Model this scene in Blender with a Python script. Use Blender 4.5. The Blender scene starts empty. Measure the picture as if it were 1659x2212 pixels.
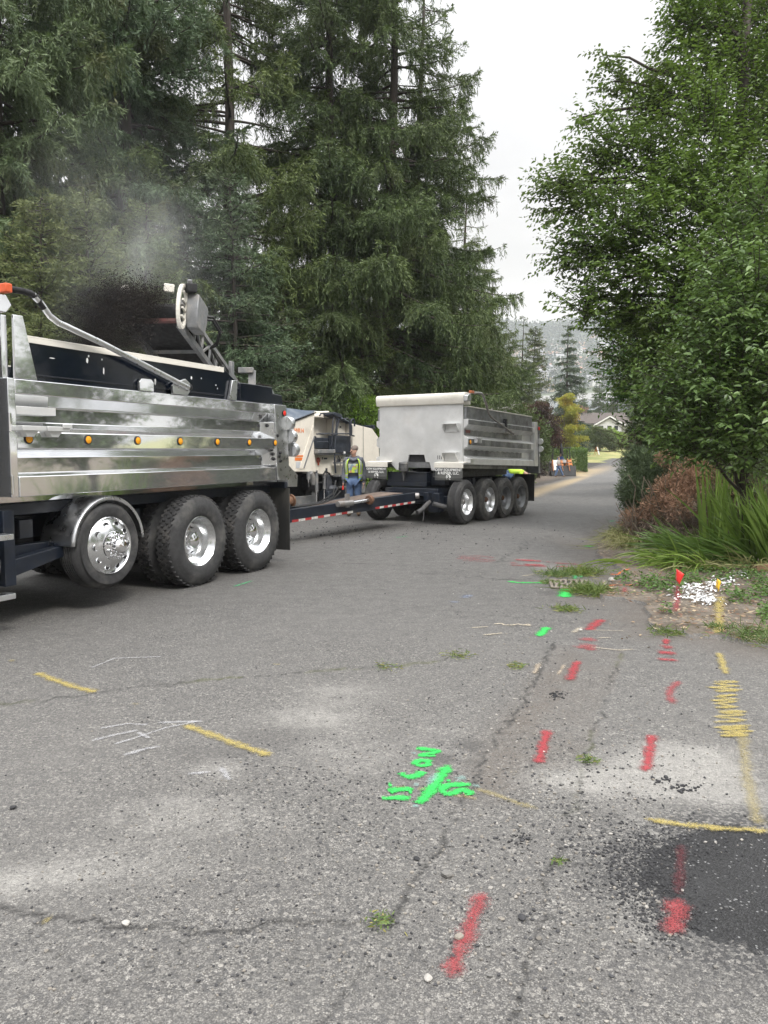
import bpy, bmesh, math, random
import numpy as np
from mathutils import Vector, Matrix, Euler
R = math.radians
SC = bpy.context.scene
COL = SC.collection
rnd = random.Random(7)

# ------------------------------------------------------------------ camera, sky, sun, exposure
F_PX, CAM_H, PITCH = 1661.0, 1.65, math.atan(133 / 1661)
cam = bpy.data.cameras.new("camera")
cam.sensor_fit = 'VERTICAL'
cam.sensor_height = 36.0
cam.lens = 36.0 * F_PX / 2212.0
cam.clip_start = 0.1
cam.clip_end = 6000
cam_ob = bpy.data.objects.new("camera", cam)
COL.objects.link(cam_ob)
cam_ob.location = (0, 0, CAM_H)
cam_ob.rotation_euler = (R(90) - PITCH, 0, 0)
SC.camera = cam_ob

SUN_EL, SUN_AZ = R(52), R(150)          # azimuth measured clockwise from +Y (the view direction)
world = bpy.data.worlds.new("World")
SC.world = world
world.use_nodes = True
wt = world.node_tree
wt.nodes.clear()
w_out = wt.nodes.new('ShaderNodeOutputWorld')
w_bg = wt.nodes.new('ShaderNodeBackground')
w_bg.inputs['Strength'].default_value = 0.1
w_sky = wt.nodes.new('ShaderNodeTexSky')
w_sky.sky_type = 'NISHITA'
w_sky.sun_disc = False
w_sky.sun_elevation = SUN_EL
w_sky.sun_rotation = SUN_AZ
w_tc = wt.nodes.new('ShaderNodeTexCoord')
w_sep = wt.nodes.new('ShaderNodeSeparateXYZ')
wt.links.new(w_tc.outputs['Generated'], w_sep.inputs[0])
w_grad = wt.nodes.new('ShaderNodeMapRange')       # overcast sky: brighter towards the zenith
w_grad.inputs['From Min'].default_value = 0.0
w_grad.inputs['From Max'].default_value = 1.0
w_grad.inputs['To Min'].default_value = 0.0
w_grad.inputs['To Max'].default_value = 1.0
wt.links.new(w_sep.outputs['Z'], w_grad.inputs['Value'])
w_ramp = wt.nodes.new('ShaderNodeValToRGB')
w_ramp.color_ramp.elements[0].position = 0.0
w_ramp.color_ramp.elements[0].color = (0.46, 0.44, 0.415, 1)
w_ramp.color_ramp.elements[1].position = 1.0
w_ramp.color_ramp.elements[1].color = (2.35, 2.35, 2.38, 1)
for _p, _c in ((0.17, (0.50, 0.475, 0.45, 1)), (0.30, (0.525, 0.51, 0.50, 1)), (0.45, (.585, .58, .585, 1)), (0.6, (1.45, 1.45, 1.46, 1))):
    _e = w_ramp.color_ramp.elements.new(_p)
    _e.color = _c
wt.links.new(w_grad.outputs[0], w_ramp.inputs[0])
w_map = wt.nodes.new('ShaderNodeMapping')
w_map.inputs['Scale'].default_value = (1.2, 1.2, 3.4)
w_map.inputs['Location'].default_value = (0.3, 0.1, 0.25)
wt.links.new(w_tc.outputs['Generated'], w_map.inputs[0])
w_noi = wt.nodes.new('ShaderNodeTexNoise')
w_noi.inputs['Scale'].default_value = 2.6
w_noi.inputs['Detail'].default_value = 4
w_noi.inputs['Roughness'].default_value = 0.5
wt.links.new(w_map.outputs[0], w_noi.inputs['Vector'])
w_cl = wt.nodes.new('ShaderNodeMapRange')
w_cl.inputs['From Min'].default_value = 0.36
w_cl.inputs['From Max'].default_value = 0.62
w_cl.inputs['To Min'].default_value = 8.9
w_cl.inputs['To Max'].default_value = 10.4
wt.links.new(w_noi.outputs[0], w_cl.inputs['Value'])
w_mul = wt.nodes.new('ShaderNodeVectorMath')
w_mul.operation = 'SCALE'
wt.links.new(w_ramp.outputs[0], w_mul.inputs[0])
wt.links.new(w_cl.outputs[0], w_mul.inputs['Scale'])
w_mix = wt.nodes.new('ShaderNodeMix')
w_mix.data_type = 'RGBA'
w_mix.inputs['Factor'].default_value = 0.93        # thin share of clear sky, the rest cloud
wt.links.new(w_sky.outputs[0], w_mix.inputs['A'])
wt.links.new(w_mul.outputs[0], w_mix.inputs['B'])
wt.links.new(w_mix.outputs['Result'], w_bg.inputs['Color'])
wt.links.new(w_bg.outputs[0], w_out.inputs['Surface'])

sun = bpy.data.lights.new("sun", 'SUN')
sun.energy = 1.5
sun.angle = R(14)
sun.color = (1.0, 0.96, 0.9)
sun_ob = bpy.data.objects.new("sun", sun)
COL.objects.link(sun_ob)
_sd = Vector((math.sin(SUN_AZ) * math.cos(SUN_EL), math.cos(SUN_AZ) * math.cos(SUN_EL), math.sin(SUN_EL)))
sun_ob.rotation_euler = (-_sd).to_track_quat('-Z', 'Y').to_euler()
sun_ob.location = (0, 0, 40)

SC.view_settings.view_transform = 'Standard'
SC.view_settings.look = 'None'
SC.view_settings.exposure = 0.85
SC.view_settings.gamma = 1.0
SC.cycles.max_bounces = 6
SC.cycles.diffuse_bounces = 3
SC.cycles.glossy_bounces = 3
SC.cycles.transmission_bounces = 3
SC.cycles.transparent_max_bounces = 12
SC.cycles.volume_bounces = 2
SC.cycles.use_denoising = True

# ------------------------------------------------------------------ helpers: photo pixel (1659 wide) -> place on the ground
def zt(y):
    """height of the street surface along the view: level, a slight dip, then rising to the lawn"""
    ys = [-60, 18, 30, 40, 50, 60, 72, 80, 88, 98, 112, 125, 140, 170, 400, 460]
    zs = [0, 0, -.07, -.2, -.42, -.6, -.70, -.30, .2, .62, 1.5, 2.2, 2.6, 3.5, 9.0, 9.0]
    return np.interp(y, ys, zs)
def ray(u, v):
    a = (u - 829.5) / F_PX
    b = -(v - 1106) / F_PX
    c, s = math.cos(PITCH), math.sin(PITCH)
    return np.array([a, c + b * s, -s + b * c])
def G(u, v):
    d = ray(u, v)
    lo, prev = 1.0, None
    y = 1.5
    while y < 140:
        z = CAM_H + d[2] * y / d[1]
        if z <= zt(y):
            lo_, hi_ = y / 1.02, y
            for _ in range(20):
                m = (lo_ + hi_) / 2
                if CAM_H + d[2] * m / d[1] <= zt(m): hi_ = m
                else: lo_ = m
            y = hi_
            break
        y *= 1.02
    return Vector((d[0] * y / d[1], y, float(zt(y))))
def at(u, v, y):
    d = ray(u, v)
    return Vector((d[0] * y / d[1], y, CAM_H + d[2] * y / d[1]))
def cropmap(ox, oy, k):
    return lambda x, y: (ox + x * k, oy + y * k)

# ------------------------------------------------------------------ helpers: naming
def tag(o, label=None, cat=None, group=None, kind=None):
    if label: o['label'] = label
    if cat: o['category'] = cat
    if group: o['group'] = group
    if kind: o['kind'] = kind
    return o
def empty(name, loc=(0, 0, 0), rz=0.0, label=None, cat=None, group=None):
    o = bpy.data.objects.new(name, None)
    o.empty_display_size = 0.2
    COL.objects.link(o)
    o.location = loc
    o.rotation_euler = (0, 0, rz)
    return tag(o, label, cat, group)
def copy_tree(o, parent=None):
    c = o.copy()
    COL.objects.link(c)
    c.parent = parent
    for ch in list(o.children):
        copy_tree(ch, c)
    return c

# ------------------------------------------------------------------ helpers: meshes
class MB:
    def __init__(s, f=None):
        s.v, s.f, s.m, s.fn = [], [], [], f
    def add(s, vs, fs, mi=0):
        o = len(s.v)
        s.v += [tuple(p) for p in vs]
        s.f += [tuple(i + o for i in q) for q in fs]
        s.m += [mi] * len(fs)
        return s
    def bx(s, x0, x1, y0, y1, z0, z1, mi=0, M=None):
        vs = [(x, y, z) for x in (x0, x1) for y in (y0, y1) for z in (z0, z1)]
        if M is not None: vs = [M @ Vector(p) for p in vs]
        return s.add(vs, [(0, 1, 3, 2), (4, 6, 7, 5), (0, 4, 5, 1), (2, 3, 7, 6), (0, 2, 6, 4), (1, 5, 7, 3)], mi)
    def beam(s, a, b, w, h, mi=0, up=(0, 0, 1), w2=None, h2=None):
        a, b = Vector(a), Vector(b)
        d = (b - a).normalized()
        x = d.cross(Vector(up))
        if x.length < 1e-4: x = d.cross(Vector((1, 0, 0)))
        x.normalize()
        y = x.cross(d)
        vs = []
        for p, ww, hh in ((a, w, h), (b, w2 or w, h2 or h)):
            vs += [p - x * ww / 2 - y * hh / 2, p + x * ww / 2 - y * hh / 2, p + x * ww / 2 + y * hh / 2, p - x * ww / 2 + y * hh / 2]
        return s.add(vs, [(3, 2, 1, 0), (4, 5, 6, 7), (0, 1, 5, 4), (1, 2, 6, 5), (2, 3, 7, 6), (3, 0, 4, 7)], mi)
    def tube(s, pts, r, seg=8, mi=0):
        pts = [Vector(p) for p in pts]
        n = len(pts)
        rs = r if isinstance(r, (list, tuple)) else [r] * n
        vs, fs = [], []
        ref = None
        for i, p in enumerate(pts):
            d = (pts[min(i + 1, n - 1)] - pts[max(i - 1, 0)]).normalized()
            if ref is None:
                ref = d.cross(Vector((0, 0, 1)))
                if ref.length < 1e-3: ref = d.cross(Vector((1, 0, 0)))
            ref = (ref - d * ref.dot(d)).normalized()
            q = d.cross(ref)
            for k in range(seg):
                t = 2 * math.pi * k / seg
                vs.append(p + (ref * math.cos(t) + q * math.sin(t)) * rs[i])
        for i in range(n - 1):
            for k in range(seg):
                a, b = i * seg + k, i * seg + (k + 1) % seg
                fs.append((a, b, b + seg, a + seg))
        fs.append(tuple(reversed(range(seg))))
        fs.append(tuple(range((n - 1) * seg, n * seg)))
        return s.add(vs, fs, mi)
    def lathe(s, prof, c=(0, 0, 0), axis='y', seg=32, mi=0, closed=False):
        """prof: list of (radius, distance along axis)"""
        vs, fs = [], []
        def P(r, h, t):
            a, b = r * math.cos(t), r * math.sin(t)
            q = {'y': (a, h, b), 'x': (h, a, b), 'z': (a, b, h)}[axis]
            return (q[0] + c[0], q[1] + c[1], q[2] + c[2])
        n = len(prof)
        for r, h in prof:
            for k in range(seg):
                vs.append(P(max(r, 1e-4), h, 2 * math.pi * k / seg))
        rng = n if closed else n - 1
        for i in range(rng):
            j = (i + 1) % n
            for k in range(seg):
                k2 = (k + 1) % seg
                fs.append((i * seg + k, i * seg + k2, j * seg + k2, j * seg + k))
        return s.add(vs, fs, mi)
    def prism(s, poly, axis, a, b, mi=0):
        """poly in the two other axes (in x,y,z order), extruded from a to b"""
        n = len(poly)
        def P(p, h):
            return {'y': (p[0], h, p[1]), 'x': (h, p[0], p[1]), 'z': (p[0], p[1], h)}[axis]
        vs = [P(p, a) for p in poly] + [P(p, b) for p in poly]
        fs = [tuple(range(n)), tuple(reversed(range(n, 2 * n)))]
        fs += [(i, n + i, n + (i + 1) % n, (i + 1) % n) for i in range(n)]
        return s.add(vs, fs, mi)
    def ball(s, c, r, seg=12, mi=0):
        rx, ry, rz = r if isinstance(r, (tuple, list)) else (r, r, r)
        k = seg // 2
        vs, fs = [], []
        for i in range(k + 1):
            th = math.pi * i / k
            for j in range(seg):
                ph = 2 * math.pi * j / seg
                sn = max(math.sin(th), 1e-3)
                vs.append((c[0] + rx * sn * math.cos(ph), c[1] + ry * sn * math.sin(ph), c[2] + rz * math.cos(th)))
        for i in range(k):
            for j in range(seg):
                j2 = (j + 1) % seg
                fs.append((i * seg + j, i * seg + j2, (i + 1) * seg + j2, (i + 1) * seg + j))
        return s.add(vs, fs, mi)
    def mesh(s, name, mats, smooth=35):
        me = bpy.data.meshes.new(name)
        vs = [s.fn(*p) for p in s.v] if s.fn else s.v
        me.from_pydata(vs, [], s.f)
        for m in (mats if isinstance(mats, (list, tuple)) else [mats]): me.materials.append(m)
        me.polygons.foreach_set('material_index', s.m)
        bm = bmesh.new()
        bm.from_mesh(me)
        bmesh.ops.recalc_face_normals(bm, faces=bm.faces)
        bm.to_mesh(me)
        bm.free()
        if smooth:
            me.polygons.foreach_set('use_smooth', [True] * len(me.polygons))
            me.set_sharp_from_angle(angle=R(smooth))
        me.update()
        return me
    def build(s, name, mats, parent=None, bevel=0, smooth=35, loc=None, label=None):
        o = bpy.data.objects.new(name, s.mesh(name, mats, smooth))
        COL.objects.link(o)
        o.parent = parent
        if loc is not None: o.location = loc
        if bevel:
            b = o.modifiers.new('bevel', 'BEVEL')
            b.width = bevel
            b.segments = 2
            b.limit_method = 'ANGLE'
            b.angle_limit = R(40)
        if label: o['label'] = label
        return o
def mesh_np(name, V, F, mat, tint=None, smooth=False):
    """V (n,3) array, F (m,4) array of quads"""
    me = bpy.data.meshes.new(name)
    V = np.asarray(V, dtype=np.float32)
    F = np.asarray(F, dtype=np.int32)
    me.vertices.add(len(V))
    me.vertices.foreach_set('co', V.ravel())
    me.loops.add(F.size)
    me.loops.foreach_set('vertex_index', F.ravel())
    me.polygons.add(len(F))
    me.polygons.foreach_set('loop_start', np.arange(0, F.size, F.shape[1], dtype=np.int32))
    me.polygons.foreach_set('use_smooth', np.full(len(F), smooth))
    me.update(calc_edges=True)
    if tint is not None:
        a = me.attributes.new('tint', 'FLOAT', 'FACE')
        a.data.foreach_set('value', np.asarray(tint, dtype=np.float32))
    if mat: me.materials.append(mat)
    return me
def link(name, me, parent=None, loc=None):
    o = bpy.data.objects.new(name, me)
    COL.objects.link(o)
    o.parent = parent
    if loc is not None: o.location = loc
    return o
def text_mesh(body, size, mat, name, parent, M, align='CENTER', depth=0.002, spacing=1.0):
    cu = bpy.data.curves.new(name, 'FONT')
    cu.body = body
    cu.size = size
    cu.align_x = align
    cu.align_y = 'CENTER'
    cu.extrude = depth
    cu.offset = size * 0.012
    cu.space_character = spacing
    cu.resolution_u = 3
    tmp = bpy.data.objects.new(name, cu)
    COL.objects.link(tmp)
    dg = bpy.context.evaluated_depsgraph_get()
    me = bpy.data.meshes.new_from_object(tmp.evaluated_get(dg))
    bpy.data.objects.remove(tmp)
    me.transform(M)
    me.materials.clear()
    me.materials.append(mat)
    return link(name, me, parent)

# ------------------------------------------------------------------ helpers: materials
def nd(nt, t, ins=None, **kw):
    n = nt.nodes.new('ShaderNode' + t)
    for k, v in kw.items(): setattr(n, k, v)
    for k, v in (ins or {}).items():
        if isinstance(v, bpy.types.NodeSocket): nt.links.new(v, n.inputs[k])
        else: n.inputs[k].default_value = v
    return n
def rgba(c): return (c[0], c[1], c[2], 1.0)
def mixc(nt, fac, a, b, blend='MIX'):
    n = nt.nodes.new('ShaderNodeMix')
    n.data_type = 'RGBA'
    n.blend_type = blend
    for k, v in ((0, fac), (6, a), (7, b)):
        if isinstance(v, bpy.types.NodeSocket): nt.links.new(v, n.inputs[k])
        elif k == 0: n.inputs[0].default_value = v
        else: n.inputs[k].default_value = rgba(v)
    return n.outputs[2]
def mth(nt, op, a, b=None, clamp=False):
    n = nt.nodes.new('ShaderNodeMath')
    n.operation = op
    n.use_clamp = clamp
    for i, v in enumerate((a, b)):
        if v is None: continue
        if isinstance(v, bpy.types.NodeSocket): nt.links.new(v, n.inputs[i])
        else: n.inputs[i].default_value = v
    return n.outputs[0]
def rmap(nt, v, a, b, c=0.0, d=1.0):
    n = nd(nt, 'MapRange', {'Value': v, 'From Min': a, 'From Max': b, 'To Min': c, 'To Max': d})
    return n.outputs[0]
def noise(nt, vec, scale, detail=3, rough=0.55):
    return nd(nt, 'TexNoise', {'Vector': vec, 'Scale': scale, 'Detail': detail, 'Roughness': rough}).outputs[0]
def attr(nt, name): return nd(nt, 'Attribute', attribute_name=name).outputs['Fac']
def newmat(name):
    m = bpy.data.materials.new(name)
    m.use_nodes = True
    nt = m.node_tree
    nt.nodes.clear()
    out = nt.nodes.new('ShaderNodeOutputMaterial')
    b = nt.nodes.new('ShaderNodeBsdfPrincipled')
    nt.links.new(b.outputs[0], out.inputs['Surface'])
    vec = nt.nodes.new('ShaderNodeTexCoord').outputs['Object']
    return m, nt, b, vec
def pm(name, col, rough=0.6, metal=0.0, var=0.12, vs=6.0, dirt=None, dirt_amt=0.5, dscale=3.0, bump=0.0, bs=60.0, spec=0.5, stretch=None):
    """painted / metal / rubber surface with uneven colour, dirt and gloss"""
    m, nt, b, vec = newmat(name)
    if stretch: vec = nd(nt, 'Mapping', {'Vector': vec, 'Scale': stretch}).outputs[0]
    n = noise(nt, vec, vs, 5, 0.6)
    f = rmap(nt, n, 0.3, 0.7)
    c = mixc(nt, f, tuple(x * (1 - var) for x in col), tuple(min(1, x * (1 + var)) for x in col))
    rg = rmap(nt, noise(nt, vec, vs * 2.3, 4), 0.3, 0.7, rough * 0.8, min(1, rough * 1.25))
    if dirt:
        dn = noise(nt, vec, dscale, 6, 0.65)
        df = rmap(nt, dn, 0.62 - dirt_amt * 0.3, 0.80 - dirt_amt * 0.2)
        df = mth(nt, 'MULTIPLY', df, min(1.0, 0.4 + dirt_amt * 0.6))
        c = mixc(nt, df, c, dirt)
        rg = mth(nt, 'ADD', rg, mth(nt, 'MULTIPLY', df, 0.35), True)
        if metal: nt.links.new(mth(nt, 'MULTIPLY', mth(nt, 'SUBTRACT', 1.0, df), metal), b.inputs['Metallic'])
    elif metal: b.inputs['Metallic'].default_value = metal
    nt.links.new(c, b.inputs['Base Color'])
    nt.links.new(rg, b.inputs['Roughness'])
    b.inputs['Specular IOR Level'].default_value = spec
    if bump:
        bn = nd(nt, 'Bump', {'Height': noise(nt, vec, bs, 3), 'Strength': bump, 'Distance': 0.01})
        nt.links.new(bn.outputs[0], b.inputs['Normal'])
    return m
def leafmat(name, dark, light, rough=0.5, trans=0.3, spec=0.4, hue=None):
    """foliage: colour by the per-leaf random 'tint' (0..1), slightly translucent"""
    m, nt, b, vec = newmat(name)
    t = attr(nt, 'tint')
    c = mixc(nt, t, dark, light)
    if hue:
        c = mixc(nt, rmap(nt, noise(nt, vec, hue[1], 3), 0.52, 0.68), c, hue[0])
    ob = nd(nt, 'ObjectInfo').outputs['Random']
    c = mixc(nt, 1.0, c, nd(nt, 'CombineColor', {'Red': rmap(nt, ob, 0, 1, .88, 1.12), 'Green': rmap(nt, ob, 0, 1, .94, 1.06), 'Blue': rmap(nt, ob, 0, 1, 1.08, .9)}).outputs[0], 'MULTIPLY')
    nt.links.new(c, b.inputs['Base Color'])
    b.inputs['Roughness'].default_value = rough
    b.inputs['Specular IOR Level'].default_value = spec
    if trans:
        tr = nd(nt, 'BsdfTranslucent', {'Color': mixc(nt, 0.35, c, (0.16, 0.24, 0.03))})
        mx = nd(nt, 'MixShader', {0: trans, 1: b.outputs[0], 2: tr.outputs[0]})
        nt.links.new(mx.outputs[0], nt.nodes['Material Output'].inputs['Surface'])
    return m
# ------------------------------------------------------------------ ground, road, verge, lawn (one height field, split by surface)
c4 = cropmap(1261.8, 932.6, .2481)
c5 = cropmap(0, 1316.7, .496)
c6 = cropmap(768, 1316.7, .537)
cdr = cropmap(960, 1179.5, .248)
ctx = cropmap(811.9, 1590.9, .1455)
c7 = cropmap(1141, 822.9, .1455)
def gpts(cm, *pts):
    return [G(*(cm(*p) if cm else p)) for p in pts]

def grow(a, step, ratio, end):
    out = []
    while a < end:
        a += step
        step *= ratio
        out.append(a)
    return out
_xp = list(np.arange(-3.2, 4.4, .022))
xs = np.array([-x for x in reversed(grow(3.2, .023, 1.04, 330))] + _xp + grow(_xp[-1], .023, 1.04, 330))
_yf = [0.9]
while _yf[-1] < 13: _yf.append(_yf[-1] * 1.0075)
while _yf[-1] < 455: _yf.append(_yf[-1] * 1.02)
ys = np.array(list(np.linspace(-60, 0.6, 46)) + _yf)
GX, GY = np.meshgrid(xs, ys)
nx, ny = len(xs), len(ys)
X, Y = GX.ravel(), GY.ravel()
rng = np.random.default_rng(3)

def inpoly(px, py, poly):
    ins = np.zeros(len(px), bool)
    n = len(poly)
    for i in range(n):
        x1, y1 = poly[i][:2]
        x2, y2 = poly[(i + 1) % n][:2]
        if y1 == y2: continue
        c = ((y1 > py) != (y2 > py)) & (px < (x2 - x1) * (py - y1) / (y2 - y1) + x1)
        ins ^= c
    return ins
def linedist(pts, rad):
    d = np.full(len(X), 9.0)
    for p, q in zip(pts[:-1], pts[1:]):
        bb = np.where((X > min(p.x, q.x) - rad) & (X < max(p.x, q.x) + rad) & (Y > min(p.y, q.y) - rad) & (Y < max(p.y, q.y) + rad))[0]
        if not len(bb): continue
        dx, dy = q.x - p.x, q.y - p.y
        L = dx * dx + dy * dy + 1e-9
        t = np.clip(((X[bb] - p.x) * dx + (Y[bb] - p.y) * dy) / L, 0, 1)
        d[bb] = np.minimum(d[bb], np.hypot(X[bb] - p.x - t * dx, Y[bb] - p.y - t * dy))
    return d
def jitter(pts, amp, n=4):
    out = []
    for p, q in zip(pts[:-1], pts[1:]):
        m = max(2, int((q - p).length / 0.06))
        for k in range(m):
            t = k / m
            a = amp * (0 if k == 0 else 1)
            out.append(p.lerp(q, t) + Vector((rnd.gauss(0, a), rnd.gauss(0, a), 0)))
    return out + [pts[-1]]
def vnoise(sc, seed):
    """smooth value noise on the grid points"""
    g = np.random.default_rng(seed).random((64, 64))
    u, v = X * sc + 1000, Y * sc + 1000
    i, j = np.floor(u).astype(int), np.floor(v).astype(int)
    fu, fv = u - i, v - j
    fu, fv = fu * fu * (3 - 2 * fu), fv * fv * (3 - 2 * fv)
    w = lambda a, b: g[a % 64, b % 64]
    return (w(i, j) * (1 - fu) + w(i + 1, j) * fu) * (1 - fv) + (w(i, j + 1) * (1 - fu) + w(i + 1, j + 1) * fu) * fv
fbm = lambda sc, seed: .5 * vnoise(sc, seed) + .3 * vnoise(sc * 2.3, seed + 1) + .2 * vnoise(sc * 5.1, seed + 2)
N1, N2, N3 = fbm(.8, 11), fbm(2.5, 21), fbm(7, 31)

# dirt verge on the right
verge = gpts(None, (1347, 1117), (1318, 1150), (1300, 1166), (1287, 1190), (1300, 1215), (1345, 1232), (1342, 1252), (1292, 1272), (1300, 1300))
verge += gpts(c4, (330, 1470), (520, 1500), (545, 1600), (575, 1720), (860, 1745), (1150, 1800), (1380, 1850), (1600, 1900))
verge += [Vector((7, 6.3, 0)), Vector((60, 5.5, 0)), Vector((60, 60, 0)), Vector((30.5, 98, 0)), Vector((22, 70, 0)), Vector((12.6, 40, 0)), Vector((8.6, 27, 0))]
wob = .10 * (N2 - .5) + .10 * (N3 - .5)
in_verge = inpoly(X + wob * 1.6, Y + wob * 2.2, verge)
# left edge of the carriageway
leftside = [Vector(p) for p in ((-330, -60, 0), (-11, -60, 0), (-10.5, 12, 0), (-8.5, 19, 0), (-4.2, 25.0, 0), (-.5, 29.5, 0), (3.5, 36, 0))]
leftside += gpts(None, (1162, 1050), (1190, 1042), (1235, 1028), (1269, 1012), (1294, 1000.4), (1316, 990.5), (1350, 989.3)) + [Vector((45, 101, 0)), Vector((330, 150, 0)), Vector((330, 470, 0)), Vector((-330, 470, 0))]
in_left = inpoly(X + wob * 4, Y + wob * 6, leftside)
beyond = (Y > 100) | ((X > 34) & (Y > 20))
is_road = ~(in_verge | in_left | beyond)

zz = zt(Y).astype(float)
zz = np.where(in_verge, zz + .035 * np.clip((fbm(1.6, 5) - .35), 0, 1) * 2.0 + .02, zz)
bank = np.clip((X - 4.2 - .18 * np.clip(Y - 10, 0, 80)) / 4, 0, 1) * np.clip((Y - 8) / 4, 0, 1) * np.clip((70 - Y) / 30, 0, 1)
zz = zz + bank * .3
zz = zz + np.clip((-10 - X) / 6, 0, 1) * .35 * np.clip((60 - Y) / 20, 0, 1)
zz = zz - is_road * .012 * np.clip(fbm(.35, 77) - .4, 0, 1)
far_fall = np.clip((np.abs(X) - 160) / 120, 0, 1) * np.clip((Y - 140) / 100, 0, 1)
zz = zz + far_fall * 14

# masks -------------------------------------------------------------
crack = np.zeros(len(X))
moss = np.zeros(len(X))
def add_crack(pts, w, strength=1.0, amp=.018, m=0.0, mw=.05):
    global crack, moss
    d = linedist(jitter(pts, amp), .3)
    ww = .6 * w * (.45 + 1.1 * vnoise(3.0, int(abs(pts[0].x) * 100) % 50 + 40))
    crack = np.maximum(crack, strength * np.clip(1.3 - d / ww, 0, 1))
    if m:
        mm = .8 * np.clip(1.2 - d / (mw * .6 * (.1 + 1.6 * N3)), 0, 1) * (vnoise(4.5, 17) > .42) * np.clip((vnoise(1.7, 91) - (1 - m)) * 5, 0, 1)
        moss = np.maximum(moss, mm)
add_crack(gpts(c6, (800, 130), (730, 280), (655, 400), (560, 520), (480, 690), (420, 780), (370, 880), (290, 1000), (210, 1130), (130, 1260)), .016, .95, .02)
add_crack(gpts(c6, (1075, 170), (1025, 290), (1000, 380), (950, 500), (900, 690), (865, 870), (800, 1015), (765, 1160), (715, 1370), (690, 1470), (620, 1660)), .011, .85, .014, .35, .03)
add_crack(gpts(c6, (820, 1015), (930, 1030), (1000, 1040), (1130, 1055)), .007, .6, .01)
add_crack(gpts(c6, (800, 890), (960, 895), (1060, 870), (1140, 880)), .006, .5, .012)
add_crack(gpts(c5, (0, 408), (130, 398), (380, 370), (600, 335), (860, 312), (1100, 292), (1480, 260), (1660, 248)), .020, .75, .02, .75, .06)
add_crack(gpts(c6, (60, 238), (200, 225), (330, 205), (430, 182)), .014, .8, .02, .8, .07)
add_crack(gpts(c5, (-60, 1290), (60, 1308), (170, 1325), (195, 1355), (330, 1362), (480, 1385), (640, 1383), (800, 1393), (850, 1415), (1000, 1402), (1140, 1370), (1250, 1352), (1420, 1352), (1540, 1365), (1720, 1375)), .017, .95, .015, .45, .04)
add_crack(gpts(c5, (185, 1350), (170, 1440), (230, 1500), (290, 1540), (350, 1600), (405, 1660), (480, 1668), (565, 1672), (600, 1610)), .008, .7, .012, .5, .03)
add_crack(gpts(c5, (400, 1660), (380, 1720), (360, 1805)), .006, .6, .012)
add_crack(gpts(c5, (1610, 1540), (1540, 1620), (1490, 1690), (1440, 1770), (1400, 1830)), .014, .7, .014)
add_crack(gpts(c5, (830, 1415), (800, 1450), (690, 1500), (640, 1560)), .005, .5, .012)
add_crack(gpts(c5, (580, 1180), (650, 1130), (780, 1070), (900, 1000)), .005, .35, .02)
add_crack(gpts(cdr, (-40, 555), (180, 575), (450, 605), (850, 645), (1250, 665), (1660, 700)), .028, .55, .03)
add_crack(gpts(cdr, (440, 150), (520, 100), (600, 55), (690, 5), (800, -60)), .03, .7, .04)
add_crack(gpts(cdr, (-200, 235), (0, 250), (180, 265), (340, 280), (480, 290), (700, 290), (900, 270)), .03, .7, .04, .25, .08)
add_crack(gpts(cdr, (840, 640), (930, 600), (1010, 560)), .02, .6, .02)
add_crack(gpts(cdr, (950, 840), (900, 930), (850, 1010), (780, 1110)), .018, .8, .02)
add_crack(gpts(c6, (1110, 230), (1250, 190), (1400, 178), (1560, 190)), .010, .5, .02)
add_crack(gpts(c6, (960, 930), (930, 960), (925, 1010)), .006, .4, .02)
add_crack(gpts(c6, (690, 1470), (780, 1480), (900, 1500)), .006, .45, .02)
add_crack(gpts(c6, (930, 1590), (1000, 1630), (1060, 1667)), .006, .5, .02)
add_crack(gpts(c6, (300, 330), (420, 300), (520, 250), (600, 160)), .008, .35, .03)
add_crack(gpts(None, (640, 1215), (800, 1218), (990, 1230), (1060, 1240)), .03, .5, .05)
add_crack(gpts(None, (1110, 1180), (1180, 1160), (1250, 1150)), .03, .4, .05)

def blob(cm, x, y, rx, ry):
    """soft patch given by its centre and two radii in the photo, returned on the ground"""
    c = G(*cm(x, y)); a = G(*cm(x + rx, y)); b1 = G(*cm(x, y - ry)); b2 = G(*cm(x, y + ry))
    wx, wy = abs(a.x - c.x), abs(b1.y - b2.y) / 2
    cy = (b1.y + b2.y) / 2
    return np.exp(-(((X - c.x) / wx) ** 2 + ((Y - cy) / wy) ** 2))
dust = np.zeros(len(X))
for (cm, x, y, rx, ry, a) in ((c6, 1330, 600, 260, 70, 1.2), (c6, 1150, 690, 330, 60, 1.0), (c6, 1450, 740, 260, 90, .8), (c6, 800, 700, 200, 60, .55), (c6, 1170, 870, 120, 120, .45),
                              (c6, 1130, 1290, 160, 120, .5), (c6, 1150, 1150, 120, 60, .35), (c6, 350, 560, 500, 170, .3), (c5, 720, 890, 330, 110, .55), (c5, 430, 1130, 420, 120, .55), (c5, 60, 1200, 260, 90, .6),
                              (c5, 1350, 470, 260, 60, .7), (c5, 1500, 360, 260, 60, .5), (c5, 1480, 650, 200, 120, .4), (c5, 950, 690, 160, 60, .5), (c5, 120, 1600, 260, 150, .5),
                              (c5, 1150, 900, 300, 120, .25), (cdr, 900, 190, 260, 40, .5), (cdr, 620, 120, 300, 40, .3)):
    dust += a * blob(cm, x, y, rx, ry) * (.25 + 1.5 * np.clip(.5 * N2 + .5 * N3, 0, 1))
dust = np.clip(dust + .12 * (N1 - .4), 0, 1)
brown = np.zeros(len(X))
bl = linedist(gpts(c6, (860, 180), (760, 350), (660, 470), (600, 590), (520, 720)), 1.4)
brown = np.maximum(brown, .8 * np.exp(-(bl / .16) ** 2) * (.3 + 1.2 * N3))
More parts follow.
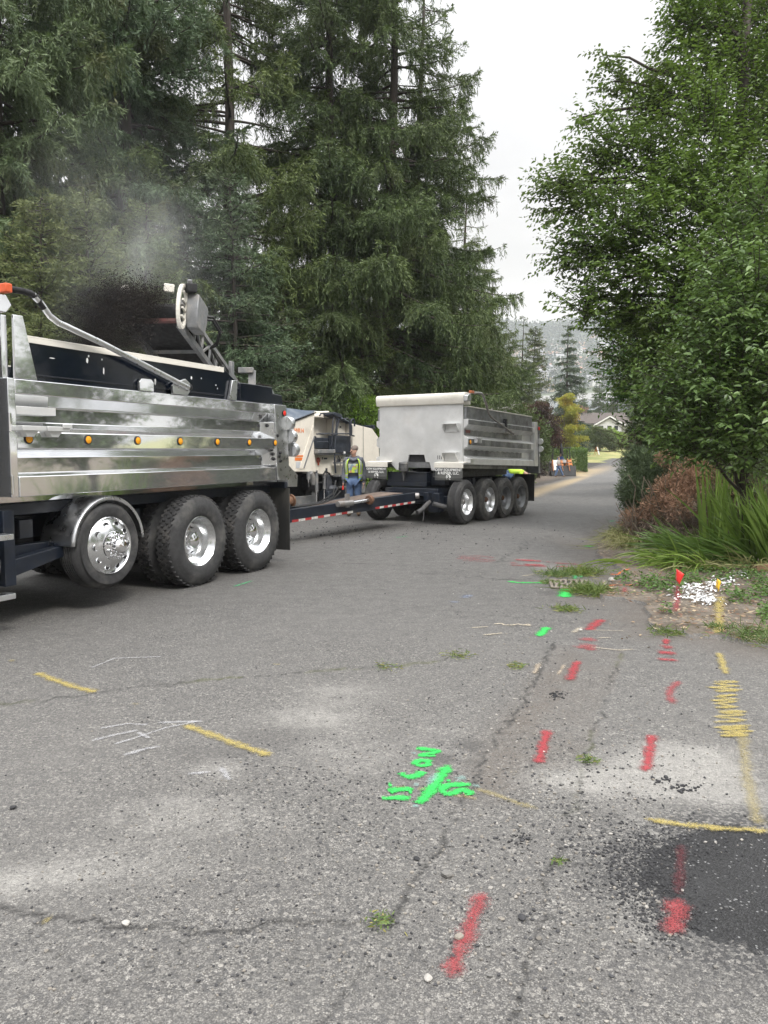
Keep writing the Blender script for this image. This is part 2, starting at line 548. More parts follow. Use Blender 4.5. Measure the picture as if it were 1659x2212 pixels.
strip = inpoly(X + .15 * (N2 - .5), Y, gpts(c6, (790, 140), (1080, 160), (1010, 340), (950, 520), (880, 640), (520, 640), (580, 520), (700, 320)))
brown = np.maximum(brown, strip * (.10 + .5 * N3))
vd = linedist(verge[:17], 2.5)
brown = np.maximum(brown, np.exp(-(vd / .45) ** 2) * (.35 + .9 * N2) * (~in_verge))
brown = np.maximum(brown, .9 * blob(None or (lambda a, b: (a, b)), 1265, 1185, 50, 25) * (.4 + N2))
wet = np.zeros(len(X))
for (cm, x, y, rx, ry, a) in ((c6, 470, 545, 80, 28, .9), (c6, 350, 600, 60, 22, .9), (c6, 480, 612, 45, 16, .7), (cdr, 930, 410, 110, 26, 1.0), (c5, 1150, 560, 180, 45, .55), (c5, 900, 630, 200, 40, .35),
                              (lambda a, b: (a, b), 1250, 1112, 35, 5, .6), (lambda a, b: (a, b), 930, 1165, 60, 6, .35), (lambda a, b: (a, b), 560, 1225, 130, 10, .35), (lambda a, b: (a, b), 960, 1238, 70, 6, .3), (lambda a, b: (a, b), 1060, 1155, 80, 5, .3)):
    wet += a * np.clip(blob(cm, x, y, rx, ry) * (.4 + 1.3 * N2) * 1.6 - .35, 0, 1)
for k in range(46):                                  # old oil drips
    ox, oy, orad = rnd.uniform(-4.5, 3.0), rnd.uniform(2.4, 15), rnd.uniform(.02, .09)
    wet += rnd.uniform(.3, .8) * np.clip(1.5 * np.exp(-((X - ox) ** 2 + ((Y - oy) * .8) ** 2) / orad ** 2) - .3 - .5 * (N3 - .4), 0, 1)
wet = np.clip(wet, 0, 1)
# fresh dark patch, lower right
pt = gpts(c6, (1215, 1085), (1250, 1020), (1330, 955), (1450, 915), (1560, 905), (1660, 925), (1800, 960), (1900, 1100), (1850, 1250), (1740, 1345), (1640, 1330), (1560, 1310), (1440, 1285), (1345, 1185), (1290, 1140))
pd = linedist(pt + [pt[0]], 1.5)
pin = inpoly(X, Y, pt)
sd = np.where(pin, -pd, pd) - .085
patch = np.clip(.5 - (sd + .10 * (N3 - .5) + .05 * (rng.random(len(X)) - .5)) / .09, 0, 1)
crumb = np.exp(-(np.clip(sd, 0, 9) / .22) ** 2) * (1 - patch)
# milled strip, millings and lawn beyond the trailer
dirtm = np.zeros(len(X)); black = np.zeros(len(X)); grass = np.zeros(len(X))
st = linedist(gpts(None, (1120, 1072), (1160, 1058), (1200, 1048), (1240, 1037), (1262, 1026)), 12)
black = np.maximum(black, np.exp(-(linedist(gpts(None, (1110, 1062), (1165, 1046), (1200, 1038), (1240, 1030)), 14) / 1.0) ** 2) * .9)
dirtm = np.maximum(dirtm, np.exp(-(st / .7) ** 4))
dirtm = np.maximum(dirtm, np.exp(-(linedist(gpts(None, (1240, 1022), (1262, 1014), (1275, 1006)), 14) / 2.2) ** 4) * .9)
black = np.maximum(black, np.exp(-(linedist(gpts(None, (1243, 1008), (1275, 1001), (1290, 995), (1306, 990.5)), 25) / 3.2) ** 4))
lx = np.interp(Y, [70, 80, 90, 100, 112, 140], [17, 19.5, 22, 22, 20, 10])
grass = np.where((Y > 88) & (X > lx - 8) | (Y > 99), 1.0, 0)
grass = np.maximum(grass, ((Y > 30) & in_left & (X < np.interp(Y, [30, 40, 75], [-3, 5, 12]))) * .6)
grass = np.maximum(grass, ((Y < 31) & in_left) * .5)
litter = np.where(in_verge, np.clip(np.exp(-(vd / .9) ** 2), 0, 1), 0)
grass = np.maximum(grass, np.where(in_verge & (Y > 12.5), .35, 0))
is_lawn = (~is_road) & (grass > .95) & (Y > 86)

lane = np.clip((Y - 4.5) / 4.0, 0, 1) * np.clip(1.25 - .5 * N1, 0, 1)
me_attrs = dict(lane=lane, crack=crack, moss=moss, dust=dust, brown=brown, wet=wet, patch=patch, crumb=crumb, dirtm=dirtm, black=black, grass=grass)
def split_sheet(name, facemask, mat, attrs):
    I = np.arange(nx * ny).reshape(ny, nx)
    quads = np.stack([I[:-1, :-1], I[:-1, 1:], I[1:, 1:], I[1:, :-1]], -1).reshape(-1, 4)[facemask]
    used, inv = np.unique(quads, return_inverse=True)
    me = mesh_np(name, np.stack([X[used], Y[used], zz[used]], -1), inv.reshape(-1, 4), mat, smooth=True)
    for a in attrs:
        at_ = me.attributes.new(a, 'FLOAT', 'POINT')
        at_.data.foreach_set('value', me_attrs[a][used].astype(np.float32))
    return link(name, me)
def facemask(pm_):
    k = pm_.reshape(ny, nx)
    return k[:-1, :-1].ravel()
fr, fl = facemask(is_road), facemask(is_lawn)

# asphalt -----------------------------------------------------------
ASPH, nt, b, vec = newmat('asphalt')
v1 = nd(nt, 'TexVoronoi', {'Vector': vec, 'Scale': 150.0})
v2 = nd(nt, 'TexVoronoi', {'Vector': vec, 'Scale': 82.0})
s1 = nd(nt, 'SeparateColor', {0: v1.outputs['Color']})
s2 = nd(nt, 'SeparateColor', {0: v2.outputs['Color']})
big = noise(nt, vec, .9, 4)
mid = noise(nt, vec, 5.5, 5, .6)
fine = noise(nt, vec, 160, 3, .7)
c = mixc(nt, s1.outputs[0], (.095, .090, .084), (.285, .273, .253))
c = mixc(nt, mth(nt, 'MULTIPLY', rmap(nt, s2.outputs[0], .86, .90), .7), c, (.43, .41, .375))
c = mixc(nt, mth(nt, 'MULTIPLY', rmap(nt, s2.outputs[1], .74, .80), .75), c, (.062, .062, .064))
c = mixc(nt, mth(nt, 'MULTIPLY', rmap(nt, v1.outputs['Distance'], .32, .70), .75), c, (.045, .043, .041))
c = mixc(nt, mth(nt, 'MULTIPLY', rmap(nt, fine, .5, .75), .25), c, (.33, .325, .315))
v3 = nd(nt, 'TexVoronoi', {'Vector': vec, 'Scale': 46.0})
s3 = nd(nt, 'SeparateColor', {0: v3.outputs['Color']})
stn = mth(nt, 'MULTIPLY', rmap(nt, s3.outputs[0], .80, .82), rmap(nt, v3.outputs['Distance'], .48, .36))
c = mixc(nt, mth(nt, 'MULTIPLY', stn, .8), c, mixc(nt, s3.outputs[1], (.05, .05, .052), (.34, .32, .29)))
c = mixc(nt, rmap(nt, big, .35, .68, 0, .35), c, (.165, .158, .148))
c = mixc(nt, rmap(nt, mid, .45, .70, 0, .42), c, (.105, .101, .096))
c = mixc(nt, attr(nt, 'lane'), c, mixc(nt, 1.0, c, (.79, .795, .80), 'MULTIPLY'))
du = attr(nt, 'dust')
dn = mth(nt, 'ADD', mth(nt, 'MULTIPLY', mth(nt, 'SUBTRACT', noise(nt, vec, 11, 5, .7), .5), 1.5), mth(nt, 'MULTIPLY', mth(nt, 'SUBTRACT', noise(nt, vec, 60, 4, .75), .5), 1.7))
df = rmap(nt, mth(nt, 'ADD', mth(nt, 'MULTIPLY', du, 1.15), dn), .30, 1.55)
c = mixc(nt, mth(nt, 'MULTIPLY', mth(nt, 'MULTIPLY', df, rmap(nt, du, .02, .35)), rmap(nt, s1.outputs[2], 0, 1, .45, .85)), c, (.42, .405, .375))
c = mixc(nt, mth(nt, 'MULTIPLY', attr(nt, 'brown'), rmap(nt, noise(nt, vec, 40, 4), .35, .65, .3, 1.0)), c, (.115, .095, .078))
c = mixc(nt, mth(nt, 'MULTIPLY', attr(nt, 'wet'), .62), c, (.055, .052, .05))
c = mixc(nt, attr(nt, 'dirtm'), c, mixc(nt, noise(nt, vec, 6), (.30, .22, .12), (.38, .30, .18)))
c = mixc(nt, attr(nt, 'black'), c, mixc(nt, noise(nt, vec, 3), (.03, .029, .028), (.09, .085, .08)))
cr = mth(nt, 'MULTIPLY', attr(nt, 'crack'), rmap(nt, noise(nt, vec, 55, 3), .3, .55, .35, 1.0))
c = mixc(nt, cr, c, (.022, .021, .02))
c = mixc(nt, attr(nt, 'moss'), c, mixc(nt, noise(nt, vec, 60), (.05, .06, .02), (.12, .12, .04)))
cb = mth(nt, 'MULTIPLY', attr(nt, 'crumb'), rmap(nt, s2.outputs[2], .45, .5))
c = mixc(nt, mth(nt, 'MULTIPLY', cb, .85), c, (.03, .03, .032))
pc = mixc(nt, s1.outputs[1], (.008, .008, .009), (.044, .044, .046))
pc = mixc(nt, rmap(nt, v1.outputs['Distance'], .35, .7, 0, .8), pc, (.004, .004, .004))
pc = mixc(nt, mth(nt, 'MULTIPLY', rmap(nt, s1.outputs[2], .978, .985), .6), pc, (.35, .35, .35))
pc = mixc(nt, rmap(nt, noise(nt, vec, 2.2, 3), .4, .7, 0, .35), pc, (.040, .040, .042))
pa = attr(nt, 'patch')
pf = rmap(nt, mth(nt, 'ADD', pa, mth(nt, 'MULTIPLY', mth(nt, 'SUBTRACT', s2.outputs[0], .5), .5)), .40, .60)
c = mixc(nt, pf, c, pc)
nt.links.new(c, b.inputs['Base Color'])
nt.links.new(rmap(nt, mid, .3, .7, .60, .80), b.inputs['Roughness'])
b.inputs['Specular IOR Level'].default_value = .5
hgt = mth(nt, 'SUBTRACT', mth(nt, 'SUBTRACT', mth(nt, 'MULTIPLY', fine, .25), mth(nt, 'ADD', v1.outputs['Distance'], mth(nt, 'MULTIPLY', v2.outputs['Distance'], .8))), mth(nt, 'MULTIPLY', cr, 1.6))
bn = nd(nt, 'Bump', {'Height': hgt, 'Strength': .95, 'Distance': .006})
nt.links.new(bn.outputs[0], b.inputs['Normal'])

# verge soil, leaf litter, sparse grass --------------------------------
SOIL, nt, b, vec = newmat('soil')
a1 = noise(nt, vec, 3.5, 5, .65)
a2 = noise(nt, vec, 26, 4, .7)
vv = nd(nt, 'TexVoronoi', {'Vector': nd(nt, 'Mapping', {'Vector': vec, 'Scale': (1, .7, 1), 'Rotation': (0, 0, .6)}).outputs[0], 'Scale': 34.0})
sv = nd(nt, 'SeparateColor', {0: vv.outputs['Color']})
c = mixc(nt, rmap(nt, a1, .35, .65), (.090, .075, .060), (.205, .178, .148))
c = mixc(nt, rmap(nt, a2, .4, .7, 0, .55), c, (.06, .047, .036))
c = mixc(nt, mth(nt, 'MULTIPLY', rmap(nt, sv.outputs[0], .90, .93), .55), c, (.36, .29, .20))
c = mixc(nt, mth(nt, 'MULTIPLY', rmap(nt, sv.outputs[1], .94, .955), .6), c, (.20, .095, .06))
c = mixc(nt, mth(nt, 'MULTIPLY', attr(nt, 'grass'), rmap(nt, noise(nt, vec, 2.0, 5), .35, .6)), c, mixc(nt, a2, (.07, .085, .03), (.13, .13, .055)))
c = mixc(nt, attr(nt, 'dirtm'), c, mixc(nt, noise(nt, vec, 6), (.30, .22, .12), (.38, .30, .18)))
c = mixc(nt, attr(nt, 'black'), c, mixc(nt, noise(nt, vec, 3), (.03, .029, .028), (.09, .085, .08)))
nt.links.new(c, b.inputs['Base Color'])
b.inputs['Roughness'].default_value = .95
b.inputs['Specular IOR Level'].default_value = .15
bn = nd(nt, 'Bump', {'Height': mth(nt, 'ADD', a2, mth(nt, 'MULTIPLY', vv.outputs['Distance'], .6)), 'Strength': .8, 'Distance': .02})
nt.links.new(bn.outputs[0], b.inputs['Normal'])

LAWN, nt, b, vec = newmat('dry lawn')
c = mixc(nt, rmap(nt, noise(nt, vec, .35, 4, .6), .35, .65), (.15, .19, .05), (.40, .35, .15))
c = mixc(nt, rmap(nt, noise(nt, vec, 5, 4, .7), .4, .7, 0, .5), c, (.10, .13, .035))
nt.links.new(c, b.inputs['Base Color'])
b.inputs['Roughness'].default_value = .9
bn = nd(nt, 'Bump', {'Height': noise(nt, vec, 14, 4, .7), 'Strength': .6, 'Distance': .05})
nt.links.new(bn.outputs[0], b.inputs['Normal'])

road = split_sheet('road', fr, ASPH, ['lane', 'crack', 'moss', 'dust', 'brown', 'wet', 'patch', 'crumb', 'dirtm', 'black'])
tag(road, kind='structure')
soil = split_sheet('ground', ~fr & ~fl, SOIL, ['grass', 'dirtm', 'black'])
tag(soil, kind='structure')
lawn = split_sheet('lawn', fl & ~fr, LAWN, [])
tag(lawn, kind='structure')
# ------------------------------------------------------------------ vehicle materials
ALU = pm('polished aluminium', (.82, .83, .84), .045, .90, .05, 3, bump=.03, bs=3.0)
ALU2 = pm('brushed aluminium', (.74, .75, .76), .30, 1.0, .08, 5, dirt=(.30, .28, .25), dirt_amt=.12)
ALUD = pm('dirty aluminium', (.30, .31, .32), .38, .9, .2, 5, dirt=(.06, .055, .05), dirt_amt=.65, dscale=1.6)
ALUW = pm('weathered pale aluminium', (.70, .705, .70), .42, .55, .11, 2.5, dirt=(.46, .445, .42), dirt_amt=.45, dscale=1.2)
CREAM = pm('pale painted metal', (.74, .71, .64), .45, 0, .05, 3, dirt=(.48, .44, .37), dirt_amt=.25, dscale=2)
RIMM = pm('satin polished rim', (.78, .79, .80), .20, 1.0, .06, 6, dirt=(.40, .38, .35), dirt_amt=.1)
CHROME = pm('chrome', (.86, .86, .87), .05, 1.0, .02, 3)
NAVY = pm('dark navy paint', (.0022, .0045, .010), .14, 0, .25, 5, dirt=(.02, .021, .024), dirt_amt=.3, dscale=2)
NAVYF = pm('worn navy frame paint', (.006, .010, .019), .42, 0, .3, 7, dirt=(.035, .033, .03), dirt_amt=.35, dscale=4)
BLACK = pm('dark underbody', (.012, .012, .013), .75, 0, .4, 6)
RUBBER = pm('tyre rubber', (.034, .034, .035), .78, 0, .2, 8, dirt=(.13, .125, .115), dirt_amt=.40, dscale=3.5, bump=.15, bs=70)
RUBDUST = pm('dusty tyre rubber', (.055, .054, .052), .85, 0, .2, 8, dirt=(.20, .19, .17), dirt_amt=.6, dscale=3, bump=.15, bs=70)
TREAD = pm('tyre tread', (.028, .028, .029), .85, 0, .3, 10, dirt=(.12, .11, .10), dirt_amt=.35, dscale=5)
STEEL = pm('bare worn steel', (.35, .34, .33), .45, .8, .2, 8, dirt=(.16, .10, .06), dirt_amt=.4, dscale=5)
RUST = pm('rusty steel', (.16, .085, .05), .8, .2, .35, 9, dirt=(.05, .04, .035), dirt_amt=.4)
FLAP = pm('rubber mud flap', (.022, .022, .021), .7, 0, .3, 3, dirt=(.10, .095, .08), dirt_amt=.45, dscale=1.5, stretch=(1, 1, .25))
AMBER = pm('amber lamp lens', (.90, .36, .02), .25, 0, .25, 90)
REDL = pm('red lamp lens', (.75, .03, .02), .25, 0, .2, 60)
WHITEP = pm('white paint', (.80, .80, .78), .5, 0, .04, 5, dirt=(.5, .48, .44), dirt_amt=.2)
REDP = pm('red reflective tape', (.33, .03, .03), .5, 0, .3, 20)
ORANGE = pm('orange paint', (.75, .20, .04), .5, 0, .12, 6)
HOSE = pm('black hose', (.012, .012, .012), .5)

# ------------------------------------------------------------------ wheels (axis = local y, outer face towards -y)
def tyre_mesh(name, r, w, rr, y0, lug=False, mats=(RUBBER, TREAD)):
    """tyre ring: outer sidewall at y0, inner at y0 + w"""
    mb = MB()
    e = .035
    prof = [(rr, .03), (rr + .012, .012), (rr + .05, .0), (rr + .10, -.006), ((r + rr) / 2 + .03, -.004), (r - .075, .010), (r - .045, .018), (r - .03, .03), (r - .012, .045), (r, .065)]
    inn = [(a, w - b) for a, b in reversed(prof)]
    ring = [(a, y0 + b) for a, b in prof]
    for i in range(1, 6):
        yy = .065 + (w - .13) * i / 6
        gr = .011
        ring += [(r, y0 + yy - .008), (r - gr, y0 + yy - .005), (r - gr, y0 + yy + .005), (r, y0 + yy + .008)]
    ring += [(a, y0 + b) for a, b in inn]
    mb.lathe(ring, axis='y', seg=64, closed=True)
    if lug:
        n = 46
        for k in range(n):
            for j, (ya, yb) in enumerate(((.0, .33), (.34, .66), (.67, 1.0))):
                t = 2 * math.pi * (k + (.5 if j == 1 else 0)) / n
                for h in (0, 1):
                    t2 = t + (h - .5) * .07
                    ca, sa = math.cos(t2), math.sin(t2)
                    a0 = y0 + .05 + (w - .10) * (ya + (yb - ya) * h / 2)
                    a1 = y0 + .05 + (w - .10) * (ya + (yb - ya) * (h + 1) / 2)
                    M = Matrix.Rotation(-t2, 4, 'Y') @ Matrix.Translation((r + .001, (a0 + a1) / 2, 0)) @ Matrix.Rotation(.45 if h else -.45, 4, 'X')
                    mb.bx(-.012, .010, -(a1 - a0) / 2 - .006, (a1 - a0) / 2 + .006, -.022, .022, 1, M)
    return mb.mesh(name, list(mats), 40)
def rim_dual_mesh(name, rr, y0, depth=.17, mat=None):
    mb = MB()
    prof = [(rr + .012, y0 + .04), (rr + .016, y0 + .004), (rr - .002, y0 - .002), (rr - .012, y0 + .012), (rr - .028, y0 + .05), (rr - .052, y0 + .075), (rr - .062, y0 + depth - .03),
            (rr - .085, y0 + depth), (.16, y0 + depth + .012), (.12, y0 + depth), (.0, y0 + depth)]
    mb.lathe(prof, axis='y', seg=56)
    return mb
def holes(mb, n, rad, hr, y, mi):
    for k in range(n):
        t = 2 * math.pi * (k + .5) / n
        mb.lathe([(hr, y - .002), (hr * .9, y + .0015), (0, y + .0015)], (rad * math.cos(t), 0, rad * math.sin(t)), 'y', 16, mi)
def wheel_dual(parent, name, loc, r, w, rr, y0, lug, mats, rimmat, hubmat, hub=(.10, .10), inner=True, label=None):
    """one wheel part: tyre > rim > hub; the inner tyre of the pair is a sub-part too"""
    ty = link(name, tyre_mesh('tyre_ring', r, w, rr, y0, lug, mats), parent, loc)
    if label: ty['label'] = label
    mb = rim_dual_mesh('rim', rr, y0 + .02, mat=rimmat)
    holes(mb, 8, rr * .64, .038, y0 + .02 + .178, 1)
    mb.build('rim', [rimmat, BLACK], ty)
    h = MB()
    h.lathe([(hub[0] * 1.12, y0 + .19), (hub[0] * 1.05, y0 + .17), (hub[0], y0 + .165), (hub[0], y0 + .115), (hub[0] * .95, y0 + .098), (hub[0] * .7, y0 + .084), (hub[0] * .4, y0 + .076), (0, y0 + .073)], axis='y', seg=28)
    h.build('hub_cap', hubmat, ty)
    if inner:
        link('inner_tyre', tyre_mesh('inner_tyre_ring', r, w, rr, y0 + w + .04, lug, mats), ty)
    return ty

# ------------------------------------------------------------------ dump truck (local x = towards its tail, y = inwards from the near side, z up)
PH1 = R(24.4)
A1 = Vector((-2.293, 9.314, 0))
truck = empty('dump_truck', A1, R(90) - PH1, 'dark navy dump truck with a polished ribbed aluminium bed and three axles in view', 'dump truck', None)
WB = 2.44          # width of the bed
# bed: ribbed side walls ------------------------------------------------------
prof = [(0, 2.297), (0, 2.165), (.13, 2.055), (.13, 1.913), (0, 1.818), (0, 1.668), (.13, 1.585), (.13, 1.436), (-.012, 1.412), (-.012, 1.226), (.30, 1.226), (.30, 2.297)]
mb = MB()
mb.prism(prof, 'x', -2.52, 1.80)
farp = [(WB - a, z) for a, z in prof]
mb.prism(farp, 'x', -2.52, 1.80)
mb.bx(-2.52, 2.05, .302, WB - .302, 1.15, 1.30)
body = mb.build('dump_bed', [ALU], truck, bevel=.006)
for s in (1, 0):
    mb = MB()
    f = (lambda y: y) if s == 0 else (lambda y: WB - y)
    a, b = sorted((f(-.004), f(.17)))
    mb.prism([(1.802, 2.30), (2.117, 2.30), (2.176, 1.43), (2.424, 1.282), (2.40, 1.11), (2.148, 1.118), (2.15, 1.226), (1.86, 1.226)], 'y', a, b)
    # gusset closing the ribs towards the post
    q0, q1 = f(.131), f(.002)
    mb.add([(1.62, q0, 2.05), (1.80, q1, 2.05), (1.86, q1, 1.44), (1.68, q0, 1.44), (1.63, f(.16), 2.05), (1.81, f(.16), 2.05), (1.87, f(.16), 1.44), (1.69, f(.16), 1.44)],
           [(0, 1, 2, 3), (4, 7, 6, 5), (0, 4, 5, 1), (3, 2, 6, 7), (0, 3, 7, 4), (1, 5, 6, 2)])
    post = mb.build('corner_post', [ALU2], truck, bevel=.006)
for (s, w, z) in ((1.70, .06, 2.00), (1.86, -.006, 1.86), (1.92, -.006, 1.62), (1.905, -.006, 1.57), (1.93, -.006, 1.50), (1.78, .02, 1.60), (1.80, .02, 1.53), (1.76, .03, 1.66)):
    mb = MB()
    mb.lathe([(.026, w + .01), (.026, w - .006), (.018, w - .02), (0, w - .02)], (s, 0, z), 'y', 10)
    mb.build('bolt', [BLACK], post)
mb = MB()
mb.bx(-2.60, -2.522, .0, WB, 1.226, 2.30)
mb.bx(-2.60, -2.535, .06, WB - .06, 2.302, 2.86)
mb.prism([(-2.512, 2.868), (-2.407, 2.871), (-2.269, 2.302), (-2.519, 2.302)], 'y', .0, .025)
mb.prism([(-2.512, 2.868), (-2.407, 2.871), (-2.269, 2.302), (-2.519, 2.302)], 'y', WB - .025, WB)
mb.build('headboard', [ALU], truck, bevel=.005)
mb = MB()
mb.prism([(-2.80, 2.80), (-2.80, 3.0), (-2.70, 3.03), (-2.60, 3.02), (-2.545, 2.94), (-2.61, 2.865), (-2.72, 2.865)], 'y', -.03, WB + .03)
mb.build('tarp_housing', [ALU], truck, bevel=.008)
mb = MB()
mb.prism([(-2.05, 1.98), (-2.05, 2.055), (-2.50, 2.055), (-2.50, 1.98)], 'y', .02, .129)
for s0 in (-2.44, -2.16):                                        # folding climbing steps on the middle rib
    mb.bx(s0 - .10, s0 + .16, -.10, .0, 1.83, 1.875)
    mb.prism([(s0 - .06, 1.832), (s0 + .10, 1.832), (s0 + .05, 1.775), (s0 - .03, 1.775)], 'y', -.07, -.002)
mb.bx(-2.09, -1.98, -.115, -.101, 1.86, 1.90)
mb.build('climbing_step', [ALUW], truck, bevel=.004)
# side boards -------------------------------------------------------------------
for s in (0, 1):
    f = (lambda y: y) if s == 0 else (lambda y: WB - y)
    a, b = sorted((f(.035), f(.10)))
    mb = MB()
    mb.prism([(-2.50, 2.302), (-2.42, 2.69), (.67, 2.69), (.905, 2.566), (.75, 2.302)], 'y', a, b)
    a2, b2 = sorted((f(.025), f(.034)))
    mb.bx(-2.28, .70, a2, b2, 2.345, 2.358)
    sb = mb.build('side_board', [NAVY], truck, bevel=.004)
    mb = MB()
    a, b = sorted((f(.022), f(.112)))
    mb.bx(-2.36, .66, a, b, 2.692, 2.706)
    a, b = sorted((f(.022), f(.034)))
    mb.bx(-2.36, .66, a, b, 2.642, 2.6915)
    mb.build('top_trim', [CREAM], sb, bevel=.003)
    if s == 0:
        for (x, z, dx, dz) in ((-1.62, 2.555, .014, .028), (-1.60, 2.60, .010, .012), (-1.42, 2.585, .010, .010), (-1.40, 2.47, .009, .036), (-.62, 2.42, .014, .038), (.02, 2.52, .014, .020), (.21, 2.53, .008, .010), (.50, 2.47, .012, .008), (.53, 2.43, .007, .010), (-2.06, 2.53, .035, .005)):
            mb = MB()
            mb.prism([(x - dx, z - dz * .6), (x + dx * .3, z - dz), (x + dx, z + dz * .2), (x + dx * .2, z + dz), (x - dx * .7, z + dz * .7)], 'y', .0325, .0348)
            mb.build('paint_chip', [WHITEP], sb)
mb = MB()
mb.prism([(.793, 2.55), (.906, 2.56), (.882, 2.302), (.72, 2.302)], 'y', -.01, .03)
mb.build('board_bracket', [ALU2], truck, bevel=.004)
mb = MB()
mb.prism([(-.92, 2.302), (-.923, 2.40), (-.885, 2.435), (-.735, 2.437), (-.697, 2.405), (-.70, 2.302)], 'y', -.012, .02)
mb.build('access_plate', [ALU], truck, bevel=.003)
mb = MB()
mb.prism([(1.02, 2.302), (1.02, 2.545), (1.80, 2.545), (1.815, 2.455), (2.05, 2.445), (2.087, 2.302)], 'y', .03, .30)
mb.prism([(1.83, 2.46), (1.84, 2.535), (1.98, 2.53), (2.04, 2.46)], 'y', .14, .20, 1)
mb.lathe([(.03, .0), (.03, -.1), (0, -.1)], (.98, .15, 2.46), 'x', 12, 1)
mb.build('tail_box', [NAVY, ALU2], truck, bevel=.012)
mb = MB()
mb.bx(1.99, 2.07, .175, WB - .175, 1.20, 2.30)
for z in (1.4, 1.75, 2.1): mb.bx(2.072, 2.13, .175, WB - .175, z - .06, z + .06)
mb.build('tailgate', [ALU2], truck, bevel=.006)
# tarp arm ---------------------------------------------------------------------
mb = MB()
mb.tube([(-1.95, -.06, 2.835), (-1.54, -.06, 2.743), (-.9, -.06, 2.578), (-.16, -.06, 2.385)], [.030, .030, .031, .031], 12)
mb.tube([(-2.34, -.06, 3.065), (-2.26, -.06, 3.01), (-2.16, -.06, 2.905), (-2.06, -.06, 2.858), (-1.93, -.06, 2.831)], .030, 12)
mb.tube([(-2.62, -.06, 3.07), (-2.45, -.06, 3.078), (-2.37, -.06, 3.075), (-2.30, -.06, 3.045), (-2.22, -.06, 2.965)], .0305, 12, 1)
arm = mb.build('tarp_arm', [ALU2, BLACK], truck)
mb = MB()
mb.bx(-2.67, -2.60, -.11, -.01, 3.03, 3.11)
mb.tube([(-2.645, -.009, 3.07), (-2.645, WB, 3.07)], .028, 10, 1)
mb.build('tarp_bow', [pm('orange plastic', (.62, .10, .03), .5), ALU2], arm, bevel=.01)
mb = MB()
mb.prism([(-.40, 2.302), (-.40, 2.40), (-.30, 2.45), (-.175, 2.49), (-.095, 2.445), (-.075, 2.40), (-.10, 2.345), (-.14, 2.302)], 'y', -.035, .0)
mb.lathe([(.034, -.036), (.034, -.07), (.024, -.085), (0, -.085)], (-.13, 0, 2.39), 'y', 14, 1)
mb.build('arm_bracket', [ALU2, BLACK], arm, bevel=.004)
# lamps -----------------------------------------------------------------------
def marker(parent, s, w, z, lens, r=.040, axis='y', d=-1):
    mb = MB()
    mb.lathe([(r * 1.18, w), (r * 1.18, w + d * .008), (r * .98, w + d * .012), (r * .98, w)], (s, 0, z) if axis == 'y' else (0, s, z), axis, 20)
    o = mb.build('marker_lamp', [BLACK], parent)
    mb = MB()
    mb.lathe([(r * .96, w + d * .004), (r * .9, w + d * .013), (r * .55, w + d * .019), (0, w + d * .021)], (s, 0, z) if axis == 'y' else (0, s, z), axis, 20)
    mb.build('lens', [lens], o)
    return o
for s in (-2.397, -1.678, -.968, -.26, .455, 1.159, 1.80): marker(truck, s, -.001, 1.757, AMBER)
marker(truck, 2.045, -.006, 2.185, REDL, .038)['label'] = 'red marker lamp on rear corner post'
for (s, z) in ((2.165, 2.04), (2.226, 1.85), (2.287, 1.66)):
    mb = MB()
    mb.lathe([(0, 2.0), (.098, 2.0), (.102, 2.006), (.102, 2.10), (.09, 2.115), (0, 2.115)], (s - 2.06, .0, z), 'x', 28)
    mb.bx(s - .064, s - .061, -.004, .004, z - .096, z + .096)
    mb.bx(s - .03, s + .05, .03, .12, z - .03, z + .03)
    o = mb.build('tail_light', [ALU2], truck, bevel=.003)
    mb = MB()
    mb.lathe([(.088, s + .056), (.07, s + .066), (0, s + .07)], (0, .0, z), 'x', 24)
    mb.build('lens', [REDL], o)
# chassis -----------------------------------------------------------------------
mb = MB()
for y in (.78, 1.56): mb.bx(-6.6, 2.55, y, y + .09, .74, 1.03)
for s in (-2.2, -.7, .65, 2.2): mb.bx(s - .08, s + .08, .3, WB - .3, .80, .98)
mb.bx(-2.6, 2.1, .28, WB - .28, 1.032, 1.145)  # solid slab added under the bed to block light through the frame
mb.bx(-2.62, -1.9, .30, .42, .58, .74)
mb.prism([(-2.62, .45), (-2.62, .62), (-1.75, .72), (-1.75, .62)], 'y', .14, .26)
mb.bx(-2.62, -2.5, .1, .35, .40, 1.1)
mb.build('chassis', [NAVYF], truck, bevel=.006)
mb = MB()
for s in (-1.45, .02, 1.28):
    zc = .65 if s < -1 else .55
    mb.tube([(s, .15, zc), (s, WB - .15, zc)], .08, 12)
    mb.ball((s, WB / 2, zc), (.24, .22, .22), 14)
mb.bx(-2.3, -1.95, .5, 1.9, .5, 1.0)
mb.bx(-.95, -.55, .95, 1.5, .45, 1.0)
mb.build('axles', [BLACK], truck)
for y0 in (-.02, WB - .58):
    mb = MB()
    mb.bx(2.14, 2.156, y0, y0 + .60, .185, 1.10)
    mb.build('mud_flap', [FLAP], truck)
mb = MB()
mb.bx(2.10, 2.18, .02, WB - .02, 1.10, 1.19)
mb.bx(2.2, 2.60, .95, 1.5, .45, 1.02)
mb.lathe([(.10, 2.60), (.10, 2.74), (.06, 2.80), (0, 2.80)], (0, WB / 2, .62), 'x', 16, 1)
mb.build('rear_crossmember', [NAVYF, STEEL], truck, bevel=.01)
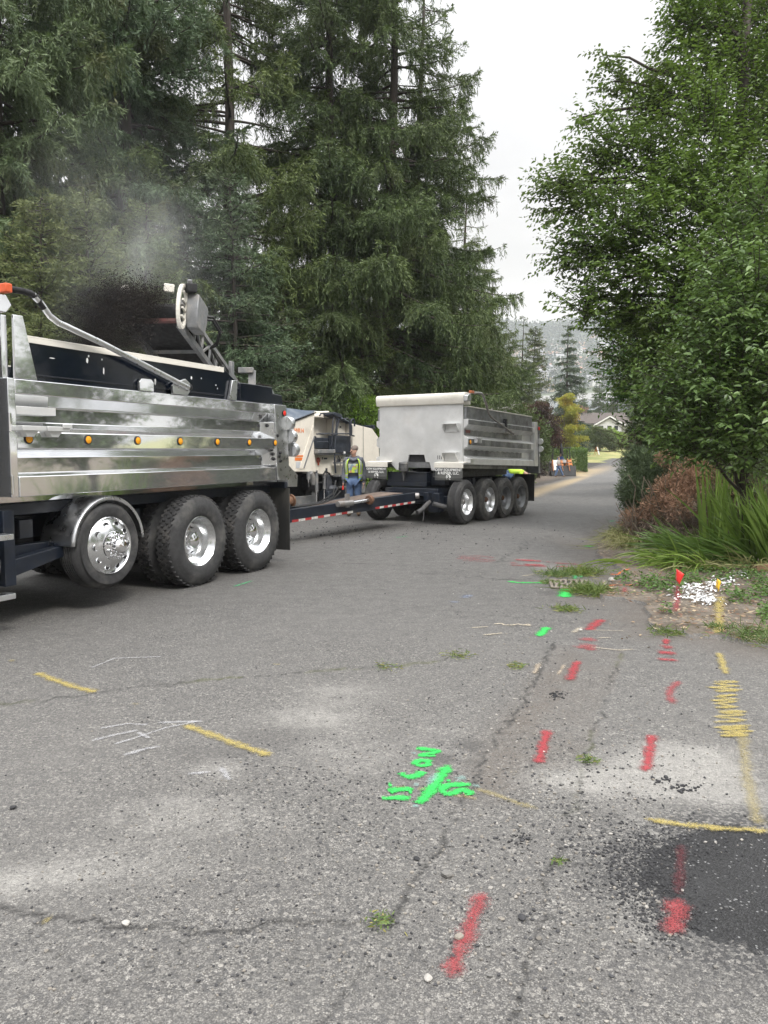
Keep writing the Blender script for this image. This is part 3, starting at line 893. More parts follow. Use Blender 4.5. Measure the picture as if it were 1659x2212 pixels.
# wheels -----------------------------------------------------------------------
for y_near in (True, False):
    flip = 1 if y_near else -1
    base = empty('far_side', (0, 0, 0)) if False else None
    for s in (.02, 1.28):
        t = wheel_dual(truck, 'drive_wheel', (s, 0 if y_near else WB, .55), .55, .275, .300, -.075, True, (RUBBER, TREAD), RIMM, CHROME)
        if not y_near: t.rotation_euler = (0, 0, math.pi)
    ty = link('tag_wheel', tyre_mesh('tag_tyre_ring', .455, .30, .292, -.045, False, (RUBBER, TREAD)), truck, (-1.455, 0 if y_near else WB, .662))
    ty['label'] = 'lifted tag axle wheel hanging clear of the road'
    if not y_near: ty.rotation_euler = (0, 0, math.pi)
    mb = MB()
    y0 = -.04
    mb.lathe([(.300, y0 + .03), (.306, y0 + .004), (.296, y0 - .008), (.285, y0 + .002), (.276, y0 + .012), (.25, y0 - .006), (.20, y0 - .03), (.165, y0 - .05), (.15, y0 - .052), (.0, y0 - .052)], axis='y', seg=56)
    for k in range(10):
        t = 2 * math.pi * k / 10
        c_, s_ = .226 * math.cos(t), .226 * math.sin(t)
        mb.lathe([(.029, y0 - .022), (.027, y0 - .017), (0, y0 - .016)], (c_, 0, s_), 'y', 16, 1)
        mb.lathe([(.033, y0 - .012), (.031, y0 - .026), (.027, y0 - .017)], (c_, 0, s_), 'y', 16, 0)
    mb.build('rim', [RIMM, BLACK], ty)
    mb = MB()
    mb.lathe([(.155, y0 - .05), (.15, y0 - .066), (.10, y0 - .085), (.078, y0 - .10), (.076, y0 - .15), (.055, y0 - .178), (.0, y0 - .186)], axis='y', seg=32)
    for k in range(10):
        t = 2 * math.pi * (k + .5) / 10
        mb.lathe([(.027, y0 - .06), (.017, y0 - .075), (.016, y0 - .105), (.019, y0 - .118), (.013, y0 - .135), (0, y0 - .138)], (.118 * math.cos(t), 0, .118 * math.sin(t)), 'y', 12)
    mb.build('hub_cap', [CHROME], ty)
    mb = MB()
    n = 26
    y0, y1 = (-.03, .43) if y_near else (WB - .43, WB + .03)
    vs, fs = [], []
    sect = [(0, -.035), (.0, .0), (.02, .012), (.05, .016), (.41, .016), (.44, .012), (.46, 0), (.46, -.03)]
    for i in range(n + 1):
        t = R(176 - 172 * i / n)
        for q, (w, h) in enumerate(sect):
            rr = .50 + h
            yy = y0 + w if y_near else y1 - w
            vs.append((-1.43 + rr * math.cos(t), yy, .665 + rr * math.sin(t)))
    k = len(sect)
    for i in range(n):
        for q in range(k - 1): fs.append((i * k + q, i * k + q + 1, (i + 1) * k + q + 1, (i + 1) * k + q))
    mb.add(vs, fs)
    fo = mb.build('fender', [ALU2], truck, smooth=50)
    so = fo.modifiers.new('thickness', 'SOLIDIFY'); so.thickness = .006
# front half of the truck, outside the photograph except for the tank and steps -----------------
for y in (.0, WB - .56):
    mb = MB()
    mb.lathe([(0, -3.95), (.24, -3.95), (.27, -3.92), (.27, -2.75), (.24, -2.72), (0, -2.72)], (0, y + .27, .62), 'x', 32)
    mb.build('fuel_tank', [ALU], truck)
for z in (.855, .32):
    mb = MB()
    mb.bx(-3.6, -2.67, -.09, .05, z, z + .05)
    mb.build('running_step', [ALU2], truck, bevel=.004)
mb = MB()
mb.prism([(-4.35, .95), (-4.35, 1.95), (-4.05, 2.75), (-2.95, 2.75), (-2.85, 2.55), (-2.85, .95)], 'y', .12, WB - .12)
mb.prism([(-6.4, .85), (-6.45, 1.5), (-6.2, 1.72), (-4.36, 1.90), (-4.36, .85)], 'y', .45, WB - .45)
cabm = mb.build('cab', [NAVY], truck, bevel=.04)
mb = MB()
mb.prism([(-4.20, 1.98), (-3.98, 2.58), (-3.35, 2.58), (-3.35, 1.95)], 'y', .112, .119)
mb.build('window', [pm('dark glass', (.02, .025, .03), .05, 0, .05)], cabm)
mb = MB()
mb.bx(-2.84, -2.70, .15, WB - .15, .95, 2.45)
mb.build('bulkhead', [NAVY], truck, bevel=.01)
for z in (1.90, 1.34):
    mb = MB()
    mb.tube([(-2.62, -.003, z + .08), (-2.62, -.04, z + .08), (-2.62, -.04, z - .08), (-2.62, -.003, z - .08)], .012, 8)
    mb.build('grab_handle', [CHROME], truck)
for y_near in (True, False):
    ty = link('steer_wheel', tyre_mesh('steer_tyre_ring', .53, .30, .30, -.02, False), truck, (-5.4, .12 if y_near else WB - .12, .53))
    if not y_near: ty.rotation_euler = (0, 0, math.pi)
    rim_dual_mesh('rim', .30, 0, .05).build('rim', [ALU], ty)
# ------------------------------------------------------------------ dump trailer (local x = towards its tail, y = inwards from the near side)
PH2 = R(33)
A2 = Vector((1.829, 17.139, 0))
trailer = empty('dump_trailer', A2, R(90) - PH2, 'pale aluminium dump trailer with a tall flat front wall and navy drawbar', 'dump trailer')
K2 = -.026
sh = lambda x, y, z: (x, y, z + K2 * x)
fw = lambda x: .11 + (910 - x) * .00294          # front wall: photo crop -> across / up
fz = lambda y: 1.335 + (690 - y) * .00245
mb = MB(sh)
front = [(.11, 2.68), (.11, 1.335)]
front += [(fw(755), 1.335), (fw(690), 1.19), (fw(640), 1.19), (fw(622), fz(672)), (1.06, fz(670)), (1.10, fz(602)), (1.50, fz(602)), (1.54, fz(670)), (fw(378), fz(670)), (fw(365), 1.19), (fw(318), 1.19), (fw(268), 1.335), (2.33, 1.335), (2.33, 2.68)]
mb.prism(front, 'x', .03, .07)
mb.build('front_wall', [ALUW], trailer, bevel=.006)
mb = MB(sh)
hood = [(-.02, 2.683), (-.06, 2.80), (-.06, 2.88), (-.03, 2.925), (.03, 2.94), (.30, 2.94), (.30, 2.683)]
mb.prism(hood, 'y', .05, 2.38)
mb.build('tarp_hood', [CREAM], trailer, bevel=.012)
mb = MB(sh)
mb.prism([(-.07, 2.74), (-.07, 2.86), (.0, 2.90), (.10, 2.88), (.12, 2.78), (.05, 2.73)], 'y', -.06, .048)
mb.build('tarp_motor', [ALU2], trailer, bevel=.01)
prof = [(.0, 2.352), (.0, 2.222), (.11, 2.13), (.11, 1.99), (.0, 1.928), (.0, 1.755), (.11, 1.68), (.11, 1.53), (-.01, 1.478), (-.01, 1.337), (.26, 1.337), (.26, 2.352)]
for s in (0, 1):
    mb = MB(sh)
    f = (lambda y: y) if s == 0 else (lambda y: 2.44 - y)
    mb.prism([(f(a), z) for a, z in prof], 'x', .072, 3.92)
    sw = mb.build('side_wall', [ALUW], trailer, bevel=.006)
    mb = MB(sh)
    a, b = sorted((f(.10), f(.108)))
    for (za, zb) in ((1.992, 2.125), (1.54, 1.675)):
        n = 22
        xs_ = [.10 + (3.35 - .10) * k / n for k in range(n + 1)]
        top = [(x, zb - (.012 if k % 2 else .0)) for k, x in enumerate(xs_)]  # wavy top edge draws the rail's shadow into the grimy panel
        mb.prism([(.10, za)] + [(3.35, za)] + list(reversed(top)), 'y', a, b)
    a, b = sorted((f(-.006), f(-.001)))
    mb.prism([(.09, 1.775), (.09, 1.91), (3.72, 1.91), (3.72, 1.775)], 'y', a, b)
    a, b = sorted((f(-.006), f(-.001)))
    mb.prism([(.09, 2.235), (.09, 2.34), (3.80, 2.34), (3.80, 2.235)], 'y', a, b)
    mb.build('grimy_shadow_panel', [ALUD], sw)
    mb = MB(sh)
    a, b = sorted((f(.04), f(.11)))
    mb.prism([(.072, 2.354), (.072, 2.62), (3.86, 2.62), (3.89, 2.354)], 'y', a, b)
    sbd = mb.build('side_board', [ALUD], trailer, bevel=.004)
    mb = MB(sh)
    a, b = sorted((f(.03), f(.12)))
    mb.bx(.09, 3.86, a, b, 2.622, 2.645)
    mb.build('top_trim', [CREAM], sbd, bevel=.003)
    mb = MB(sh)
    a, b = sorted((f(-.016), f(.13)))
    mb.prism([(3.925, 2.50), (4.12, 2.50), (4.22, 1.335), (3.94, 1.335)], 'y', a, b)
    mb.build('corner_post', [ALUW], trailer, bevel=.006)
    mb = MB(sh)
    a, b = sorted((f(-.03), f(.30)))
    mb.prism([(4.13, 2.42), (4.24, 2.40), (4.36, 1.15), (4.23, 1.15)], 'y', a, b)
    tg = mb.build('tail_corner', [ALUD], trailer, bevel=.006)
    if s == 0:
        mb = MB(sh)
        mb.bx(4.14, 4.20, -.055, -.031, 2.30, 2.38)
        mb.build('red_lamp', [REDL], tg, bevel=.006)
        for (x, z) in ((4.20, 2.0), (4.225, 1.80)):
            mb = MB(sh)
            mb.lathe([(0, x - .03), (.075, x - .03), (.078, x + .03), (0, x + .03)], (0, -.07, z), 'x', 22)
            mb.build('tail_light', [ALUW], tg)
        mb = MB(sh)
        mb.ball((4.24, -.04, 1.62), (.025, .02, .03), 10)
        mb.build('tail_light', [WHITEP], tg)
mb = MB(sh)
mb.bx(4.10, 4.15, .31, 2.13, 1.30, 2.46)
for z in (1.5, 1.85, 2.2): mb.bx(4.152, 4.20, .31, 2.13, z - .05, z + .05)
mb.build('tailgate', [ALUW], trailer, bevel=.005)
mb = MB(sh)
mb.bx(.08, 4.09, .262, 2.178, 1.25, 1.38)
mb.build('bed_floor', [ALUD], trailer)
mb = MB(sh)
mb.bx(2.05, 2.14, -.03, .15, 2.27, 2.47)
mb.build('board_bracket', [BLACK], trailer, bevel=.005)
mb = MB(sh)
mb.tube([(.12, -.05, 2.93), (.50, -.06, 2.955), (.63, -.06, 2.955), (.72, -.06, 2.90), (.82, -.06, 2.78), (1.0, -.06, 2.54), (1.12, -.06, 2.46), (1.6, -.06, 2.33), (2.45, -.06, 2.125)], .026, 10)
mb.prism([(2.05, 2.13), (2.07, 2.24), (2.42, 2.19), (2.52, 2.12), (2.50, 2.08)], 'y', -.045, -.012)
arm = mb.build('tarp_arm', [STEEL], trailer)
mb = MB(sh)
mb.bx(.05, .20, -.09, -.02, 2.915, 2.975)
mb.build('arm_collar', [pm('orange worn plastic', (.42, .13, .05), .6)], arm, bevel=.008)
mb = MB(sh)
mb.bx(.071, .40, .98, 1.62, 1.385, 1.60)  # solid black block behind the notch, painting its inner shade
mb.build('notch_shade_block', [BLACK], trailer)
# steps on the front and near side -----------------------------------------------
def bracket_step(y0, y1, z0, z1):
    mb = MB(sh)
    mb.bx(-.12, .028, y0, y1, z1 - .022, z1)
    for y in (y0 + .012, y1 - .012):
        mb.prism([(.028, z0), (.028, z1 - .024), (-.118, z1 - .024), (-.118, z1 - .07)], 'y', y - .012, y + .012)
    mb.bx(.0, .028, y0 + .05, y1 - .05, z0 + .02, z0 + .045)
    return mb.build('climbing_step', [ALUW], trailer, bevel=.003)
bracket_step(fw(888), fw(755), fz(400), fz(315))
bracket_step(fw(880), fw(750), fz(660), fz(578))
mb = MB(sh)
mb.bx(.35, .62, -.10, -.012, 1.925, 1.955)
mb.bx(.36, .40, -.09, -.012, 1.83, 1.92)
mb.bx(.56, .60, -.09, -.012, 1.83, 1.92)
mb.build('climbing_step', [ALUW], trailer, bevel=.003)
mb = MB(sh)
mb.bx(.02, .34, -.10, -.012, 1.45, 1.48)
mb.bx(.03, .06, -.09, -.012, 1.37, 1.447)
mb.build('climbing_step', [ALUW], trailer, bevel=.003)
marker(trailer, .17, -.007, 1.84, AMBER, .05)
mb = MB(sh)
mb.bx(.12, .26, -.008, -.0065, 2.10, 2.19) if False else mb.bx(.16, .36, .088, .0965, 2.05, 2.115)
mb.build('warning_sticker', [pm('sticker', (.16, .05, .045), .5)], trailer)
text_mesh('1110', .125, BLACK, 'fleet_number', trailer, Matrix.Translation((.026, fw(722), fz(628))) @ Matrix.Rotation(R(-90), 4, 'Z') @ Matrix.Rotation(R(90), 4, 'X'), spacing=.78)
# splash guards with lettering --------------------------------------------------
PALE = pm('lettering white', (.82, .82, .80), .6, 0, .05)
GUARD = pm('grey rubber splash guard', (.085, .088, .085), .65, 0, .2, 4, dirt=(.16, .155, .14), dirt_amt=.4, dscale=2)
for (y0, y1) in ((.0, .69), (1.99, 2.56)):
    top = MB()
    yc = (y0 + y1) / 2
    top.bx(-.20, -.17, y0 - .02, y1 + .02, 1.262, 1.375)
    top.prism([(-.20, 1.377), (.03, 1.40), (.03, 1.377)], 'y', y0 - .02, y1 + .02)
    for k in range(4):
        y = y0 + .07 + (y1 - y0 - .14) * k / 3
        top.lathe([(.014, -.2005), (.010, -.209), (0, -.209)], (0, y, 1.33), 'x', 8)
    g = top.build('splash_guard', [CREAM], trailer, bevel=.004)
    mb = MB()
    mb.bx(-.19, -.178, y0, y1, .985, 1.26)
    mb.tube([(-.21, y0 - .02, 1.20), (-.215, y0 - .03, 1.06), (-.21, y1 * .5 + y0 * .5, 1.03), (-.215, y1 + .03, 1.06), (-.21, y1 + .02, 1.20)], .008, 6)
    mb.build('rubber_flap', [GUARD], g)
    wd = (y1 - y0)
    MT = lambda z: Matrix.Translation((-.193, yc, z)) @ Matrix.Rotation(R(-90), 4, 'Z') @ Matrix.Rotation(R(90), 4, 'X')
    text_mesh('OSW EQUIPMENT', wd * .122, PALE, 'lettering', g, MT(1.215))
    text_mesh('& REPAIR, LLC.', wd * .122, PALE, 'lettering', g, MT(1.143))
    mb = MB()
    ring = [(-.194, yc + .052 * math.cos(t), 1.055 + .055 * math.sin(t)) for t in [R(-60 + 300 * k / 20) for k in range(21)]]
    mb.tube(ring, .008, 6)
    mb.tube([(-.194, yc + .03, 1.03), (-.194, yc + .01, 1.075), (-.194, yc - .02, 1.085), (-.194, yc - .035, 1.05), (-.194, yc - .01, 1.02), (-.194, yc - .05, 1.0)], .009, 6)
    mb.build('emblem', [PALE], g)
# under-frame ---------------------------------------------------------------------
mb = MB()
for y in (.80, 1.52): mb.bx(.25, 4.0, y, y + .09, 1.0, 1.22)
mb.bx(-.06, .14, .98, 2.04, .93, 1.13)
mb.bx(-.075, .155, .97, 2.05, .82, .925)
mb.bx(-.085, .165, .96, 2.06, 1.132, 1.145)
mb.bx(.14, .34, .60, 1.0, .86, 1.12)
for s in (1.2, 2.15, 3.08): mb.bx(s - .07, s + .07, .4, 2.04, .72, .98)
mb.build('frame', [NAVYF], trailer, bevel=.006)
mb = MB()
mb.bx(-.12, .0, 1.26, 1.62, 1.15, 1.17)
mb.lathe([(.105, 1.17), (.115, 1.22), (.12, 1.25), (.11, 1.255), (.11, 1.33), (.118, 1.34), (.10, 1.375), (0, 1.38)], (-.14, 1.55, 0), 'z', 24)
mb.lathe([(.05, 1.165), (.03, 1.08), (.012, .95), (0, .95)], (-.14, 1.55, 0), 'z', 12)
mb.build('air_canister', [pm('grey canister', (.06, .062, .065), .5, 0, .2, 9, dirt=(.25, .24, .22), dirt_amt=.35)], trailer)
mb = MB()
mb.bx(-.30, .55, .55, 1.95, .62, .79)
mb.bx(-.42, -.2, .45, .72, .27, .70)
mb.bx(-.35, -.1, 1.75, 2.0, .30, .62)
mb.tube([(.0, .2, .49), (.0, 2.24, .49)], .07, 12)
mb.bx(-.15, .2, .3, .55, .32, .62)
dolly = mb.build('turntable', [NAVYF], trailer, bevel=.01)
mb = MB()
mb.tube([(-.55, .62, .52), (-.80, .66, .36), (-.95, .70, .30)], .05, 10)
mb.tube([(-.60, .50, .48), (-.40, .30, .40), (-.15, .18, .42)], .055, 10)
mb.tube([(-.78, .64, .33), (-.77, .64, .22), (-.79, .65, .10)], .014, 6)
mb.build('air_brake', [pm('grimy brake steel', (.075, .075, .078), .6, .3, .3, 8, dirt=(.14, .12, .10), dirt_amt=.4)], dolly)
mb = MB()
mb.tube([(.30, 1.5, 1.25), (.22, 1.35, 1.24), (.18, 1.2, 1.30), (.2, 1.12, 1.48)], .016, 8)
mb.tube([(.25, .95, 1.3), (.2, 1.0, 1.22), (.22, 1.05, 1.14)], .014, 8)
mb.build('brake_hose', [HOSE], trailer)
mb = MB()
for s in (1.2, 2.15, 3.08): mb.tube([(s, .2, .49 + K2 * s), (s, 2.24, .49 + K2 * s)], .07, 12)
mb.bx(.8, 3.5, .9, 1.5, .95, 1.0)
mb.build('axles', [BLACK], trailer)
for y_near in (True, False):
    for i, s in enumerate((.02, 1.2, 2.15, 3.08)):
        t = wheel_dual(trailer, 'wheel', (s, 0 if y_near else 2.44, .50 + .3 * K2 * s), .50, .30, .285, -.04, False, (RUBDUST, TREAD) if i else (RUBBER, TREAD), ALU2 if i < 2 else ALUD, RUST if i else STEEL, hub=(.06, .1), inner=False)
        if not y_near: t.rotation_euler = (0, 0, math.pi)
for y0 in (.02, 1.85):
    mb = MB()
    mb.bx(4.05, 4.065, y0, y0 + .56, .30, 1.02)
    mb.build('mud_flap', [FLAP], trailer)
# drawbar in world coordinates, turned into the trailer's own -------------------------------------
TI = (Matrix.Translation(A2) @ Matrix.Rotation(R(90) - PH2, 4, 'Z')).inverted()
L = lambda x, y, z: tuple(TI @ Vector((x, y, z)))
n0, f0, f1, n1 = Vector((-1.72, 13.48, 0)), Vector((.70, 16.92, 0)), Vector((.02, 17.38, 0)), Vector((-2.05, 13.72, 0))
tail = (n0 - f0).normalized()
mb = MB()
a, b = n0 + tail * .9, f0
mb.beam(L(a.x, a.y, .47), L(b.x, b.y, .61), .11, .23, 0, w2=.11, h2=.24)
a, b = n1 + tail * .9 + Vector((.2, -.13, 0)), f1
mb.beam(L(a.x, a.y, .47), L(b.x, b.y, .61), .11, .23, 0, w2=.11, h2=.24)
a, b = n0 + tail * 1.3 + Vector((-.15, .1, 0)), n0 + tail * .2 + Vector((-.15, .1, 0))
mb.beam(L(a.x, a.y, .50), L(b.x, b.y, .50), .22, .16, 0)
mb.bx(-.62, -.30, .62, .74, .54, .72)
mb.bx(-.62, -.30, 1.66, 1.78, .54, .72)
TAPEW = pm('dirty white tape', (.50, .49, .46), .5, 0, .2, 20, dirt=(.2, .18, .16), dirt_amt=.4, dscale=8)
bar = mb.build('drawbar', [NAVYF], trailer, bevel=.008)
mb = MB()
p0, p1, p2, p3 = n0.lerp(f0, .22), f0.lerp(n0, .10), f1.lerp(n1, .10), n1.lerp(f1, .22)
zz0, zz1 = .618, .735
vs = [L(p0.x - .05, p0.y + .04, zz0), L(p1.x - .05, p1.y + .04, zz1), L(p2.x + .05, p2.y - .04, zz1), L(p3.x + .05, p3.y - .04, zz0)]
mb.add(vs + [(x, y, z - .012) for x, y, z in vs], [(0, 1, 2, 3), (7, 6, 5, 4), (0, 4, 5, 1), (1, 5, 6, 2), (2, 6, 7, 3), (3, 7, 4, 0)])
mb.build('deck_plate', [pm('worn deck plate', (.17, .125, .10), .6, .2, .3, 5, dirt=(.04, .035, .03), dirt_amt=.6, dscale=2.2)], bar)
side = Vector((tail.y, -tail.x, 0))
if side.dot(Vector((1, -.6, 0))) < 0: side = -side
for (ta, tb, cnt) in ((.02, .44, 10), (.62, .97, 10)):
    for k in range(cnt):
        a = n0.lerp(f0, ta + (tb - ta) * k / cnt) + side * .058
        b = n0.lerp(f0, ta + (tb - ta) * (k + 1) / cnt) + side * .058
        za = .42 + .13 * (ta + (tb - ta) * k / cnt) - .02
        zb = .42 + .13 * (ta + (tb - ta) * (k + 1) / cnt) - .02
        mb = MB()
        mb.beam(L(a.x, a.y, za), L(b.x, b.y, zb), .003, .042, 0)
        mb.build('reflector_tape', [REDP if k % 2 == 0 else TAPEW], bar)
a = n0 + tail * .15 + Vector((-.02, .02, 0))
mb = MB()
q = lambda d, s, z: L(*(n0 + tail * d + side * s).to_tuple()[:2], z)
bv = [(.55, .05), (-.10, .05), (-.10, -.32), (.55, -.32)]
vs = [q(d, s, .60) for d, s in bv] + [q(d if d > 0 else d + (.10), s, .86) for d, s in bv]
mb.add(vs, [(0, 1, 2, 3), (7, 6, 5, 4), (0, 4, 5, 1), (1, 5, 6, 2), (2, 6, 7, 3), (3, 7, 4, 0)])
bx_ = mb.build('valve_box', [NAVYF], bar, bevel=.012)
mb = MB()
c_ = q(.05, .056, .72)
mb.ball(c_, (.035, .035, .04), 12)
mb.build('amber_lamp', [pm('dull amber lens', (.50, .13, .03), .4, 0, .2, 40)], bx_)
mb = MB()
mb.tube([q(-.12, -.18, .74), q(-.20, -.18, .74), q(-.205, -.18, .74), q(-.30, -.18, .74)], [.12, .12, .09, .09], 18)
mb.tube([q(-.30, -.18, .74), q(-.33, -.18, .74)], .125, 18)
mb.build('hose_drum', [RUST], bar)
mb = MB()
mb.beam(q(-1.62, .10, .56), q(-1.62, .10, .82), .05, .10, 0)
mb.tube([q(-1.30, .12, .64), q(-1.75, .12, .64)], .055, 12)
mb.tube([q(-1.75, .12, .64), q(-2.28, .12, .665)], .030, 12, 1)
mb.tube([q(-2.28, .12, .665), q(-2.31, .12, .668), q(-2.33, .12, .668), q(-2.42, .12, .67)], [.085, .095, .10, .05], 16, 2)
mb.build('landing_jack', [STEEL, ALU2, RUST], bar)
mb = MB()
e = f0 + side * .06
mb.tube([L(e.x - .06, e.y - .09, .66), L(e.x - .02 + .04, e.y - .10, .66)], .065, 14)
mb.build('pin_cap', [STEEL], bar)
for k, (dz, dx) in enumerate(((.10, .0), (.16, -.06), (.06, .06))):
    mb = MB()
    mb.tube([q(1.2, -.2 + dx, .78), q(.7, -.12 + dx, .66 - dz * .3), q(.2, -.05 + dx, .66), q(-.6, -.2 + dx, .63), q(-1.15, -.16 + dx, .66), q(-1.5, -.15, .66 + dz), q(-1.72, -.2 + dx, .74 + dz * 2), q(-1.78, -.24, .86)], .013, 6)
    mb.build('brake_hose', [HOSE], bar)
# ------------------------------------------------------------------ milling machine (local x = away along the road, y = inwards from the near side)
PH3 = R(30)
A3 = Vector((-.88, 21.0, 0))
mill = empty('milling_machine', A3, R(90) - PH3, 'cream and slate road milling machine with a raised loading conveyor', 'milling machine')
MCREAM = pm('cream machine paint', (.80, .745, .65), .45, 0, .06, 3, dirt=(.50, .44, .36), dirt_amt=.35, dscale=2.2)
MSLATE = pm('slate blue machine paint', (.10, .125, .165), .45, 0, .15, 4, dirt=(.22, .23, .24), dirt_amt=.5, dscale=2)
MDARK = pm('dark slate machine paint', (.026, .032, .045), .5, 0, .25, 6, dirt=(.09, .085, .08), dirt_amt=.4, dscale=3)
MGREY = pm('grey worn machine steel', (.20, .205, .21), .55, .25, .2, 7, dirt=(.36, .33, .29), dirt_amt=.5, dscale=4)
WM = 2.3
mb = MB()
mb.prism([(-1.66, 1.10), (-1.79, 2.0), (-1.72, 2.61), (-2.59, 2.37), (-4.5, 1.95), (-4.5, 1.2), (-2.45, 1.12)], 'y', 0, WM)
fb = mb.build('front_body', [MCREAM], mill, bevel=.02)
mb = MB()
o, i_ = [(-1.70, 2.625), (-2.60, 2.385), (-4.5, 1.965)], [(-1.76, 2.70), (-2.90, 2.76), (-4.5, 2.45)]
vs = [(x, -.01, z) for x, z in o] + [(x, .75, z) for x, z in i_] + [(x, WM + .01, z) for x, z in o] + [(x, WM - .75, z) for x, z in i_]
mb.add(vs, [(0, 1, 4, 3), (1, 2, 5, 4), (6, 9, 10, 7), (7, 10, 11, 8), (3, 4, 10, 9), (4, 5, 11, 10), (0, 3, 9, 6), (2, 8, 11, 5), (0, 6, 7, 1), (1, 7, 8, 2)])
hd = mb.build('hood', [MSLATE], fb, bevel=.01)
mb = MB()
mb.beam((-1.70, -.012, 2.60), (-2.60, -.012, 2.36), .02, .03)
mb.build('hood_seal', [BLACK], hd)
mb = MB()
mb.beam((-1.79, -.025, 2.0), (-2.24, -.025, 1.22), .02, .03, 0)
mb.prism([(-1.80, 1.98), (-2.24, 1.20), (-2.42, 1.20), (-1.82, 2.28)], 'y', -.012, -.002, 1)
mb.build('corner_fold', [MGREY, MCREAM], fb)
mb = MB()
mb.bx(-2.58, -2.20, -.008, -.002, 1.405, 1.475)
mb.bx(-2.58, -2.20, -.008, -.002, 1.495, 1.53)
mb.build('orange_stripe', [ORANGE], fb)
mb = MB()
mb.bx(-2.54, -2.36, -.008, -.002, 1.22, 1.37)
mb.build('sticker', [pm('grey sticker', (.55, .56, .58), .5)], fb)
text_mesh('WR14', .15, ORANGE, 'lettering', fb, Matrix.Translation((-2.40, -.004, 2.13)) @ Matrix.Rotation(R(90), 4, 'X'))
mb = MB()
mb.prism([(.02, 1.22), (.02, 2.38), (1.10, 2.27), (1.45, 2.02), (1.50, 1.45), (1.20, 1.20)], 'y', 0, WM)
rb = mb.build('rear_body', [MCREAM], mill, bevel=.02)
mb = MB()
for x in (.60, .02): mb.bx(x - .008, x + .008, -.004, -.001, 1.25, 2.34)
mb.build('panel_seam', [MDARK], rb)
mb = MB()
o, i_ = [(-.66, 2.54), (.02, 2.39), (1.12, 2.28)], [(-.80, 2.72), (.3, 2.66), (1.16, 2.36)]
vs = [(x, -.01, z) for x, z in o] + [(x, .7, z) for x, z in i_] + [(x, WM + .01, z) for x, z in o] + [(x, WM - .7, z) for x, z in i_]
mb.add(vs, [(0, 1, 4, 3), (1, 2, 5, 4), (6, 9, 10, 7), (7, 10, 11, 8), (3, 4, 10, 9), (4, 5, 11, 10), (0, 3, 9, 6), (2, 8, 11, 5), (0, 6, 7, 1), (1, 7, 8, 2)])
mb.build('hood', [MSLATE], rb, bevel=.01)
mb = MB()
mb.prism([(1.115, 2.30), (1.10, 2.36), (1.19, 2.37), (1.22, 2.26)], 'y', -.03, .3)
mb.build('rear_mirror', [MDARK], rb)
mb = MB()
mb.bx(-1.20, .0, .45, WM - .1, 1.9, 2.56)
mb.prism([(-1.26, 2.565), (-.80, 2.69), (-.62, 2.53), (-.62, 2.50), (-1.26, 2.50)], 'y', .2, WM - .2)
mb.bx(-.55, -.02, .18, .449, 2.05, 2.50)
eb = mb.build('engine_cover', [MCREAM], mill, bevel=.02)
mb = MB()
mb.bx(-.46, -.44, .16, .178, 2.06, 2.42)
mb.bx(-.46, -.04, .16, .178, 2.405, 2.42)
mb.ball((-.30, .165, 2.28), .025, 10)
mb.build('door_seam', [MDARK], eb)
mb = MB()
mb.bx(-.90, .015, .03, .16, 1.585, 2.04)
mb.bx(-1.78, -.92, .12, .20, 1.70, 1.98)
mb.build('platform_guard', [MDARK], mill, bevel=.01)
mb = MB()
mb.bx(-1.77, -1.22, .70, 1.6, 1.60, 2.5)  # solid black block that stands for the shade inside the open cabin
mb.build('cabin_shade_block', [BLACK], mill)
for x in (-1.62, -1.38):
    mb = MB()
    mb.bx(x - .10, x + .10, .40, .55, 2.0, 2.42)
    mb.bx(x - .10, x + .10, .25, .60, 1.94, 2.02)
    mb.bx(x - .03, x + .03, .36, .42, 1.68, 1.94)
    mb.build('operator_seat', [BLACK], mill, bevel=.03)
mb = MB()
mb.bx(-1.78, -1.0, -.14, .68, 1.57, 1.675)
mb.prism([(-1.78, 1.56), (-1.72, 1.53), (-1.05, 1.53), (-1.0, 1.56)], 'y', -.12, .6)
mb.build('operator_platform', [MGREY], mill, bevel=.015)
mb = MB()
mb.bx(-.98, .0, -.06, .5, 1.53, 1.565)
mb.build('walkway', [MDARK], mill)
mb = MB()
mb.prism([(-1.64, 1.525), (-.34, 1.525), (-.34, 1.0), (-.62, .98), (-1.58, 1.06)], 'y', .06, .6)
lp = mb.build('lower_panel', [MCREAM], mill, bevel=.01)
mb = MB()
mb.lathe([(.075, .058), (.07, .03), (0, .02)], (-1.52, 0, 1.40), 'y', 8)
mb.bx(-1.54, -1.50, .03, .058, 1.27, 1.33)
mb.build('red_reflector', [pm('faded red plastic', (.42, .09, .05), .5)], lp)
mb = MB()
for (x, z, dx, dz) in ((-1.18, 1.44, .07, .02), (-.55, 1.38, .08, .05), (-1.14, 1.12, .04, .07), (-1.6, 1.10, .05, .04), (-1.32, 1.45, .015, .03), (-.42, 1.45, .02, .02)):
    mb.bx(x - dx, x + dx, .05, .058, z - dz, z + dz)
mb.build('fitting', [MDARK], lp)
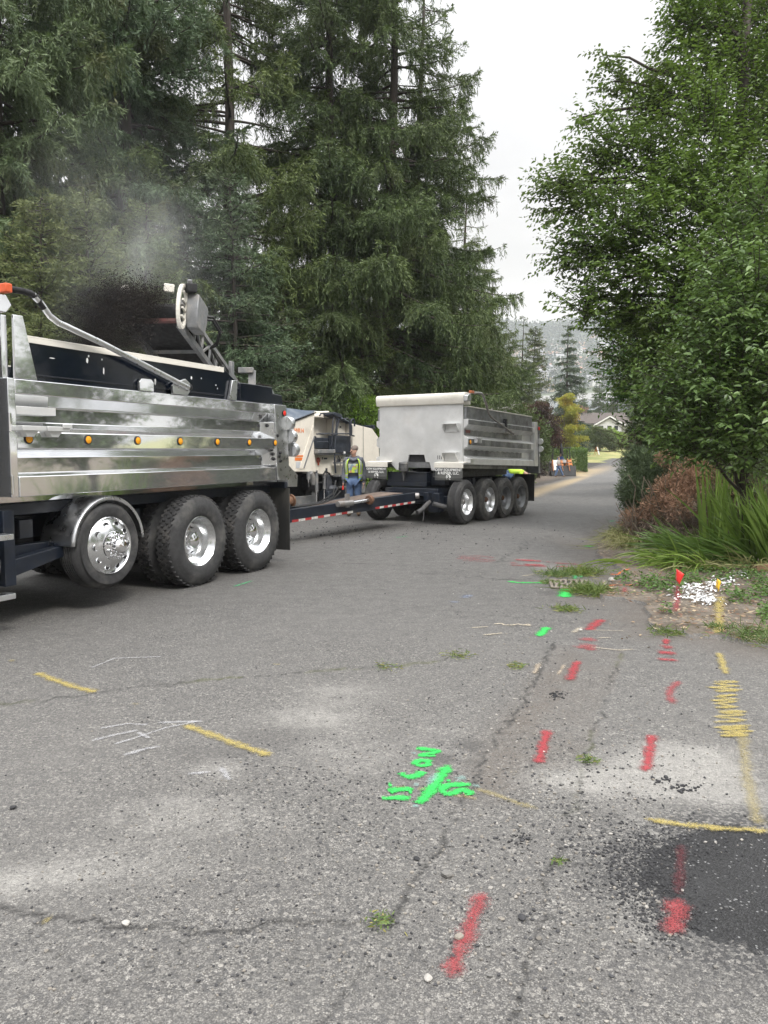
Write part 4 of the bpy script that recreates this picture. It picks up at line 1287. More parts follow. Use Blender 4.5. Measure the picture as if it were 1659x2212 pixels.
# rails and ladder ---------------------------------------------------------------
def rail(pts, r=.018, w=-.10):
    mb = MB()
    mb.tube([(x, (w if len(p) == 2 else p[2]), z) for p in pts for x, z in [p[:2]]], r, 8)
    return mb.build('hand_rail', [MDARK], mill)
rail([(-1.66, 2.52), (-1.60, 2.585), (-1.1, 2.60), (-1.0, 2.55)], .02)
rail([(-1.80, 2.06), (-1.2, 2.08), (-.92, 2.04)])
rail([(-1.80, 1.86), (-1.3, 1.87), (-1.20, 1.80), (-1.22, 1.55)], .016)
rail([(-1.0, 2.5), (-1.06, 2.40), (-1.08, 2.15), (-1.13, 1.75), (-1.0, 1.55)], .02)
rail([(-.76, 2.52), (-.92, 2.05), (-1.0, 1.70), (-.98, 1.3), (-.94, 1.06)], .022)
rail([(-.90, 2.5), (-.88, 2.35), (-.94, 2.1), (-.96, 1.62)], .016)
rail([(-.85, 2.46), (-.36, 2.50), (-.27, 2.46), (-.24, 2.05), (-.24, 1.6)], .018)
rail([(-1.05, 2.08), (-.30, 2.10), (-.22, 2.06)], .018)
rail([(-.19, 2.04), (-.19, 2.42), (-.14, 2.49), (-.06, 2.49), (-.01, 2.43), (-.01, 2.30)], .024)
rail([(-.19, 2.12), (-.17, 2.06), (-.03, 2.04)], .02)
mb = MB()
mb.prism([(-1.06, 2.56), (-.70, 2.49), (-.66, 2.55), (-.72, 2.60), (-1.05, 2.64)], 'y', -.14, .5)
mb.build('control_box', [MDARK], mill, bevel=.012)
for z in (1.32, .98, .68):
    mb = MB()
    mb.bx(-.93, -.40, -.20, .0, z - .015, z + .02)
    mb.build('ladder_step', [MGREY], mill)
mb = MB()
mb.tube([(-.80, -.03, 1.35), (-.72, -.05, 1.50), (-.66, -.05, 1.42), (-.60, -.02, 1.25)], .014, 6)
mb.tube([(-1.45, -.02, .98), (-1.35, -.06, 1.12), (-1.15, -.05, 1.05), (-1.0, -.02, .82), (-.8, -.03, .75)], .022, 8)
mb.tube([(-1.6, .0, .82), (-1.45, -.04, .84), (-1.35, -.02, 1.0)], .020, 8)
mb.build('hydraulic_hose', [HOSE], mill)
mb = MB()
mb.bx(-.36, -.30, .0, .06, 1.38, 1.62)
mb.build('extinguisher', [WHITEP], mill, bevel=.01)
# undercarriage ------------------------------------------------------------------
mb = MB()
mb.bx(-4.4, 1.2, .5, WM - .2, .45, 1.19)
mb.bx(-1.65, -.35, .25, .7, .62, .97)
mb.build('chassis', [BLACK], mill)
mb = MB()
mb.bx(-1.45, .2, .30, WM, .03, .75)
mb.bx(-2.6, -1.5, .22, .30, .02, .50)
mb.build('drum_housing', [MGREY], mill, bevel=.02)
for (x, y) in ((-3.3, .05), (.75, .05), (-3.3, 1.85), (.75, 1.85)):
    mb = MB()
    mb.bx(x - .14, x + .14, y + .05, y + .35, .45, 1.19)
    lg = mb.build('leg', [MGREY], mill, bevel=.02)
    mb = MB()
    mb.prism([(x - .75, .12), (x - .60, .0), (x + .60, .0), (x + .75, .12), (x + .75, .32), (x + .62, .46), (x - .62, .46), (x - .75, .32)], 'y', y, y + .38)
    mb.build('track', [BLACK], lg, bevel=.02)
for (x, z0, z1, r) in ((-1.70, .12, 1.08, .045), (-1.36, .30, 1.02, .04), (-2.05, .74, 1.12, .05)):
    mb = MB()
    mb.tube([(x, -.02, z0), (x, -.02, (z0 + z1) / 2)], r * .55, 10, 1)
    mb.tube([(x, -.02, (z0 + z1) / 2), (x, -.02, z1)], r, 10)
    mb.build('lift_cylinder', [MGREY, CHROME], mill)
mb = MB()
mb.tube([(-2.02, -.05, 1.1), (-1.92, -.05, .98), (-1.9, -.05, .78)], [.07, .08, .05], 10)
mb.build('grease_pump', [MGREY], mill, bevel=.01)
mb = MB()
mb.bx(-1.28, -.74, -.10, .2, .28, .60)
mb.prism([(-1.30, .60), (-1.22, .98), (-1.12, 1.05), (-1.05, .95), (-1.02, .60)], 'y', -.05, .1)
mb.lathe([(.20, .60), (.22, .66), (.16, .74), (0, .76)], (-1.0, .03, 0), 'z', 18)
mb.bx(-.62, -.30, .0, .25, .2, .95)
mb.build('side_plate_lift', [MDARK], mill, bevel=.012)
mb = MB()
mb.ball((1.05, -.03, 1.12), (.06, .04, .05), 10)
mb.build('red_lamp', [REDL], mill)
# loading conveyor ---------------------------------------------------------------
M3 = (Matrix.Translation(A3) @ Matrix.Rotation(R(90) - PH3, 4, 'Z')).inverted()
W = lambda p: M3 @ Vector(p)
head, foot = Vector((-3.40, 11.45, 3.60)), Vector((-2.85, 18.0, 1.55))
ax = (foot - head).normalized()
sd = Vector((ax.y, -ax.x, 0)).normalized()                # towards the picture's right
if sd.x < 0: sd = -sd
up = sd.cross(ax)
if up.z < 0: up = -up
LEN = (foot - head).length
cv = lambda a, s, h: tuple(W(head + ax * a + sd * s + up * h))
BW = .40
mb = MB()
for s in (-BW, BW):
    for (h0, sz) in ((-.10, .075), (.26, .06)):
        mb.beam(cv(.05, s, h0), cv(LEN, s, h0), sz, sz * 1.2)
    n = 17
    for k in range(n):
        a = .35 + (LEN - .4) * k / n
        d = (LEN - .4) / n
        mb.beam(cv(a, s, -.06), cv(a, s, .24), .03, .03)
        p, q_ = ((-.06, .24), (.24, -.06))[k % 2]
        mb.beam(cv(a, s, p), cv(a + d, s, q_), .032, .032)
for a in (.95, 2.1, 3.2, 4.3, 5.4):
    mb.beam(cv(a, -BW, -.12), cv(a, BW, -.12), .05, .05)
conv = mb.build('conveyor', [MGREY], mill)
mb = MB()
mb.bx(0, LEN, -BW + .05, BW - .05, -.06, -.04)
mb.bx(0, LEN, -BW + .05, BW - .05, .17, .19)
mb.v = [cv(x, y, z) for x, y, z in mb.v]
mb.build('belt', [BLACK], conv)
mb = MB()
mb.tube([cv(.0, -BW - .02, .06), cv(.0, BW + .02, .06)], .13, 18)
mb.build('head_drum', [BLACK], conv)
mb = MB()
mb.bx(-.06, .02, -BW - .03, BW, -.10, -.0)
mb.v = [cv(x, y, z) for x, y, z in mb.v]
mb.build('head_bar', [pm('faded red bar', (.16, .055, .05), .6, 0, .3, 6, dirt=(.12, .10, .09), dirt_amt=.6, dscale=4)], conv, bevel=.008)
for s in (BW + .035, -BW - .035):
    mb = MB()
    ringp = [(-.07 * math.sin(t) + .02, .30 * math.cos(t) + .15) for t in [2 * math.pi * k / 28 for k in range(28)]]
    ringp = [(.02 + .16 * math.cos(2 * math.pi * k / 28), .17 + .33 * math.sin(2 * math.pi * k / 28)) for k in range(28)]
    for k in range(28):
        (a0, h0), (a1, h1) = ringp[k], ringp[(k + 1) % 28]
        mb.beam(cv(a0, s, h0), cv(a1, s, h1), .05, .04)
    for k in range(5):
        mb.beam(cv(.02, s, -.1 + .13 * k), cv(.15, s, -.1 + .13 * k), .03, .03)
    mb.build('head_guard', [CREAM], conv)
mb = MB()
sqq = [(.12, .05), (.12, .42), (.55, .42), (.62, .30), (.52, -.05), (.2, -.08)]
vs = [cv(a, BW + .06, h) for a, h in sqq] + [cv(a, BW + .24, h) for a, h in sqq]
n = len(sqq)
mb.add(vs, [tuple(range(n)), tuple(reversed(range(n, 2 * n)))] + [(k, n + k, n + (k + 1) % n, (k + 1) % n) for k in range(n)])
mb.beam(cv(.2, BW + .08, .42), cv(.05, BW + .10, .62), .07, .07)
mb.build('drive_motor', [MGREY], conv, bevel=.015)
mb = MB()
mb.beam(cv(.02, BW + .06, .47), cv(.12, BW + .18, .50), .14, .13)
wl = mb.build('work_light', [BLACK], conv, bevel=.015)
mb = MB()
mb.beam(cv(-.0, BW - .10, .44), cv(-.05, BW - .24, .44), .07, .12, 0)
mb.build('work_light', [CREAM], conv, bevel=.01)
for r_ in (.0, .05):
    mb = MB()
    mb.tube([cv(.5, BW + .14, .25 - r_), cv(.62, BW + .30, .30 - r_), cv(.85, BW + .36, .20 - r_), cv(1.05, BW + .26, .08 - r_), cv(1.25, BW + .10, .08), cv(2.6, BW + .05, .04), cv(4.0, BW + .06, .03)], .022, 8)
    mb.build('hydraulic_hose', [HOSE], conv)
mb = MB()
mb.beam(cv(2.75, BW + .05, -.2), cv(2.55, BW + .05, .42), .06, .16)
mb.beam(cv(3.0, BW + .06, .44), cv(3.0, BW + .34, .44), .10, .10)
mb.beam(cv(3.05, BW + .30, .46), cv(3.15, BW + .32, -.35), .14, .05)
mb.build('fold_hinge', [MGREY], conv, bevel=.01)
# ------------------------------------------------------------------ vegetation
BARK = pm('conifer bark', (.052, .042, .035), .9, 0, .35, 5, dirt=(.11, .10, .09), dirt_amt=.3, dscale=4, bump=.6, bs=30, stretch=(1, 1, .25))
TWIG = pm('bare twig', (.13, .105, .08), .9, 0, .3, 6)
LICHEN = pm('lichen grey branch', (.30, .30, .26), .9, 0, .35, 9, dirt=(.09, .075, .06), dirt_amt=.5, dscale=6)
NEED_G = leafmat('spruce needles', (.036, .063, .023), (.152, .203, .070), .55, .12, .3, hue=((.075, .098, .034), .5))
NEED_B = leafmat('blue green needles', (.062, .098, .048), (.21, .275, .135), .55, .12, .3, hue=((.095, .105, .040), .6))
NEED_O = leafmat('olive weeping needles', (.075, .105, .048), (.19, .225, .10), .6, .15, .3)
LEAF_M = leafmat('broad leaves', (.050, .095, .016), (.175, .265, .045), .42, .28, .5, hue=((.10, .14, .030), .45))
LEAF_D = leafmat('dogwood leaves', (.044, .092, .022), (.160, .250, .062), .40, .25, .5)
LEAF_S = leafmat('fresh maple leaves', (.030, .10, .016), (.10, .24, .040), .45, .30, .45)
LEAF_Y = leafmat('yellow green leaves', (.24, .28, .05), (.50, .46, .11), .55, .45, .3, hue=((.42, .27, .06), .5))
LEAF_R = leafmat('dark red leaves', (.035, .014, .014), (.105, .036, .034), .5, .2, .4)
LEAF_P = leafmat('purple black leaves', (.022, .014, .016), (.06, .034, .032), .5, .2, .4)
LEAF_O = leafmat('olive shrub leaves', (.05, .075, .028), (.15, .19, .075), .55, .22, .35)
LEAF_L = leafmat('bright green leaves', (.10, .20, .03), (.26, .38, .06), .5, .35, .35)
LEAF_H = leafmat('clipped hedge leaves', (.05, .10, .022), (.20, .30, .05), .5, .2, .4)
DEAD = leafmat('dead brown needles', (.15, .085, .055), (.44, .27, .18), .8, .1, .15)
DEADT = leafmat('dead brown twigs', (.10, .075, .055), (.28, .21, .155), .85, .05, .15)
YEW = leafmat('yew needles', (.040, .062, .026), (.135, .175, .080), .55, .1, .35)
BLADE = leafmat('sword leaves', (.085, .16, .026), (.29, .42, .10), .38, .35, .5)
BLADE_L = leafmat('yellowing blades', (.20, .20, .06), (.42, .38, .18), .55, .3, .35)
GRASSM = leafmat('grass blades', (.06, .11, .025), (.20, .25, .075), .55, .25, .3)
WEED = leafmat('low weed leaves', (.045, .10, .025), (.15, .25, .06), .5, .25, .35)

def unit(v): return v / (np.linalg.norm(v, axis=-1, keepdims=True) + 1e-9)
class Leaves:
    def __init__(s): s.V, s.F, s.T, s.n = [], [], [], 0
    def diamonds(s, base, d, length, width, tint, rg, mid=.45, sag=0.0):
        """narrow four-cornered blades: arrays (n,3),(n,3),(n,),(n,),(n,)"""
        n = len(base)
        side = unit(np.cross(d, rg.normal(size=(n, 3))))
        L, w = np.asarray(length).reshape(-1, 1), np.asarray(width).reshape(-1, 1)
        p0 = base
        p2 = base + d * L
        p2[:, 2] -= sag * L[:, 0]
        m = base + d * L * mid
        v = np.stack([p0, m + side * w / 2, p2, m - side * w / 2], 1).reshape(-1, 3)
        s.V.append(v)
        s.F.append(np.arange(4 * n).reshape(n, 4) + s.n)
        s.T.append(np.broadcast_to(tint, (n,)))
        s.n += 4 * n
    def leaves(s, base, d, nrm, length, width, tint, fold=.18):
        """folded leaf of two quads with a drooping tip"""
        n = len(base)
        side = unit(np.cross(d, nrm))
        up = unit(np.cross(side, d))
        L, w = np.asarray(length).reshape(-1, 1), np.asarray(width).reshape(-1, 1)
        tip = base + d * L - up * L * .18
        a, b_ = base + d * L * .30 + side * w * .46 + up * w * fold, base + d * L * .66 + side * w * .40 + up * w * fold * .6 - up * L * .05
        a2, b2 = base + d * L * .30 - side * w * .46 + up * w * fold, base + d * L * .66 - side * w * .40 + up * w * fold * .6 - up * L * .05
        v = np.stack([base, a, b_, tip, b2, a2], 1).reshape(-1, 3)
        o = np.arange(n).reshape(-1, 1) * 6 + s.n
        s.V.append(v)
        s.F.append(np.concatenate([o + np.array([0, 1, 2, 3]), o + np.array([0, 3, 4, 5])], 0))
        t = np.broadcast_to(tint, (n,))
        s.T.append(np.concatenate([t, t]))
        s.n += 6 * n
    def mesh(s, name, mat):
        return mesh_np(name, np.concatenate(s.V), np.concatenate(s.F), mat, np.clip(np.concatenate(s.T), 0, 1))
class Wood:
    """square-section branches gathered into one mesh"""
    def __init__(s, seg=4): s.V, s.F, s.n, s.seg = [], [], 0, seg
    def tube(s, P, r):
        P = np.asarray(P, float)
        n, k = len(P), s.seg
        d = unit(np.gradient(P, axis=0))
        ref = np.where(np.abs(d[:, 2:3]) > .9, np.array([[1., 0, 0]]), np.array([[0, 0, 1.]]))
        a = unit(np.cross(d, ref)); b = np.cross(d, a)
        t = np.arange(k) * 2 * np.pi / k
        rr = np.broadcast_to(np.asarray(r, float), (n,)).reshape(n, 1, 1)
        v = P[:, None] + rr * (a[:, None] * np.cos(t)[None, :, None] + b[:, None] * np.sin(t)[None, :, None])
        s.V.append(v.reshape(-1, 3))
        i = np.arange(n - 1).reshape(-1, 1) * k
        j = np.arange(k)
        q = np.stack([i + j, i + (j + 1) % k, i + k + (j + 1) % k, i + k + j], -1).reshape(-1, 4)
        s.F.append(q + s.n)
        s.n += n * k
    def mesh(s, name, mat): return mesh_np(name, np.concatenate(s.V), np.concatenate(s.F), mat, smooth=True)

def spruce_meshes(seed, H, rb, zb, zmax, bare=.32, weep=1.0, droop=.35, dens=1.0, step=.5, trunk_r=.26, nper=5, spray=1.0, mat=None, tipup=.22, gap=None):
    rg = np.random.default_rng(seed)
    lv, wd, tr = Leaves(), Wood(4), Wood(10)
    zz_ = np.linspace(0, H, 24)
    bend = np.stack([.10 * np.sin(zz_ * .4 + seed), .10 * np.cos(zz_ * .33 + seed * 2), zz_], -1)
    bend[:, :2] -= bend[0, :2]
    tr.tube(bend, trunk_r * (1 - zz_ / H) ** .8 + .012 + .10 * np.exp(-zz_ / .5))
    bases, dirs, lens, wids, tints = [], [], [], [], []
    z = zb
    while z < H - .25:
        frac = (z - zb) / (H - zb)
        out = z > zmax
        for k in range(nper if not out else 3):
            az = rg.uniform(0, 2 * np.pi)
            if gap and gap[2] < z < gap[3] and abs((az - gap[0] + np.pi) % (2 * np.pi) - np.pi) < gap[1] and rg.random() < gap[4]: continue
            L = rb * (1 - frac) ** .75 * rg.uniform(.62, 1.12) + .25
            zi = z + rg.uniform(-.25, .25)
            u = np.linspace(0, 1, 12)
            wob = np.cumsum(rg.normal(0, .03, 12))
            drp = droop * rg.uniform(.6, 1.4) * (1.15 - .9 * frac)
            dz = L * (.05 * u + .12 * frac * u - drp * u ** 1.5 + tipup * u ** 4)
            dirh = np.array([np.cos(az), np.sin(az), 0]); perp = np.array([-np.sin(az), np.cos(az), 0])
            P = dirh * (L * u)[:, None] + perp * (L * .12 * wob)[:, None]
            P[:, 2] = zi + dz
            P[:, :2] += [np.interp(zi, zz_, bend[:, 0]), np.interp(zi, zz_, bend[:, 1])]
            wd.tube(P, (.012 + .011 * L) * (1 - u) ** .9 + .006)
            ub = bare * rg.uniform(.5, 1.5) * (1 - .8 * frac)
            nsec = max(4, int(L * (1 - ub) / .155 * dens * (.4 if out else 1)))
            us = np.sort(rg.uniform(ub, 1, nsec))
            cl = rg.normal(0, .13)
            for ui in us:
                base = np.array([np.interp(ui, u, P[:, c_]) for c_ in range(3)])
                tan = np.array([np.interp(min(ui + .05, 1), u, P[:, c_]) - np.interp(ui - .05, u, P[:, c_]) for c_ in range(3)])
                tan /= np.linalg.norm(tan) + 1e-9
                for sgn in (-1, 1):
                    l2 = (.27 + .30 * L * (1 - ui) ** .8 * min(1, (ui - ub) * 4 + .3)) * rg.uniform(.6, 1.25)
                    l2 = min(l2, 1.1)
                    d2 = tan * rg.uniform(.35, .8) + perp * sgn * rg.uniform(.6, 1.0) + np.array([0, 0, rg.uniform(-.25, .15)])
                    d2 /= np.linalg.norm(d2)
                    m = max(3, int(l2 / .075 * dens))
                    w_ = np.linspace(.08, 1, m)
                    hang = weep * rg.uniform(.25, 1.0) * (.35 + .65 * (1 - frac))
                    Q = base + d2 * (l2 * w_)[:, None]
                    Q[:, 2] -= hang * l2 * .75 * w_ ** 2
                    dd = d2[None, :] * (1 - .55 * w_[:, None] * min(hang, 1)) + np.array([0, 0, -1.0]) * (hang * .75 * w_)[:, None]
                    for rep in range(3):
                        jit = unit(dd + rg.normal(0, .38, (m, 3)))
                        bases.append(Q + rg.normal(0, .015, Q.shape)); dirs.append(jit)
                        lens.append(rg.uniform(.09, .17, m) * spray); wids.append(rg.uniform(.018, .032, m) * spray)
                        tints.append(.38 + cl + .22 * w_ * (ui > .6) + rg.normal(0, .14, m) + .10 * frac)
                    # hanging curtain
                    if hang > .22 and l2 > .18:
                        h_ = hang * rg.uniform(.3, 1.0) * min(1.0, l2 * 1.9)
                        mh = max(3, int(h_ / .055 * dens))
                        t_ = np.linspace(0, 1, mh)
                        st = Q[rg.integers(0, m)]
                        C = st + np.array([0, 0, -1.0]) * (h_ * t_)[:, None] + d2 * (.12 * t_)[:, None]
                        dd2 = unit(np.array([0, 0, -1.0]) + rg.normal(0, .36, (mh, 3)))
                        bases.append(C); dirs.append(dd2)
                        lens.append(rg.uniform(.10, .19, mh) * spray); wids.append(rg.uniform(.016, .028, mh) * spray)
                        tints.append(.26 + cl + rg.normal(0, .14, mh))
            # tip rosette
            m = 6
            bases.append(np.repeat(P[-1:], m, 0)); dirs.append(unit(tan + rg.normal(0, .5, (m, 3))))
            lens.append(rg.uniform(.12, .22, m) * spray); wids.append(np.full(m, .045) * spray); tints.append(.55 + cl + rg.normal(0, .1, m))
        z += step * rg.uniform(.75, 1.25) * (1.6 if out else 1)
    lv.diamonds(np.concatenate(bases), np.concatenate(dirs), np.concatenate(lens), np.concatenate(wids), np.concatenate(tints), rg)
    return lv.mesh('needles', mat or NEED_G), tr.mesh('trunk', BARK), wd.mesh('limbs', BARK)
def put_tree(name, meshes, loc, rz, s, label, cat, group=None, mats=None, sz=None):
    root = empty(name, loc, rz, label, cat, group)
    root.scale = (s, s, sz or s)
    for nm, me in zip(('crown', 'trunk', 'limbs'), meshes):
        o = link(nm, me, root)
        if nm == 'crown' and mats:
            o.material_slots[0].link = 'OBJECT'
            o.material_slots[0].material = mats
    return root
SP_A = spruce_meshes(11, 25, 5.3, 3.2, 19, bare=.36, weep=1.55, droop=.45, dens=1.5, spray=1.12, step=.68)
SP_T = spruce_meshes(15, 25, 6.0, 1.6, 19, bare=.5, weep=1.45, droop=.42, dens=1.4, spray=1.12, step=.6, gap=(-1.35, .9, 4.5, 20, .5))
SP_B = spruce_meshes(23, 24, 5.6, .9, 18, bare=.20, weep=1.35, droop=.52, nper=5, dens=1.5, spray=1.15, step=.62)
SP_C = spruce_meshes(37, 24, 5.2, .6, 17, bare=.14, weep=.95, droop=.40, nper=5, dens=1.45, spray=1.2, step=.58)
X_at = lambda u, y: (u - 829.5) / F_PX * y
GR = 'tall conifers behind the trucks'
def X_at(u, y): return (u - 829.5) / F_PX * y
for (nm, ms, u, y, rz, s, lab, mt) in (
        ('spruce_tree', SP_T, 508, 28.5, 0.0, 1.05, 'tall weeping spruce with a straight bare trunk and sky gaps beside it', NEED_G),
        ('spruce_tree', SP_C, 285, 25.5, 2.1, 1.08, 'blue green spruce behind the dust over the conveyor head', NEED_B),
        ('spruce_tree', SP_B, 30, 21.5, 4.0, .98, 'dusty spruce at the far left edge above the truck bed', NEED_B),
        ('spruce_tree', SP_B, 722, 30.0, 1.2, 1.08, 'dark spruce with long drooping boughs behind the milling machine', NEED_G),
        ('spruce_tree', SP_A, 852, 31.0, 2.9, 1.06, 'tall spruce whose drooping tips edge the open sky', NEED_G),
        ('spruce_tree', SP_C, 905, 34.0, 5.2, .95, 'denser spruce standing behind the trailer hood, left of the gap', NEED_G),
        ('spruce_tree', SP_B, 1000, 44.0, .3, .72, 'shorter dark spruce right of the tall ones, nearest the sky gap', NEED_G),
        ('spruce_tree', SP_C, 1062, 58.0, 3.3, .60, 'young pointed spruce at the right end of the conifer row', NEED_B),
        ('spruce_tree', SP_B, 170, 27.0, 5.6, 1.1, 'shaded spruce deep behind the dust plume on the left', NEED_G),
        ('spruce_tree', SP_C, -160, 24.0, 2.6, 1.0, 'spruce at the left border, mostly outside the view', NEED_G)):
    t = put_tree(nm, ms, (X_at(u, y), y, 0), rz, s, lab, 'tree', GR, mt)
# young spruce in front, filling the dark middle
SP_Y = spruce_meshes(51, 9.5, 2.9, .25, 9.5, bare=.08, weep=.75, droop=.36, nper=7, step=.34, trunk_r=.11, spray=.95)
for (u, y, s, lab, mt) in ((505, 24.3, 1.05, 'young spruce with bushy drooping boughs right behind the conveyor', NEED_B), (215, 18.5, .80, 'small olive spruce hanging over the truck bed, left of the conveyor', NEED_O),
                       (95, 18.0, .78, 'small yellowish weeping spruce beside the tarp arm', NEED_O), (330, 22.6, .92, 'small blue green spruce behind the black millings spray', NEED_B), (620, 26.6, .85, 'low spruce in the dark above the milling machine', NEED_G),
                       (775, 29.0, .90, 'low spruce directly behind the milling machine rear', NEED_G), (930, 32.5, .95, 'low spruce above the trailer hood', NEED_G), (1040, 46, 1.0, 'low spruce behind the trailer tail', NEED_G)):
    put_tree('young_spruce', SP_Y, (X_at(u, y), y, 0), u * .7, s, lab, 'tree', 'young conifers behind the trucks', mt)

# broad-leaved trees ----------------------------------------------------------------
def leafy_meshes(seed, trunk, limbs, nt_, leafL, per=14, mat=None, spread=1.0, twigL=(.5, 1.1), upb=.25, limb_r=.06, gap=None):
    """trunk: list of points; limbs: list of (centre, radius) clumps the limbs reach to"""
    rg = np.random.default_rng(seed)
    lv, tr, wd = Leaves(), Wood(8), Wood(4)
    T = np.array(trunk, float)
    tr.tube(T, np.linspace(limb_r * 2.6, limb_r, len(T)))
    B, D_, N_, Ln, Tn = [], [], [], [], []
    for ci, (c_, rad) in enumerate(limbs):
        c_ = np.array(c_, float)
        rad = np.array(rad if np.ndim(rad) else (rad,) * 3, float)
        i = np.argmin(np.linalg.norm(T - c_, axis=1) + np.maximum(0, T[:, 2] - c_[2] + .5) * 2)
        u = np.linspace(0, 1, 7)[:, None]
        P = T[i] * (1 - u) + c_ * u + np.array([0, 0, 1.0]) * (np.sin(u * np.pi) * .12 * np.linalg.norm(c_ - T[i])) + rg.normal(0, .05, (7, 3)) * np.sin(u * np.pi)
        wd.tube(P, np.linspace(limb_r * .8, .018, 7))
        n = int(nt_ * (rad.prod() ** (1 / 3)) ** 2)
        d = unit(rg.normal(size=(n, 3)) + np.array([0, 0, .15]))
        rr = rg.uniform(.35, 1.0, n) ** .6
        tip = c_ + d * rad * rr[:, None]
        ct = rg.normal(0, .12)
        outv = c_ - T[i]
        outv = outv / (np.linalg.norm(outv) + 1e-9)
        for k in range(n):
            dirt_ = d[k] * .7 + outv * .55 * spread + np.array([0, 0, upb]) + rg.normal(0, .18, 3)
            dirt_ /= np.linalg.norm(dirt_)
            tl = rg.uniform(*twigL)
            p0 = tip[k] - dirt_ * tl * .55
            w = np.linspace(0, 1, per)[:, None]
            Q = p0 + dirt_ * tl * w - np.array([0, 0, 1.0]) * (.12 * tl * w ** 2)
            if k % 2 == 0: wd.tube(Q[::4], np.linspace(.008, .003, len(Q[::4])))
            sidev = unit(np.cross(dirt_, [0, 0, 1.0]))
            alt = np.where(np.arange(per) % 2, 1.0, -1.0)[:, None]
            ld = unit(dirt_ * .55 + sidev * alt * .8 + np.array([0, 0, -.35]) + rg.normal(0, .28, (per, 3)))
            B.append(Q); D_.append(ld)
            N_.append(unit(np.array([0, 0, 1.0]) + rg.normal(0, .45, (per, 3))))
            Ln.append(leafL * rg.uniform(.5, 1.25, per))
            Tn.append(.42 + ct + rg.normal(0, .17, per) + .15 * (rr[k] - .7) + (.18 * w[:, 0]))
    B, D_, N_, Ln, Tn = map(np.concatenate, (B, D_, N_, Ln, Tn))
    lv.leaves(B, D_, N_, Ln, Ln * .52, Tn)
    return lv.mesh('leaves', mat), tr.mesh('trunk', BARK), wd.mesh('limbs', BARK)
rg0 = np.random.default_rng(5)
# big tree on the right: boughs leaning over the street
def clump(u, v, y, r): return (tuple(at(u, v, y)), r)
cl = [clump(*c_) for c_ in ((1230, 420, 15.5, (.75, .8, .55)), (1325, 300, 16, (.75, .9, .7)), (1325, 175, 16.5, (.38, .5, .45)), (1320, 480, 15, (.95, 1, .8)), (1260, 530, 15.2, (.65, .8, .5)), (1380, 380, 16, (1.1, 1.2, .9)),
        (1470, 210, 16.5, (1.0, 1.2, .95)), (1400, 215, 16.8, (.55, .7, .6)), (1540, 90, 17, (1.1, 1.3, 1.0)), (1490, 60, 17, (.55, .8, .6)), (1600, 200, 16.5, (1.3, 1.4, 1.1)), (1505, 300, 15.5, (1.2, 1.2, 1.0)), (1650, 60, 17.5, (1.2, 1.3, 1.1)), (1650, -80, 18, (1.5, 1.5, 1.2)),
        (1420, 500, 15, (1.1, 1.2, .9)), (1530, 430, 15, (1.3, 1.2, 1.1)), (1645, 330, 16, (1.2, 1.3, 1.1)), (1330, 600, 15, (.85, 1.0, .65)), (1250, 655, 15, (.55, .7, .35)), (1320, 680, 15.5, (.6, .8, .5)), (1440, 640, 14.8, (1.1, 1.1, .9)), (1560, 600, 14.5, (1.2, 1.2, 1.0)), (1650, 500, 15, (1.1, 1.2, 1.1)),
        (1200, 395, 15.6, (.45, .5, .28)), (1165, 405, 15.7, (.22, .3, .14)), (1205, 545, 15.4, (.35, .4, .22)), (1250, 255, 16.4, (.16, .3, .22)), (1310, 120, 16.6, (.15, .3, .2)), (1270, 350, 15.8, (.38, .5, .25)), (1450, 40, 17, (.25, .4, .35)), (1475, -20, 17.2, (.5, .6, .5)),
        (1750, 150, 17, (1.4, 1.4, 1.3)), (1720, 420, 16, (1.3, 1.4, 1.3)), (1500, 760, 14.5, (1.2, 1.1, .9)), (1400, 760, 15, (1.0, 1.0, .7)), (1640, 720, 14, (1.2, 1.2, 1.0)))]
trunk_pts = [(7.9, 16.5, 0), (7.85, 16.4, 2), (7.7, 16.3, 4), (7.4, 16.2, 6), (7.3, 16.3, 8), (7.4, 16.5, 10), (7.5, 16.6, 11.5)]
BIG = leafy_meshes(8, trunk_pts, cl, 175, .105, 15, LEAF_M, limb_r=.085)
put_tree('broadleaf_tree', BIG, (0, 0, 0), 0, 1, 'large broadleaf tree with leafy boughs reaching left over the street', 'tree')
cl = [clump(*c_) for c_ in ((1375, 730, 20, (.9, 1.0, .8)), (1445, 690, 20, (1.1, 1.1, .9)), (1345, 790, 20, (.6, .8, .5)), (1415, 810, 20, (1.0, 1, .8)), (1485, 800, 20, (1.1, 1.1, 1.0)), (1435, 870, 20, (.8, 1, .6)), (1515, 880, 20, (1.0, 1.1, .8)), (1335, 690, 20.5, (.45, .6, .35)), (1335, 845, 20.5, (.35, .5, .25)))]
MAP = leafy_meshes(9, [(8.0, 20.5, 0), (7.9, 20.4, 1.5), (7.7, 20.3, 3), (7.5, 20.2, 4.5)], cl, 190, .10, 14, LEAF_S, limb_r=.05)
put_tree('maple_tree', MAP, (0, 0, 0), 0, 1, 'fresh green maple low behind the big broadleaf tree, beside the road', 'tree')
cl = [clump(*c_) for c_ in ((1600, 560, 10.5, (.65, .7, .5)), (1560, 700, 10.3, (.7, .7, .55)), (1640, 640, 10, (.7, .7, .6)), (1500, 800, 10.6, (.6, .7, .5)), (1590, 800, 10, (.7, .7, .55)), (1470, 900, 10.8, (.55, .6, .4)), (1560, 900, 10.2, (.7, .7, .5)), (1650, 880, 9.8, (.6, .7, .6)), (1440, 950, 10.8, (.35, .4, .22)), (1520, 965, 10.4, (.5, .5, .25)), (1620, 975, 10, (.55, .5, .3)), (1650, 420, 10.6, (.5, .6, .35)), (1420, 850, 11.3, (.4, .5, .35)), (1700, 760, 10, (.8, .8, .8)))]
